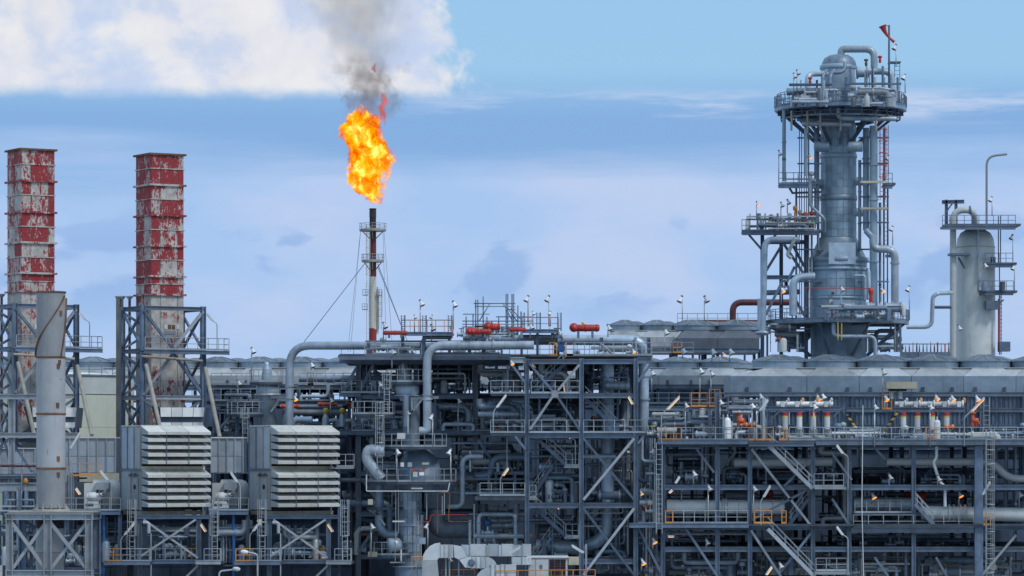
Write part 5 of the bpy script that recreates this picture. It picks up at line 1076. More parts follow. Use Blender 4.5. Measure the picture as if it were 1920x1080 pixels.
    lathe(t, 'red_valve', 1633, Y-7, [(2, 570), (4, 562), (2.5, 556), (5, 548), (5, 540), (0, 539)], 'red', 12); lathe(t, 'grey_pot', 1693, Y-6, [(5, 592), (5, 572), (2, 568)], 'vessel', 12)
    pipe([(1508, 540, Y-6.4), (1632, 541, Y-6.4)], 1.6, 'red', par=t, name='red_line', n=6)
    MB().box(P(1554, 0, Y).x, P(1559, 0, Y).x, Y-55*kk, Y-53*kk, Z(554, Y), Z(550, Y)).build('port', 'maroon', t); MB().box(P(1550, 0, Y).x, P(1556, 0, Y).x, Y-55*kk, Y-53*kk, Z(570, Y), Z(564, Y)).build('tag_plate', 'cream', t)
    # red caged ladder on the right
    ladder(t, P(1648, 0, Y).x, Z(380, Y), Z(245, Y), Y-3.5, .5, True, 'red'); ladder(t, P(1656, 0, Y).x, Z(470, Y), Z(240, Y), Y-3, .35, False, 'steel_dark')
    for y in (347, 396): MB().box(P(1606, 0, Y).x, P(1656, 0, Y).x, Y-4, Y-3.6, Z(y+2, Y), Z(y-2, Y)).build('pipe_bracket', 'cream', t)
    # ---- top works
    pipe([(1577, 106, Y), (1577, 92, Y), (1639, 92, Y-.5), (1639, 128, Y-.5)], 13, 'clad', par=t, name='overhead_pipe', n=16, rib=.35, rd=.06, bend=1.0)
    pipe([(1514, 190, Y-4), (1514, 139, Y-4), (1550, 138, Y-2)], 10, 'clad', par=t, name='loop_pipe', n=14, rib=.4, bend=.8); pipe([(1475, 172, Y-4.5), (1530, 171, Y-4.5)], 14, 'clad_blue', par=t, name='manifold', n=16); pipe([(1530, 170, Y-4.8), (1574, 170, Y-4.8), (1574, 186, Y-4.8)], 8, 'clad', par=t, name='manifold', n=12, bend=.4); pipe([(1574, 179, Y-4.8), (1574, 183, Y-4.8)], 8.8, 'blue', par=t, name='blue_band', n=12)
    for x in (1542, 1556): pipe([(x, 170, Y-4), (x+1, 142, Y-4), (x+8, 132, Y-3)], 6, 'clad_blue', par=t, name='spool', n=10)
    pipe([(1558, 136, Y-3.4), (1577, 136, Y-3.4), (1584, 130, Y-3.2), (1584, 118, Y-3)], 7, 'clad_blue', par=t, name='spool', n=10, bend=.4)
    pipe([(1606, 136, Y-3), (1628, 135, Y-3)], 19, 'clad', par=t, name='drum', n=18, flanges=((0, .05), (0, .9))); pipe([(1628, 134, Y-3), (1672, 134, Y-3), (1672, 180, Y-3), (1606, 178, Y-4)], 12, 'clad', par=t, name='loop_pipe', n=14, bend=.8, rib=.4, rd=.03)
    pipe([(1600, 178, Y-4.6), (1592, 178, Y-4.6), (1592, 196, Y-4.6)], 10, 'clad', par=t, name='spool', n=12, bend=.4)
    pipe([(1572, 203, Y-5), (1572, 221, Y-5), (1680, 223, Y-4)], 9, 'clad', par=t, name='hanging_pipe', n=12, rib=.4); pipe([(1504, 232, Y-4), (1596, 233, Y-4)], 9, 'clad', par=t, name='hanging_pipe', n=12, rib=.4); pipe([(1494, 225, Y-3), (1570, 223, Y-3)], 5, 'clad_blue', par=t, name='hanging_pipe', n=10)
    for x, y, m_ in ((1519, 148, 'red'), (1650, 108, 'red'), (1624, 114, 'rust'), (1612, 166, 'red')): lathe(t, 'valve', x, Y-5, [(2, y+10), (3, y+5), (1.4, y+2), (4, y), (4, y-3), (0, y-4)], m_, 12)
    for x in (1594, 1636, 1655): MB().bar(P(x, 200, Y-4), P(x, 124, Y-4), .2).build('pipe_post', 'steel', t)
    for i in range(5): MB().bar(P(1622+i*4, 176, Y-4.2), P(1622+i*4, 132, Y-4.2), .1).build('cage_bar', 'steel_pale', t)
    ladder(t, P(1676, 0, Y).x, Z(203, Y), Z(122, Y), Y-3, .5, False, 'steel'); MB().box(P(1660, 0, Y).x, P(1682, 0, Y).x, Y-3.5, Y-2, Z(124.5, Y), Z(122.5, Y)).build('top_grating', 'steel', t)
    rr = random.Random(5)
    for i in range(14):
        x = rr.uniform(1470, 1690); y = rr.uniform(176, 198); w = rr.uniform(2, 6); MB().box(P(x, 0, Y).x, P(x+w, 0, Y).x, Y-5.2, Y-4.8, Z(200, Y), Z(y, Y)).build('instrument_box', rr.choice(('steel', 'steel_pale', 'clad_blue', 'clad')), t)
    for i, x in enumerate((1402, 1428, 1452)): lathe(t, 'pot', x, Y-2, [(4.5, 430), (4.5, 412), (2, 408)], ('panel_white', 'clad', 'clad')[i], 12)
    pipe([(1442, 410, Y-2.4), (1462, 409, Y-2.4), (1466, 432, Y-2.4)], 10, 'clad', par=t, name='loop_pipe', n=12, bend=.5)
    for i, (x, y, m_) in enumerate(((1491, 390, 'orange'), (1500, 398, 'tan'), (1510, 402, 'redorange'), (1522, 400, 'red'), (1498, 410, 'clad'), (1480, 404, 'clad'), (1514, 414, 'clad'), (1526, 418, 'green'))): lathe(t, 'valve', x, Y-2.4, [(2.4, 432), (2.4, y+9), (1.4, y+6), (4.4, y+3), (4.4, y-3), (0, y-5)], m_, 12)
    return t
tall_column()
pipe([(1374, 604, 80), (1374, 567, 80), (1482, 567, 80)], 12, 'maroon', 'dark red pipe bending left of the tall column above the dark coolers', bend=1.2, n=16); pipe([(1285, 603, 97), (1432, 603, 97)], 7, 'maroon', 'dark red horizontal pipe behind the top of the dark coolers', n=12)
def windsock():
    Y = 40; t = thing('windsock', 'red windsock on a dark pole at the top of the tall column', 'windsock', P(1667, 130, Y)); MB().rod(P(1667, 200, Y), P(1667, 47, Y), .1, 8).build('pole', 'steel_dark', t)
    pts = [P(1655, 49, Y), P(1658, 57, Y), P(1663, 66, Y), P(1670, 73, Y), P(1677, 79, Y)]; rs = [.34, .22, .12, .11, .16]; vs, fs = [], []; n = 12
    for i, p in enumerate(pts):
        d = (pts[min(i+1, 4)]-pts[max(i-1, 0)]).normalized(); a = d.cross(Vector((0, 1, 0))).normalized(); b = Vector((0, 1, 0))
        vs += [p+(a*math.cos(j*math.tau/n)+b*math.sin(j*math.tau/n))*rs[i] for j in range(n)]
    for i in range(4): fs += [(i*n+j, i*n+(j+1) % n, (i+1)*n+(j+1) % n, (i+1)*n+j) for j in range(n)]
    MB().add(vs, fs, True).build('sock', 'red', t); MB().lathe(P(1655, 49, Y), [(.32, -.06), (.38, -.06), (.38, .06), (.32, .06)], 14, Vector((-.4, 0, 1))).build('hoop', 'red', t); MB().rod(P(1656, 47, Y), P(1667, 49, Y), .03).build('swivel_arm', 'steel_dark', t)
windsock()
# ================================================================ pale vessel at the right edge
def pale_vessel():
    Y = 74; cx = 1829; t = thing('pale_vessel', 'pale grey domed vessel with side platforms at the right edge', 'column', Vector((P(cx, 0, Y).x, Y, 0))); kk = k(Y)
    lathe(t, 'shell', cx, Y, [(37, 900), (37, 560), (36, 464)], 'vessel', 40); lathe(t, 'dome', cx, Y, [(36, 464), (34, 448), (28, 437), (17, 430), (0, 428)], 'vessel', 40); lathe(t, 'seam', cx, Y, [(36.2, 465), (36.8, 464.5), (36.8, 463), (36.2, 462.5)], 'cream', 40)
    for (x0, x1, y, d) in ((1767, 1904, 424, 4), (1848, 1899, 495, 3), (1835, 1900, 547, 3)):
        MB().box(P(x0, 0, Y).x, P(x1, 0, Y).x, Y-d, Y+2, Z(y+4, Y), Z(y, Y)).build('platform', 'steel_dark', t); handrail(t, [P(x0, y, Y+2), P(x0, y, Y-d), P(x1, y, Y-d), P(x1, y, Y+2)], 1.15, 'steel', .8); beam(t, P(x0, y+3, Y-d-.05), P(x1, y+3, Y-d-.05), .14, .4, 'steel')
    for x, s_ in ((1770, 0), (1788, 0)): column(t, P(x, 0, Y).x, Z(424, Y), Z(377, Y), Y-2, .3, 'steel')
    beam(t, P(1766, 379, Y-2), P(1808, 378, Y-2), .3, .4, 'steel'); brace(t, P(1772, 400, Y-2), P(1786, 381, Y-2), .16)
    pipe([(1787, 900, Y-2.6), (1787, 395, Y-2.6), (1826, 393, Y-2.6), (1829, 426, Y-1)], 12, 'vessel', par=t, name='overhead_pipe', n=18, bend=1.6, flanges=((1, .82),), fm='steel'); pipe([(1850, 424, Y), (1850, 293, Y), (1888, 289, Y)], 4.4, 'stackgrey', par=t, name='vent_pipe', n=10, bend=1.2)
    pipe([(1834, 430, Y-2.3), (1834, 525, Y-2.3)], 3.4, 'clad', par=t, name='small_riser', n=8)
    MB().box(P(1773, 0, Y).x, P(1812, 0, Y).x, Y-3.4, Y-1.6, Z(482, Y), Z(478, Y)).build('pipe_guide', 'steel', t); brace(t, P(1797, 483, Y-2.5), P(1809, 503, Y-2), .16, 'steel')
    MB().box(P(1842, 0, Y).x, P(1866, 0, Y).x, Y-3, Y-1.6, Z(582, Y), Z(566, Y)).build('bracket', 'steel', t); brace(t, P(1860, 580, Y-2), P(1882, 562, Y-2), .14)
    for (x, y0, y1, m_) in ((1874, 665, 495, 'steel_dark'), (1877, 665, 545, 'red'), (1872, 660, 560, 'red'), (1872, 495, 405, 'steel_dark'), (1876, 495, 405, 'steel_dark')): pipe([(x, y0, Y-2), (x, y1, Y-2)], 2, m_, par=t, name='ladder_stile', n=6)
    for i in range(16): MB().bar(P(1872, 655-i*7, Y-2.05), P(1879, 655-i*7, Y-2.05), .06).build('rung', 'red', t)
    MB().box(P(1868, 0, Y).x, P(1888, 0, Y).x, Y-2.6, Y-1, Z(660, Y), Z(642, Y)).build('foot_cage', 'steel', t); lathe(t, 'pot', 1846, Y-3.4, [(6, 546), (6, 532), (3, 528)], 'steel', 12); lathe(t, 'pot', 1880, Y-3.4, [(5, 546), (5, 528)], 'steel_dark', 10); lathe(t, 'pot', 1862, Y-2.6, [(5, 494), (5, 482)], 'steel_dark', 10)
    lathe(t, 'stain_patch', cx-13, Y-.0, [(0.01, 466), (0.01, 465)], 'cream', 3)
pale_vessel()
pipe([(1700, 613, 60), (1747, 613, 60), (1749, 556, 60), (1758, 550, 60), (1784, 549, 62)], 8, 'clad', 'thin clad pipe stepping up from the tall column to the pale vessel', bend=.8, n=12, rib=.4); pipe([(1752, 576, 61), (1784, 576, 61)], 6, 'clad_dark', 'short dark pipe joined to the pale vessel below the stepping pipe', n=10)
def far_skid(x, i):
    Y = 120; t = thing('far_valve_skid', ('small rusty valve skid on the horizon nearest the tall column', 'small rusty valve skid on the horizon in the middle of three', 'small rusty valve skid on the horizon beside the pale vessel')[i], 'skid', P(x, 668, Y), 0, 'valve skids on the horizon'); rr = random.Random(i)
    for j in range(5): lathe(t, 'riser', x-14+j*7, Y, [(1.6, 670), (1.6, 655-rr.uniform(-6, 14)), (.6, 640+rr.uniform(0, 8))], rr.choice(('rust', 'steel_pale', 'redorange', 'steel')), 6)
    MB().rod(P(x-18, 645, Y-.5), P(x+18, 645, Y-.5), .06).build('rail', 'rust', t); MB().box(P(x-16, 0, Y).x, P(x+16, 0, Y).x, Y-.3, Y+1, Z(672, Y), Z(660, Y)).build('base', 'steel', t)
for i, x in enumerate((1705, 1738, 1772)): far_skid(x, i)
# ================================================================ flare
def flare():
    Y = 300; cx = 699; t = thing('flare_stack', 'slim flare riser, sooty on top over dark red and white bands, with guy wires', 'flare', Vector((P(cx, 0, Y).x, Y, 0))); kk = k(Y)
    lathe(t, 'riser', cx, Y, [(7, 1000), (7, 600), (6.2, 420), (6, 394)], 'flarepaint', 20); lathe(t, 'tip', cx, Y, [(6, 395), (6.8, 393), (6.8, 391), (5, 390.6)], 'soot', 20); lathe(t, 'tip_shield', cx, Y, [(6.5, 408), (6.5, 396)], 'soot', 20)
    for y, r in ((431, 25), (489, 21)):
        rplat(t, cx, Y, r, y, 0, 360, seg=12, mat='tan', rin=5, th=.25, step=1.3)
        for a in range(0, 360, 90): d = Vector((math.cos(rad(a)), math.sin(rad(a)), 0)); o = P(cx, y+2, Y); brace(t, o+d*r*.8*kk, P(cx, y+16, Y)+d*6*kk, .16, 'tan')
    ladder(t, P(691, 0, Y).x, Z(540, Y), Z(425, Y), Y-1, .5, True, 'cream'); ladder(t, P(690, 0, Y).x, Z(640, Y), Z(530, Y), Y-1, .45, False, 'tan')
    lathe(t, 'pilot_riser', 708, Y, [(2, 625), (2, 555), (1.2, 538)], 'cream', 10); ladder(t, P(713, 0, Y).x, Z(618, Y), Z(545, Y), Y-.5, .45, True, 'tan'); MB().tube([P(708, 622, Y), P(703, 628, Y)], .2, 8).build('pilot_elbow', 'cream', t)
    for x, y in ((685, 553), (711, 553), (684, 580)): MB().box(P(x-5, 0, Y).x, P(x+5, 0, Y).x, Y-.8, Y+.8, Z(y+1, Y), Z(y, Y)).build('balcony', 'tan', t); handrail(t, [P(x-5, y, Y-.8), P(x+5, y, Y-.8)], .95, 'steel', .5, False)
    for (a, b, y2) in (((684, 494), (540, 680), 20), ((708, 494), (760, 630), -40), ((708, 500), (764, 640), -42), ((676, 434), (652, 660), 60), ((676, 434), (657, 660), -10), ((720, 434), (735, 640), 60), ((718, 434), (724, 640), 20)): MB().rod(P(*a, Y), P(*b, Y+y2*.5), .03 if a[1] < 480 else .06, 5).build('guy_wire', 'steel', t)
flare()
def flame_mat(name, prof, cold, hot_bias, sig, soft=0.55, amp=2.3):
    """burning gas as a volume: a turbulent column round a wandering axis (metres, object space), bright yellow heart to dark red rim"""
    m = bpy.data.materials.new(name); m.use_nodes = True; t = m.node_tree; t.nodes.clear(); L_ = t.links.new
    out = t.nodes.new('ShaderNodeOutputMaterial'); tc_ = t.nodes.new('ShaderNodeTexCoord'); pos = tc_.outputs['Object']
    def noise(vec, s, d, r=.6, off=(0, 0, 0), st=(1, 1, 1)):
        mp = t.nodes.new('ShaderNodeMapping'); mp.inputs['Location'].default_value = off; mp.inputs['Scale'].default_value = st; L_(vec, mp.inputs[0])
        n = t.nodes.new('ShaderNodeTexNoise'); n.inputs['Scale'].default_value = s; n.inputs['Detail'].default_value = d; n.inputs['Roughness'].default_value = r; n.inputs['Distortion'].default_value = .4; L_(mp.outputs[0], n.inputs['Vector']); return n
    nz = noise(pos, .42, 3, .55); vs_ = t.nodes.new('ShaderNodeVectorMath'); vs_.operation = 'SUBTRACT'; L_(nz.outputs['Color'], vs_.inputs[0]); vs_.inputs[1].default_value = (.5, .5, .5)
    sc = t.nodes.new('ShaderNodeVectorMath'); sc.operation = 'SCALE'; L_(vs_.outputs[0], sc.inputs[0]); sc.inputs[3].default_value = 2.8
    ad = t.nodes.new('ShaderNodeVectorMath'); ad.operation = 'ADD'; L_(pos, ad.inputs[0]); L_(sc.outputs[0], ad.inputs[1]); wp = ad.outputs[0]
    s = t.nodes.new('ShaderNodeSeparateXYZ'); L_(wp, s.inputs[0])
    h0, h1 = prof[0][0], prof[-1][0]
    zf = mmath(t, 'DIVIDE', mmath(t, 'SUBTRACT', s.outputs[2], h0), h1-h0, True)
    def curve(idx, lo, hi):
        n = t.nodes.new('ShaderNodeFloatCurve'); c = n.mapping.curves[0]
        while len(c.points) < len(prof): c.points.new(.5, .5)
        for p, row in zip(c.points, prof): p.location = ((row[0]-h0)/(h1-h0), (row[idx]-lo)/(hi-lo))
        n.mapping.update(); L_(zf, n.inputs['Value']); return mmath(t, 'ADD', mmath(t, 'MULTIPLY', n.outputs[0], hi-lo), lo)
    cxn = curve(1, -6, 6); rn = curve(2, 0, 6)
    dx = mmath(t, 'SUBTRACT', s.outputs[0], cxn); rad2 = mmath(t, 'SQRT', mmath(t, 'ADD', mmath(t, 'MULTIPLY', dx, dx), mmath(t, 'MULTIPLY', s.outputs[1], s.outputs[1])), 0)
    f1 = noise(wp, .62, 6, .6, (3, 7, 1), (1, 1, .75)).outputs[0]
    fld = mmath(t, 'ADD', mmath(t, 'SUBTRACT', rn, rad2), mmath(t, 'MULTIPLY', mmath(t, 'SUBTRACT', f1, .5), amp*3.2))
    mask = mramp(t, fld, 0.0, soft)
    mask = mmath(t, 'MULTIPLY', mask, mmath(t, 'GREATER_THAN', s.outputs[2], h0+.02))
    f2 = noise(wp, .62, 5, .58, (11, 2, 5), (1, 1, .7)).outputs[0]; f3 = noise(wp, .28, 2, .5, (1, 9, 4)).outputs[0]
    heat = mmath(t, 'ADD', mmath(t, 'ADD', mmath(t, 'MULTIPLY', f2, 1.0), mmath(t, 'MULTIPLY', f3, .85)), hot_bias)
    heat = mmath(t, 'ADD', heat, mramp(t, fld, 0.0, 1.3, -.20, .06))
    cr = t.nodes.new('ShaderNodeValToRGB'); L_(heat, cr.inputs[0]); e = cr.color_ramp.elements
    stops = cold
    while len(e) < len(stops): e.new(.5)
    for el, (p_, c_) in zip(e, stops): el.position = p_; el.color = (*c_, 1)
    em = t.nodes.new('ShaderNodeEmission'); L_(cr.outputs[0], em.inputs[0]); L_(mmath(t, 'MULTIPLY', mask, sig*1.0), em.inputs[1])
    ab = t.nodes.new('ShaderNodeVolumeAbsorption'); ab.inputs[0].default_value = (0, 0, 0, 1); L_(mmath(t, 'MULTIPLY', mask, sig), ab.inputs[1])
    a2 = t.nodes.new('ShaderNodeAddShader'); L_(em.outputs[0], a2.inputs[0]); L_(ab.outputs[0], a2.inputs[1]); L_(a2.outputs[0], out.inputs['Volume'])
    m.cycles.volume_step_rate = .12; MATS[name] = m
FY = 300; FK = k(FY); fz = lambda y: (388-y)*FK
prof = [(fz(y), (x-699)*FK, r*FK) for y, x, r in ((386, 701, 2), (374, 699, 9), (355, 692, 26), (335, 687, 31), (312, 694, 35), (290, 697, 36), (268, 684, 35), (248, 675, 35), (228, 678, 28), (212, 680, 16), (200, 680, 2))]
HOT = [(.28, (.42, .03, .0)), (.44, (.95, .13, .0)), (.58, (1.35, .40, .0)), (.70, (1.6, .78, .015)), (.88, (2.2, 1.7, .5))]
flame_mat('flame', prof, HOT, -.26, 2.6)
def vol(name, mat, x0, x1, y0, y1, d, label, cat, kind=None):
    o = P(699, 388, FY); b = MB(); b.box(P(x0, 0, FY).x, P(x1, 0, FY).x, FY-d, FY+d, Z(y1, FY), Z(y0, FY)); ob = b.build(name, mat, origin=o); tag(ob, label, cat, None, kind); return ob
vol('flare_flame', 'flame', 618, 755, 186, 388, 5.5, 'tall bright yellow and orange gas flame above the flare riser', 'flame')
wprof = [(fz(238), (722-699)*FK, .0), (fz(222), (719-699)*FK, .55), (fz(205), (716-699)*FK, .62), (fz(190), (722-699)*FK, .5), (fz(170), (716-699)*FK, .2), (fz(140), (708-699)*FK, .15), (fz(122), (702-699)*FK, .6), (fz(112), (704-699)*FK, 0)]
flame_mat('flame_wisp', wprof, [(.3, (.20, .01, .012)), (.55, (.55, .03, .02)), (.8, (.9, .12, .05))], -.02, 2.2, .5, .6)
vol('flame_wisp', 'flame_wisp', 640, 745, 100, 240, 3, 'dark red detached wisps of flame in the smoke above the flare', 'flame')
def smoke():
    m = bpy.data.materials.new('smoke'); m.use_nodes = True; t = m.node_tree; t.nodes.clear(); L_ = t.links.new
    out = t.nodes.new('ShaderNodeOutputMaterial'); tc_ = t.nodes.new('ShaderNodeTexCoord'); pos = tc_.outputs['Object']; s = t.nodes.new('ShaderNodeSeparateXYZ'); L_(pos, s.inputs[0])
    z = s.outputs[2]; cx_ = mmath(t, 'MULTIPLY', mmath(t, 'SUBTRACT', z, fz(200)), -.16)
    rr_ = mmath(t, 'ADD', mmath(t, 'MULTIPLY', mmath(t, 'SUBTRACT', z, fz(230)), .34), 3.4)
    dx = mmath(t, 'SUBTRACT', s.outputs[0], cx_); rd_ = mmath(t, 'SQRT', mmath(t, 'ADD', mmath(t, 'MULTIPLY', dx, dx), mmath(t, 'MULTIPLY', s.outputs[1], s.outputs[1])), 0)
    n1 = mnoise(t, pos, .26, 6, .62, (1, 1, .8)); n2 = mnoise(t, pos, .42, 6, .65, (1, 1, .85))
    f = mmath(t, 'ADD', mmath(t, 'SUBTRACT', mmath(t, 'SUBTRACT', rr_, rd_), 1.2), mmath(t, 'MULTIPLY', mmath(t, 'SUBTRACT', n1, .5), 24))
    hi_ = mmath(t, 'MULTIPLY', mmath(t, 'MULTIPLY', mramp(t, f, -.6, 4.0), mramp(t, z, fz(190), fz(90))), .045)
    f2 = mmath(t, 'ADD', mmath(t, 'SUBTRACT', mmath(t, 'ADD', 4.2, mmath(t, 'MULTIPLY', mmath(t, 'SUBTRACT', z, fz(200)), .10)), rd_), mmath(t, 'MULTIPLY', mmath(t, 'SUBTRACT', n2, .52), 26))
    lo_ = mmath(t, 'MULTIPLY', mmath(t, 'MULTIPLY', mramp(t, f2, 0, 2.4), mmath(t, 'MULTIPLY', mramp(t, z, fz(232), fz(195)), mramp(t, z, fz(150), fz(90), 1, .12))), .17)
    d = mmath(t, 'ADD', hi_, lo_); cl = mmix(t, mramp(t, z, fz(170), fz(80)), (.40, .29, .25), (.74, .65, .57))
    pv = t.nodes.new('ShaderNodeVolumePrincipled'); L_(cl, pv.inputs['Color']); L_(d, pv.inputs['Density']); pv.inputs['Anisotropy'].default_value = .2; L_(pv.outputs[0], out.inputs['Volume'])
    m.cycles.volume_step_rate = .3; MATS['smoke'] = m
smoke()
vol('smoke', 'smoke', 520, 800, -120, 246, 13, 'thin grey brown smoke rising above the flare flame', 'smoke', 'stuff')
# ================================================================ piping manifolds that fill the bays
def valve_shape(b):
    b.lathe(Vector((0, 0, 0)), [(.0, -.34), (.2, -.34), (.2, -.26), (.1, -.22), (.2, 0), (.1, .22), (.2, .26), (.2, .34), (0, .34)], 10, Vector((1, 0, 0))); b.cone(Vector((0, 0, .1)), Vector((0, 0, .42)), .08, .05, 8)
def wheel_shape(b): wheel(b, Vector((0, 0, .46)), .2, Vector((0, 0, 1)))
def act_shape(b): b.lathe(Vector((0, 0, .4)), [(.06, 0), (.24, .05), (.24, .3), (.1, .38), (0, .4)], 10)
TONES = ('clad_blue', 'clad_blue', 'clad', 'steel', 'clad', 'galv', 'clad_dark', 'steel_pale', 'vessel')
ACC = ('redorange', 'yellow', 'white', 'galv', 'galv', 'blue', 'cream', 'red')
def manifold(x0, x1, yc, yf, Y0, Y1, label, seed, dens=1.0, acc=.25, tones=TONES, low=False):
    """one connected set of pipes, valves, pots and trays between the photo rows yc (ceiling) and yf (floor)"""
    rr = random.Random(seed); t = thing('piping_manifold', label, 'piping', P((x0+x1)/2, yf, Y0), 0, 'pipe and valve manifolds inside the modules')
    w, h = x1-x0, yf-yc; n = int(max(4, w*h/250*dens))
    if Y0 >= 4: Y0 = max(1.6, Y0-3)
    Yr = lambda: Y0+(Y1-Y0)*rr.random()**1.6
    for i in range(int(n*.34)):                       # runs along the bay
        Y = Yr(); y = yc+h*(rr.uniform(.08, .9) if not low else rr.uniform(.35, .9)); a = x0+w*rr.uniform(0, .35); b = x1-w*rr.uniform(0, .35); d = rr.choice((3, 4, 5, 6, 8, 10, 13)) if h > 40 else rr.choice((2, 3, 4, 5, 7))
        pts = [(a, y, Y), (b, y, Y)]
        if rr.random() < .6: pts.append((b, yf if rr.random() < .6 else yc, Y))
        if rr.random() < .35: pts.insert(0, (a, yf if rr.random() < .5 else yc, Y))
        rib = .3 if d > 7 and rr.random() < .5 else 0
        p = pipe(pts, d, rr.choice(tones), par=t, n=10, rib=rib, flanges=[(rr.randrange(len(pts)-1), rr.uniform(.2, .8)) for _ in range(rr.randrange(3))], fm='clad')
    for i in range(int(n*.24)):                       # risers
        Y = Yr(); x = x0+w*rr.random(); d = rr.choice((1.5, 2, 2.5, 3, 4, 6)); pipe([(x, yc if rr.random() < .6 else yc+h*.4, Y), (x, yf, Y)], d, rr.choice(tones), par=t, n=8, name='riser', flanges=[(0, rr.uniform(.3, .9))], fm='galv')
    for i in range(int(n*.22)):                       # valves
        p = P(x0+w*rr.uniform(.05, .95), yf-rr.uniform(4, min(22, h*.6)), Yr()); s = rr.uniform(.8, 1.5); col = rr.choice(ACC) if rr.random() < acc else rr.choice(tones)
        v = put('valve', shared('valve', valve_shape, rr.choice(('clad', 'galv', 'steel'))), t, p, 0, (s, s, s)); hw = rr.random() < .6
        v2 = put('hand_wheel' if hw else 'actuator', shared('wheel', wheel_shape, col) if hw else shared('act', act_shape, col), v, p); v2.location = (0, 0, 0)
    for i in range(int(n*.12)):                       # pots and small drums
        Y = Yr(); x = x0+w*rr.uniform(.08, .92); r = rr.uniform(3, 8 if h > 40 else 4); hh = min(h*.7, r*rr.uniform(2.5, 6))
        lathe(t, 'pot', x, Y, [(r, yf), (r, yf-hh), (r*.7, yf-hh-r*.4), (r*.2, yf-hh-r*.6)], rr.choice(tones), 14)
    for i in range(int(n*.10)):                       # horizontal drums on saddles
        Y = Yr(); r = rr.uniform(4, 9 if h > 40 else 4.5); x = x0+w*rr.uniform(.05, .6); L_ = rr.uniform(3, 6)*r
        d = pipe([(x, yf-r*1.7, Y), (min(x+L_, x1), yf-r*1.7, Y)], r*2, rr.choice(tones), par=t, n=14, name='drum', flanges=((0, .1), (0, .9)), fm='clad'); MB().box(P(x+L_*.2, 0, Y).x, P(x+L_*.3, 0, Y).x, Y-.3, Y+.3, Z(yf, Y), Z(yf-r, Y)).build('saddle', 'steel', d)
    for i in range(int(n*.10)):                       # cabinets, junction boxes
        Y = Y0+rr.uniform(0, 1.2); x = x0+w*rr.random(); y = yf-rr.uniform(4, h*.6); a, b = rr.uniform(2, 5), rr.uniform(2, 6); MB().box(P(x, 0, Y).x, P(x+a, 0, Y).x, Y, Y+.3, Z(y+b, Y), Z(y, Y)).build('junction_box', rr.choice(ACC) if rr.random() < acc*1.6 else 'steel_pale', t)
    if h > 30:
        for i in range(2):                            # cable trays and supports under the ceiling
            Y = Yr(); y = yc+h*rr.uniform(.12, .3); MB().box(P(x0, 0, Y).x, P(x1, 0, Y).x, Y, Y+.5, Z(y+2.6, Y), Z(y, Y)).build('cable_tray', rr.choice(('galv', 'steel', 'steel_dark')), t)
        for i in range(max(1, int(w/45))):
            Y = Yr(); x = x0+w*rr.random(); MB().bar(P(x, yc, Y), P(x, yf, Y), .2).build('pipe_stanchion', 'steel', t)
    return t
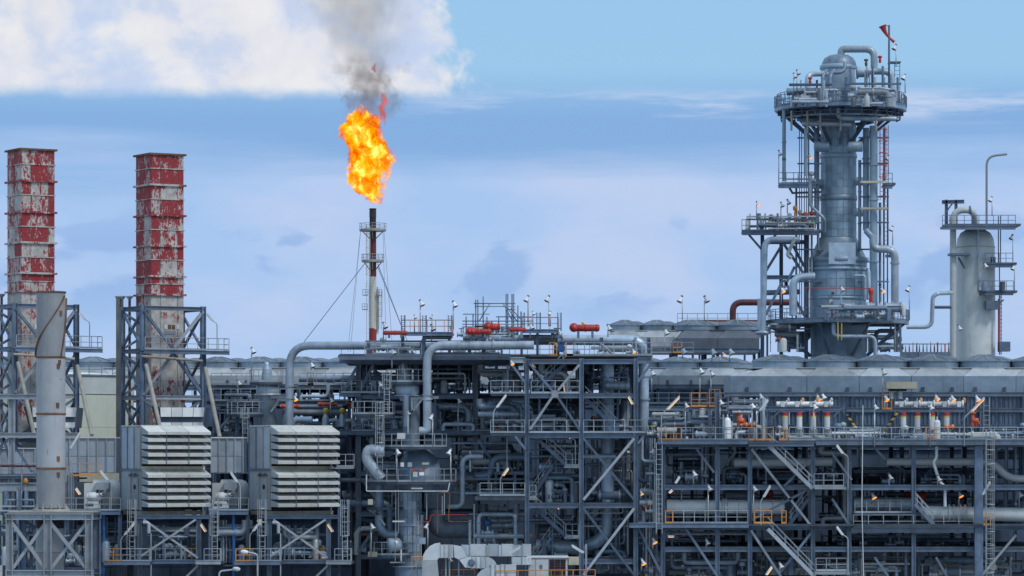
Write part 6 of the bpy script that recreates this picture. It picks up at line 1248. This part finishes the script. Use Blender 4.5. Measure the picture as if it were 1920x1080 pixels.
BAYS = [
 (993, 1087, 682, 738, 5, 15, 'pipes and valves in the top left bay of the stair module'), (1095, 1190, 682, 738, 7, 15, 'pipes and valves in the top right bay of the stair module'),
 (993, 1087, 748, 813, 5, 15, 'pipes and valves in the second storey behind the stair braces'), (1095, 1190, 748, 813, 7, 15, 'pipes and valves in the second storey beside the fat upright duct'),
 (993, 1087, 825, 885, 6, 15, 'pipes and valves in the third storey behind the lower stairs'), (993, 1087, 886, 944, 6, 15, 'pipes and valves just above the long middle beam of the stair module'), (1095, 1190, 825, 944, 7, 15, 'pipes and valves behind the upper large cross brace'),
 (993, 1087, 955, 1049, 6, 15, 'pipes and valves behind the lowest stairs'), (1095, 1190, 955, 1075, 7, 15, 'pipes and valves behind the lower large cross brace'),
 (680, 775, 684, 738, 12, 24, 'pipes and valves high behind the head of the process column'), (790, 888, 684, 738, 12, 24, 'pipes and valves under the upper deck right of the process column head'), (896, 984, 684, 738, 6, 20, 'pipes and valves under the upper deck left of the stair module'),
 (680, 775, 748, 810, 12, 24, 'pipes and valves behind the middle of the process column'), (812, 888, 748, 808, 11, 22, 'pipes and valves right of the arching clad pipe'), (896, 984, 748, 808, 5, 18, 'pipes and yellow valves left of the stair module at mid height'),
 (680, 775, 820, 884, 12, 24, 'dim pipes left of the process column below the middle beam'), (845, 984, 820, 884, 9, 22, 'dim pipes between the process column and the stairs, upper storey'), (845, 984, 890, 930, 9, 20, 'dim pipes between the process column and the stairs, lower storey'), (640, 745, 920, 1040, 12, 24, 'dim pipes low on the left of the process column'), (880, 984, 945, 1020, 6, 18, 'dim pipes above the white air ducts'),
 (1250, 1340, 838, 908, 5, 15, 'dim pipes in the upper left bay of the right module'), (1350, 1402, 838, 908, 6, 15, 'dim pipes between the second and third posts of the right module'), (1412, 1520, 880, 908, 6, 15, 'dim pipes behind the long diagonal brace of the right module'), (1530, 1590, 838, 908, 6, 15, 'dim pipes behind the upper stair landing of the right module'), (1600, 1710, 876, 910, 6, 15, 'dim pipes behind the thin white hanging line'), (1720, 1830, 876, 910, 6, 15, 'dim pipes behind the white crooked pipe'), (1845, 1925, 838, 985, 6, 15, 'dim pipes behind the caged ladder at the right edge'),
 (1250, 1340, 918, 980, 8, 15, 'dim pipes behind the long light grey pipe, left half'), (1350, 1470, 918, 980, 8, 15, 'dim pipes behind the long light grey pipe, right half'), (1530, 1590, 918, 985, 6, 15, 'dim pipes behind the middle post pair of the right module'), (1600, 1830, 920, 988, 8, 15, 'dim pipes behind the banded exchanger of the right module'),
 (1250, 1400, 992, 1024, 5, 15, 'dim pipes under the lower walkway at the left of the right module'), (1410, 1520, 992, 1078, 6, 15, 'dim pipes behind the lowest flight of stairs on the right'), (1530, 1830, 1000, 1026, 6, 15, 'dim pipes under the lower walkway at the right'), (1250, 1400, 1036, 1085, 2, 12, 'pipes and valves along the bottom edge left of the right stairs'), (1530, 1710, 1036, 1085, 4, 12, 'pipes and cabinets along the bottom edge right of the right stairs'), (1720, 1925, 1044, 1085, 4, 12, 'dim pipes in the bottom right corner'),
 (1198, 1238, 822, 980, 1, 8, 'thin white and grey lines between the stair module and the right module, upper part'), (1198, 1238, 990, 1085, 1, 8, 'thin white and grey lines between the stair module and the right module, lower part'),
 (1218, 1292, 772, 826, 2, 7, 'red and grey valves at the left end of the right deck'), (1296, 1345, 768, 826, 3, 7, 'pipes and valves beside the tall post of the right deck'), (1355, 1435, 745, 826, 5, 10, 'pipes behind the left white bottle'), (1440, 1580, 806, 826, 1, 5, 'small valves at the feet of the left red-topped cylinders'), (1558, 1665, 800, 826, 0, 4, 'coloured small valves in front of the striped braces'), (1668, 1800, 808, 826, 1, 4, 'small valves at the feet of the right red-topped cylinders'), (1830, 1925, 800, 826, 2, 6, 'pipes beside the ladder at the right end of the deck'),
 (404, 470, 725, 752, 25, 38, 'pipes in the top storey behind the filter house ladder'), (530, 655, 722, 752, 25, 38, 'pipes in the top storey right of the clad column'), (404, 470, 757, 812, 25, 38, 'pipes behind the left of the rear module'), (530, 655, 757, 812, 25, 38, 'pipes and valves below the red pipe of the rear module'),
 (150, 255, 970, 1055, 5, 11, 'pipes under the left turbine machinery'), (275, 370, 985, 1052, 4, 11, 'pipes under the left filter house'), (395, 490, 975, 1055, 5, 11, 'pipes under the turbine machinery between the filter houses'), (510, 620, 985, 1052, 4, 11, 'pipes under the right filter house'), (-5, 70, 920, 1060, 5, 13, 'pipes at the far left edge below the red pipe'),
 (100, 160, 985, 1060, 0, 8, 'pipes behind the braced stand of the grey stack'), (692, 790, 640, 668, 5, 11, 'pipes and valves along the left end of the upper deck'), (800, 960, 650, 668, 5, 12, 'pipes under the arching pipe on the upper deck'), (1062, 1215, 650, 668, 6, 12, 'pipes at the right end of the upper deck'), (858, 978, 612, 640, 4, 9, 'valves and boxes at the foot of the scaffolding'), (790, 860, 628, 642, 3, 8, 'small pipework under the left orange-railed platform'), (985, 1060, 622, 640, 4, 8, 'small pipework under the platform with ladders'), (1480, 1560, 150, 200, 36, 42, 'pipes and valves crowded on the left of the top round platform'), (1590, 1690, 145, 200, 36, 42, 'pipes and valves crowded on the right of the top round platform'), (1535, 1690, 565, 601, 36, 40, 'small pipework on the lower round platform of the tall column'), (1400, 1530, 400, 433, 41, 45, 'small pipework on the left side platform of the tall column'), (1465, 1528, 325, 345, 41, 44, 'small pipework on the upper left side platform'), (1440, 1520, 606, 660, 42, 50, 'dim pipework under the lower round platform, left'), (1625, 1690, 608, 660, 42, 50, 'dim pipework under the lower round platform, right'),
 (1218, 1370, 762, 800, 60, 68, 'pipes below the pale coolers right of the stair module'),
]
HIGH = {'thin': 1.6, 'small': 2.2, 'red ': 1.9, 'colo': 2.6, 'valv': 2.0}
for i, (x0, x1, yc, yf, a, b, lab) in enumerate(BAYS):
    manifold(x0, x1, yc, yf, a, b, lab, 100+i, HIGH.get(lab[:4], 1.0), .55 if lab[:4] in HIGH else .22)
# fat dim vessels in the depth of the modules
for i, (x0, x1, y, d, Y, lab) in enumerate(((815, 895, 705, 26, 20, 'fat dark drum under the upper deck right of the process column'), (1000, 1080, 758, 18, 12, 'fat grey drum in the second storey behind the stair braces'), (900, 985, 905, 30, 16, 'fat dim drum left of the lower stairs'), (1360, 1480, 895, 34, 14, 'fat dim drum in the upper storey of the right module'), (1600, 1720, 893, 34, 15, 'fat dim drum behind the thin white hanging line'), (1720, 1830, 890, 26, 13, 'dim ribbed drum behind the white crooked pipe'), (1005, 1085, 905, 26, 14, 'fat dim drum behind the middle flights of stairs'), (640, 740, 960, 30, 20, 'fat dim drum low left of the process column'))):
    t = thing('horizontal_drum', lab, 'drum', P(x0, y+d, Y), 0, 'fat drums inside the modules'); r = d/2*k(Y); L_ = (x1-x0)*k(Y)
    MB().lathe(P(x0, y, Y), [(0, -r*.5), (r*.6, -r*.4), (r*.93, -r*.15), (r, .1), (r, L_-.1), (r*.93, L_+r*.15), (r*.6, L_+r*.4), (0, L_+r*.5)], 24, Vector((1, 0, 0))).build('shell', 'clad_blue' if i % 2 else 'clad_dark', t)
    for f in (.2, .5, .8): MB().lathe(P(x0+(x1-x0)*f, y, Y), [(r, -.05), (r*1.03, -.05), (r*1.03, .05), (r, .05)], 24, Vector((1, 0, 0))).build('band', 'clad', t)
    for f in (.2, .8): x = P(x0+(x1-x0)*f, 0, Y).x; MB().box(x-.2, x+.2, Y-r*.7, Y+r*.7, Z(y+d*.5+8, Y), Z(y+d*.35, Y)).build('saddle', 'steel', t)
for i, (x, y0, y1, d, Y, lab) in enumerate(((824, 716, 805, 20, 14, 'dark upright cylinder right of the arching clad pipe'), (1022, 825, 940, 22, 13, 'dim upright cylinder behind the third storey stairs'), (1368, 990, 1090, 22, 12, 'dim upright cylinder near the bottom left of the right module'), (1222, 905, 985, 16, 3, 'dark upright cylinder between the stair module and the right module'), (1105, 690, 735, 16, 13, 'grey upright cylinder in the top right bay of the stair module'), (1160, 745, 810, 20, 13, 'grey upright cylinder beside the fat upright duct'))):
    t = thing('upright_drum', lab, 'drum', P(x, y1, Y), 0, 'upright drums inside the modules'); r = d/2; lathe(t, 'shell', x, Y, [(r, y1), (r, y0+r*.5), (r*.8, y0+r*.2), (r*.4, y0), (0, y0)], 'clad_blue' if i % 2 == 0 else 'clad_dark', 24); lathe(t, 'band', x, Y, [(r, (y0+y1)/2+1), (r+.7, (y0+y1)/2+1), (r+.7, (y0+y1)/2-1), (r, (y0+y1)/2-1)], 'clad', 24)
# ================================================================ white air ducts and plant cabin at the bottom centre
def air_ducts():
    Y = -8.0; t = thing('air_duct', 'white rectangular ventilation ducts with bends at the bottom centre', 'duct', P(860, 1085, Y)); d = Vector((0, 1.25, 0)); d2 = Vector((0, 1.1, 0))
    def arc(cx, cy, r, a0, a1, n=5): return [(cx+r*math.cos(rad(a0+(a1-a0)*i/n)), cy-r*math.sin(rad(a0+(a1-a0)*i/n))) for i in range(n+1)]
    def sec(pts, yy, dd, nm='duct_section', m_='airduct'):
        o = MB().prism([P(x, y, yy) for x, y in pts], dd).build(nm, m_, t)
        if len(pts) == 4 and abs(pts[0][1]-pts[1][1]) < .1: MB().prism([P(x, y, yy-.05) for x, y in ((pts[0][0]-.7, pts[0][1]-.9), (pts[0][0]+.9, pts[0][1]-.9), (pts[0][0]+.9, pts[3][1]+.9), (pts[0][0]-.7, pts[3][1]+.9))], dd*1.08).build('flange', 'galv', o)
    sec(arc(825, 1051, 33, 180, 90)+arc(825, 1051, 5, 90, 180), Y, d, 'bend'); sec([(792, 1051.5), (820, 1051.5), (824, 1100), (793, 1100)], Y, d)
    for a, b in ((825.6, 833), (833.6, 841), (841.6, 850)): sec([(a, 1022), (b, 1022), (b, 1046), (a, 1046)], Y+.02, d)
    sec([(850.6, 1022.5), (865, 1025), (874, 1044), (860, 1049), (852, 1045)], Y, d, 'bend'); sec([(874.6, 1044.5), (884, 1045), (884, 1065), (872, 1064), (861, 1049.5)], Y+.03, d, 'bend')
    for a, b in ((884.6, 893), (893.6, 901), (901.6, 910)): sec([(a, 1045), (b, 1045), (b, 1065.5), (a, 1065.5)], Y+.05, d)
    sec(arc(910.6, 1067, 22, 90, 15)+arc(910.6, 1067, 3, 15, 90), Y+.05, d, 'bend')
    for i, (a, b) in enumerate(((866, 880), (881, 911), (912, 915), (916, 934), (935, 940), (941, 962), (963, 979), (980, 996))): sec([(a, 1020.5 if i % 2 else 1022), (b, 1020.5 if i % 2 else 1022), (b, 1043), (a, 1043)], Y+1.6, d2, 'upper_section', 'airduct' if i % 3 else 'duct')
    sec(arc(920, 1094, 30, 180, 90)+arc(920, 1094, 4, 90, 180), Y-.9, d2, 'bend')
    for a, b in ((920.6, 928), (928.6, 938), (938.6, 946), (946.6, 968)): sec([(a, 1060 if b < 940 else 1059), (b, 1060 if b < 940 else 1059), (b, 1082), (a, 1082)], Y-.9, d2)
    for a, b in ((960, 978), (979, 996)): sec([(a, 1045), (b, 1045), (b, 1059), (a, 1059)], Y+.9, d2)
    MB().lathe(P(884, 1055, Y-.1), [(0, -.02), (.3, 0), (.22, .06)], 12, Vector((0, -1, 0))).build('damper', 'steel', t)
    for x in (836, 843, 860): MB().bar(P(x, 1047, Y+.6), P(x, 1100, Y+.6), .12).build('hanger', 'steel_pale', t)
air_ducts()
def cabin():
    Y = -6.5; t = thing('plant_cabin', 'white plant cabin with dark louvre doors at the bottom centre', 'cabin', P(1030, 1095, Y)); X = lambda x: P(x, 0, Y).x
    MB().box(X(990), X(1064), Y+.1, Y+3, Z(1130, Y), Z(1046, Y)).build('body', 'panel_white', t)
    for a, b in ((991, 1004), (1005, 1028)): MB().box(X(a), X(b), Y+.0, Y+.08, Z(1110, Y), Z(1048, Y)).build('wall_panel', 'white', t)
    for i in range(3): 
        g_ = MB().box(X(1030+i*10.5), X(1039.5+i*10.5), Y+.03, Y+.08, Z(1110, Y), Z(1049, Y)).build('louvre_door', 'black', t)
        for j in range(7): MB().box(X(1030.6+i*10.5), X(1039+i*10.5), Y-.02, Y+.02, Z(1053+j*5, Y), Z(1051.6+j*5, Y)).build('slat', 'maroon', g_)
    MB().box(X(988), X(1066), Y-.1, Y+3.1, Z(1045.7, Y), Z(1043.5, Y)).build('roof', 'white', t); MB().box(X(1066.5), X(1086), Y+1, Y+2, Z(1060, Y), Z(1045, Y)).build('cable_box', 'cream', t); MB().box(X(1012), X(1017), Y-.05, Y-.01, Z(1066, Y), Z(1059, Y)).build('meter', 'steel', t); MB().bar(P(1099, 1100, Y), P(1099, 1020, Y), .16).build('mast', 'galv', t)
cabin()
def orange_walk():
    Y = -9; t = thing('orange_railing', 'long orange railing along the bottom edge in front of the white ducts', 'railing', P(1020, 1095, Y)); handrail(t, [P(930, 1094, Y), P(1116, 1092, Y)], 1.05, 'orange', .95, False, 'top_rail'); handrail(t, [P(772, 1080, Y+3), P(793, 1080, Y+3)], 1.6, 'orange', .4, False, 'side_rail'); handrail(t, [P(828, 1092, Y+3), P(890, 1092, Y+3)], 1.05, 'orange', .9, False, 'rear_rail')
    MB().box(P(772, 0, Y).x, P(1118, 0, Y).x, Y-.1, Y+4, Z(1098, Y), Z(1094, Y)).build('deck', 'deck', t)
orange_walk()
# ================================================================ lamps
LG = 'white bell floodlights'; TG = 'slanted tube lights'
def bell(x, y, yb, Y, label, lit=False, s=1.0, flip=1):
    s *= .78
    t = thing('floodlight', label, 'lamp', P(x-3*flip*s, max(y+4, yb), Y), 0, LG); c = P(x, y, Y); ax = Vector((flip*.42, -.25, -.85)).normalized(); q = .27*s
    MB().lathe(c, [(.04, -q*1.5), (q*.5, -q*1.4), (q*.55, -q*.5), (q*.75, 0), (q*1.15, q*.75), (q*1.12, q*.78), (q*.6, q*.35)], 14, ax).build('head', 'white', t); MB().lathe(c, [(q*1.0, q*.62), (q*.95, q*(.95 if lit else .68)), (0, q*(1.1 if lit else .7))], 12, ax).build('lens', 'lit' if lit else 'steel_dark', t)
    MB().lathe(c, [(0, -q*2.1), (q*.5, -q*2.05), (q*.52, -q*1.45), (0, -q*1.4)], 12, ax).build('gear_box', 'steel', t)
    if yb > y: MB().rod(P(x-4*flip*s, y+1, Y+.05), P(x-4*flip*s, yb, Y+.05), .05, 6).build('pole', 'galv', t); MB().rod(P(x-4*flip*s, y+1, Y+.05), c, .035, 5).build('arm', 'galv', t)
    return t
def tube(x0, y0, x1, y1, yb, Y, label, lit=False, px=None):
    """linear light: (x0,y0) lower end on its pole, (x1,y1) upper tip"""
    t = thing('tube_light', label, 'lamp', P(x0, max(yb, y0), Y), 0, TG); a, b = P(x0, y0, Y), P(x1, y1, Y); d = (b-a).normalized(); nrm = Vector((d.z, 0, -d.x)); nrm = nrm if nrm.z < 0 else -nrm
    MB().bar(a, b, .2, .15, nrm).build('housing', 'white', t); MB().bar(a.lerp(b, .08)+nrm*.1+Vector((0, -.04, 0)), a.lerp(b, .92)+nrm*.1+Vector((0, -.04, 0)), .13, .07, nrm).build('diffuser', 'tube_lit' if lit else 'panel_white', t)
    if yb > y0:
        xp = px if px is not None else x0-(x1-x0)*.35; MB().tube([a, P(xp, y0+abs(y1-y0)*.35, Y), P(xp, yb, Y)], .05, 6, .5).build('pole', 'galv', t)
    return t
for x, y, yb, Y, lab, *o in (
 (791, 570, 626, 3, 'tall floodlight over the left orange-railed platform'), (853, 572, 620, 3, 'tall floodlight left of the scaffolding'), (987, 562, 612, 4, 'tall floodlight right of the scaffolding, left of two', False, 1, -1), (1026, 562, 612, 4, 'tall floodlight above the ladders, right of two', False, 1, -1),
 (779, 595, 626, 3, 'small floodlight on the left orange-railed platform, left one', False, .6), (808, 595, 626, 3, 'small floodlight on the left orange-railed platform, right one', False, .6, -1), (722, 612, 640, 5, 'floodlight beside the flare riser'), (812, 616, 640, 2.6, 'low floodlight under the left orange rails'), (1001, 588, 612, 4, 'small floodlight among the ladders, left one', False, .6), (1030, 588, 612, 4, 'small floodlight among the ladders, right one', False, .6, -1),
 (846, 617, 617, 2.6, 'small lit orange lamp at the right end of the orange rails', True, .7), (1188, 659, 659, 4, 'lit orange lamp below the thick pipe at the right end of the upper deck', True, .8), (960, 681, 681, -1, 'lit orange lamp under the left end of the stair module top beam', True, .8), (1143, 616, 632, 4, 'floodlight in front of the small pale coolers'), (997, 614, 636, 3, 'low floodlight beside the red drum under the ladders'), 
 (475, 659, 715, 16, 'floodlight on a thin pole above the clad column behind the right filter house'), (586, 686, 722, 23, 'floodlight on a short pole over the dark header pipe'), (449, 720, 752, 23, 'floodlight low behind the right filter house roof'), (738, 661, 690, 2, 'floodlight in front of the upper deck above the process column'), (714, 722, 745, 3, 'floodlight left of the process column head'), (623, 752, 780, 19, 'floodlight between the yellow valves'), (554, 748, 748, 18, 'lit orange lamp beside the tall arching pipe', True, .9),
 (862, 753, 812, 6, 'floodlight on a pole right of the arching pipe'), (899, 755, 775, 6, 'small floodlight beside the post left of the stairs', False, .8), (747, 849, 903, -1, 'floodlight on the wide platform of the process column, left one'), (842, 849, 903, -1, 'floodlight on the wide platform of the process column, right one', False, 1, -1), (808, 784, 838, -1, 'floodlight beside the elbow of the arching pipe', False, 1, -1), (699, 989, 1045, -1, 'floodlight low left of the process column'), (799, 988, 1030, -1, 'floodlight low right of the process column', False, 1, -1), (845, 1052, 1090, -6, 'floodlight between the white air ducts'),
 (1275, 563, 602, 94, 'floodlight on the skyline left of the dark red pipe, left one', False, 1.4, -1), (1325, 563, 602, 94, 'floodlight on the skyline left of the dark red pipe, right one', False, 1.4), (1284, 660, 672, 58, 'floodlight below the small pale coolers', False, 1.3), (1339, 661, 678, 58, 'floodlight below the dark coolers, left one', False, 1.3), (1372, 661, 678, 58, 'floodlight below the dark coolers, right one', False, 1.3), (1250, 624, 660, 70, 'floodlight on a pole in front of the small pale coolers', False, 1.2), (1357, 664, 664, 58, 'lit orange lamp below the dark coolers', True, .8),
 (1225, 701, 740, 40, 'floodlight right of the thick dropping pipe'), (1316, 697, 762, 40, 'floodlight on a tall pole before the pale coolers', False, 1.2), (1336, 702, 745, 40, 'floodlight beside the tall pole before the pale coolers'), (1428, 745, 768, 3, 'floodlight left of the white header'), (1545, 745, 768, 3, 'unlit floodlight above the left white header'), (1535, 747, 747, 3.4, 'lit orange floodlight above the left white header', True), (1288, 762, 830, -1, 'floodlight at the left end of the right deck'), (1353, 756, 790, 1, 'floodlight beside the tall post of the right deck'), (1413, 763, 826, -1, 'floodlight behind the left orange gate of the right deck'), (1529, 764, 830, -1, 'floodlight in front of the third red-topped cylinder'),
 (1662, 748, 775, 3, 'lit floodlight beside the orange gate on the rack', True), (1757, 747, 760, 3, 'lit floodlight above the right white header, left one', True), (1787, 748, 760, 3, 'lit floodlight above the right white header, right one', True), (1833, 748, 775, 3, 'lit floodlight left of the ladder on the right deck', True), (1643, 765, 838, -1.4, 'floodlight on a pole in front of the striped braces'), (1747, 765, 838, -1.4, 'floodlight on a pole in front of the right white bottle'), (1658, 699, 740, 3, 'floodlight on a pole before the large cooler bank'),
 (1303, 890, 908, -.5, 'floodlight in the upper left bay of the right module'), (1281, 917, 940, 1, 'floodlight above the left end of the long light grey pipe'), (1331, 917, 984, -1, 'floodlight on a pole before the long light grey pipe'), (1416, 918, 984, -1, 'floodlight on a pole beside the dark red motor'), (1223, 848, 870, 0, 'floodlight right of the stair module at mid height', False, 1, -1), (1670, 896, 912, 0, 'floodlight on the beam right of the hanging line'), (1761, 899, 912, 0, 'floodlight on the beam beside the white crooked pipe'), (1638, 931, 945, 1, 'lit orange lamp above the banded exchanger', True), (1801, 928, 950, 1, 'lit orange lamp above the flanged grey pipe', True), (1914, 928, 952, 1, 'floodlight at the right edge above the grey pipe'), (1327, 1018, 1030, 0, 'floodlight under the lower walkway on the right'), (1227, 1015, 1030, 0, 'lit floodlight between the two modules near the bottom', True), (1206, 1055, 1070, 0, 'lit floodlight near the bottom right of the stair module', True), (1203, 925, 935, 0, 'lit red-orange lamp right of the stair module', True, .7),
 (1465, 1062, 1085, -1, 'floodlight under the lowest stairs on the right'),
 (1491, 143, 176, 36, 'floodlight at the left rim of the top platform, lower one', False, .9), (1497, 137, 176, 37, 'floodlight at the left rim of the top platform, upper one', False, .9), (1677, 90, 125, 38, 'floodlight beside the windsock pole', False, 1, -1), (1694, 146, 175, 37, 'floodlight at the right rim of the top platform', False, 1, -1), (1463, 288, 346, 40, 'floodlight on the upper left side platform of the tall column', False, .9), (1421, 383, 410, 41, 'lit lamp on the left side platform of the tall column', True, .8), (1467, 385, 410, 41, 'floodlight on the left side platform, nearer the tall column', False, .9), (1479, 380, 400, 42, 'floodlight above the left side platform valves', False, .9), (1663, 297, 326, 41, 'floodlight on the right side platform of the tall column', False, .9, -1), (1671, 430, 460, 39, 'floodlight above the right loop pipe', False, .9, -1), (1580, 543, 600, 35, 'floodlight in the middle of the lower round platform'), (1468, 545, 570, 38, 'lit orange lamp left of the tall column', True), (1655, 545, 565, 37, 'lit orange lamp right of the tall column', True), (1702, 543, 600, 37, 'floodlight at the right rim of the lower round platform', False, 1, -1),
 (1857, 375, 405, 72, 'floodlight on top of the pale vessel', False, 1, -1), (1896, 446, 490, 71, 'floodlight on the upper side platform of the pale vessel', False, 1, -1), (1899, 503, 545, 71, 'floodlight on the lower side platform of the pale vessel', False, 1, -1), (1800, 616, 616, 69, 'floodlight on the side of the pale vessel', False, 1.1), (1849, 499, 499, 70, 'floodlight below the upper side platform of the pale vessel', False, 1.0), (1519, 294, 294, 40, 'lit orange lamp on the upper left of the tall column', True, .8)):
    bell(x, y, yb, Y, lab, *o)
for x0, y0, x1, y1, yb, Y, lab, *o in (
 (160, 599, 149, 586, 652, 12, 'unlit tube light over the platform of the leftmost chimney tower', False, 168), (400, 602, 388, 588, 656, 12, 'unlit tube light over the platform of the right chimney tower', False, 407), (132, 841, 150, 811, 900, 1, 'tube light between the grey stack and the left filter house', False, 124), (203, 900, 188, 882, 955, 0, 'tube light above the left turbine machinery'), (151, 927, 143, 915, 927, 0, 'lit tube light beside the grey stack', True), (233, 1003, 252, 980, 1050, -2, 'tube light under the left filter house'), (387, 997, 377, 982, 997, -1.5, 'lit tube light under the right end of the left filter house', True), (446, 904, 433, 885, 955, 0, 'tube light above the machinery between the filter houses'), (474, 996, 490, 974, 1050, -2, 'tube light under the right filter house'), (625, 997, 615, 982, 997, -1.5, 'lit tube light under the right end of the right filter house', True), (490, 985, 484, 974, 985, 0, 'lit tube light behind the ladder of the right filter house', True),
 (931, 764, 949, 740, 812, -1, 'tube light on a curved pole left of the stair module'), (1187, 758, 1179, 743, 758, -1, 'lit tube light in the right bay of the stair module', True), (942, 892, 953, 877, 930, -1, 'lit tube light left of the lower stairs', True), (1071, 822, 1065, 815, 870, .5, 'lit tube light over the third flight of stairs', True, 1079), (1050, 954, 1043, 947, 954, .5, 'lit tube light over the lowest flight of stairs', True), (954, 1037, 976, 1025, 1037, -9.3, 'white tube light in front of the upper white duct'), (1095, 1036, 1072, 1022, 1036, -8, 'white tube light on the mast beside the plant cabin'), (1004, 690, 1000, 682, 690, 1, 'lit tube light under the upper deck above the top stairs', True), (1062, 741, 1058, 718, 741, 2, 'orange lit tube light behind the top stairs', True),
 (1250, 768, 1274, 743, 830, -1.3, 'lit tube light on a curved pole at the left end of the right deck', True, 1240), (1424, 770, 1440, 749, 826, -1.3, 'tube light on a curved pole left of the red-topped cylinders'), (1266, 906, 1274, 893, 906, -.6, 'tube light inside the upper left bay of the right module'), (1260, 918, 1254, 924, 918, -.6, 'small lit tube light under the beam at the left of the right module', True), (1431, 932, 1444, 910, 984, -1, 'tube light above the lower orange gate of the right module'), (1820, 772, 1846, 745, 836, -1.3, 'lit tube light beside the ladder on the right deck', True, 1808), (1581, 850, 1569, 834, 916, -1.8, 'tube light above the upper stair landing', False, 1590), (1842, 928, 1856, 903, 928, -1.5, 'tube light on the caged ladder at the right'), (1581, 1003, 1569, 987, 1072, -1.8, 'tube light above the lower stair landing', False, 1590), (1436, 1078, 1447, 1062, 1078, -1, 'lit tube light under the lowest stairs on the right', True), (1252, 1005, 1264, 1005, 1005, 0, 'lit orange tube light under the left walkway of the right module', True)):
    tube(x0, y0, x1, y1, yb, Y, lab, *o)
def street_lamp(x, y, xp, yb, label):
    Y = -14; t = thing('street_lamp', label, 'lamp', P(xp, 1120, Y), 0, 'street lamps at the bottom left'); MB().tube([P(x+8, y+1, Y), P(xp, y+5, Y), P(xp, yb, Y)], .07, 8, .3).build('pole', 'galv', t)
    MB().lathe(P(x-4, y, Y), [(0, 0), (.14, .08), (.19, .35), (.12, .6), (0, .64)], 12, Vector((1, 0, -.12))).build('lamp_head', 'white', t)
street_lamp(455, 1034, 483, 1120, 'street lamp in front of the right filter house stand, taller one'); street_lamp(440, 1066, 411, 1120, 'street lamp at the bottom edge left of the taller one')
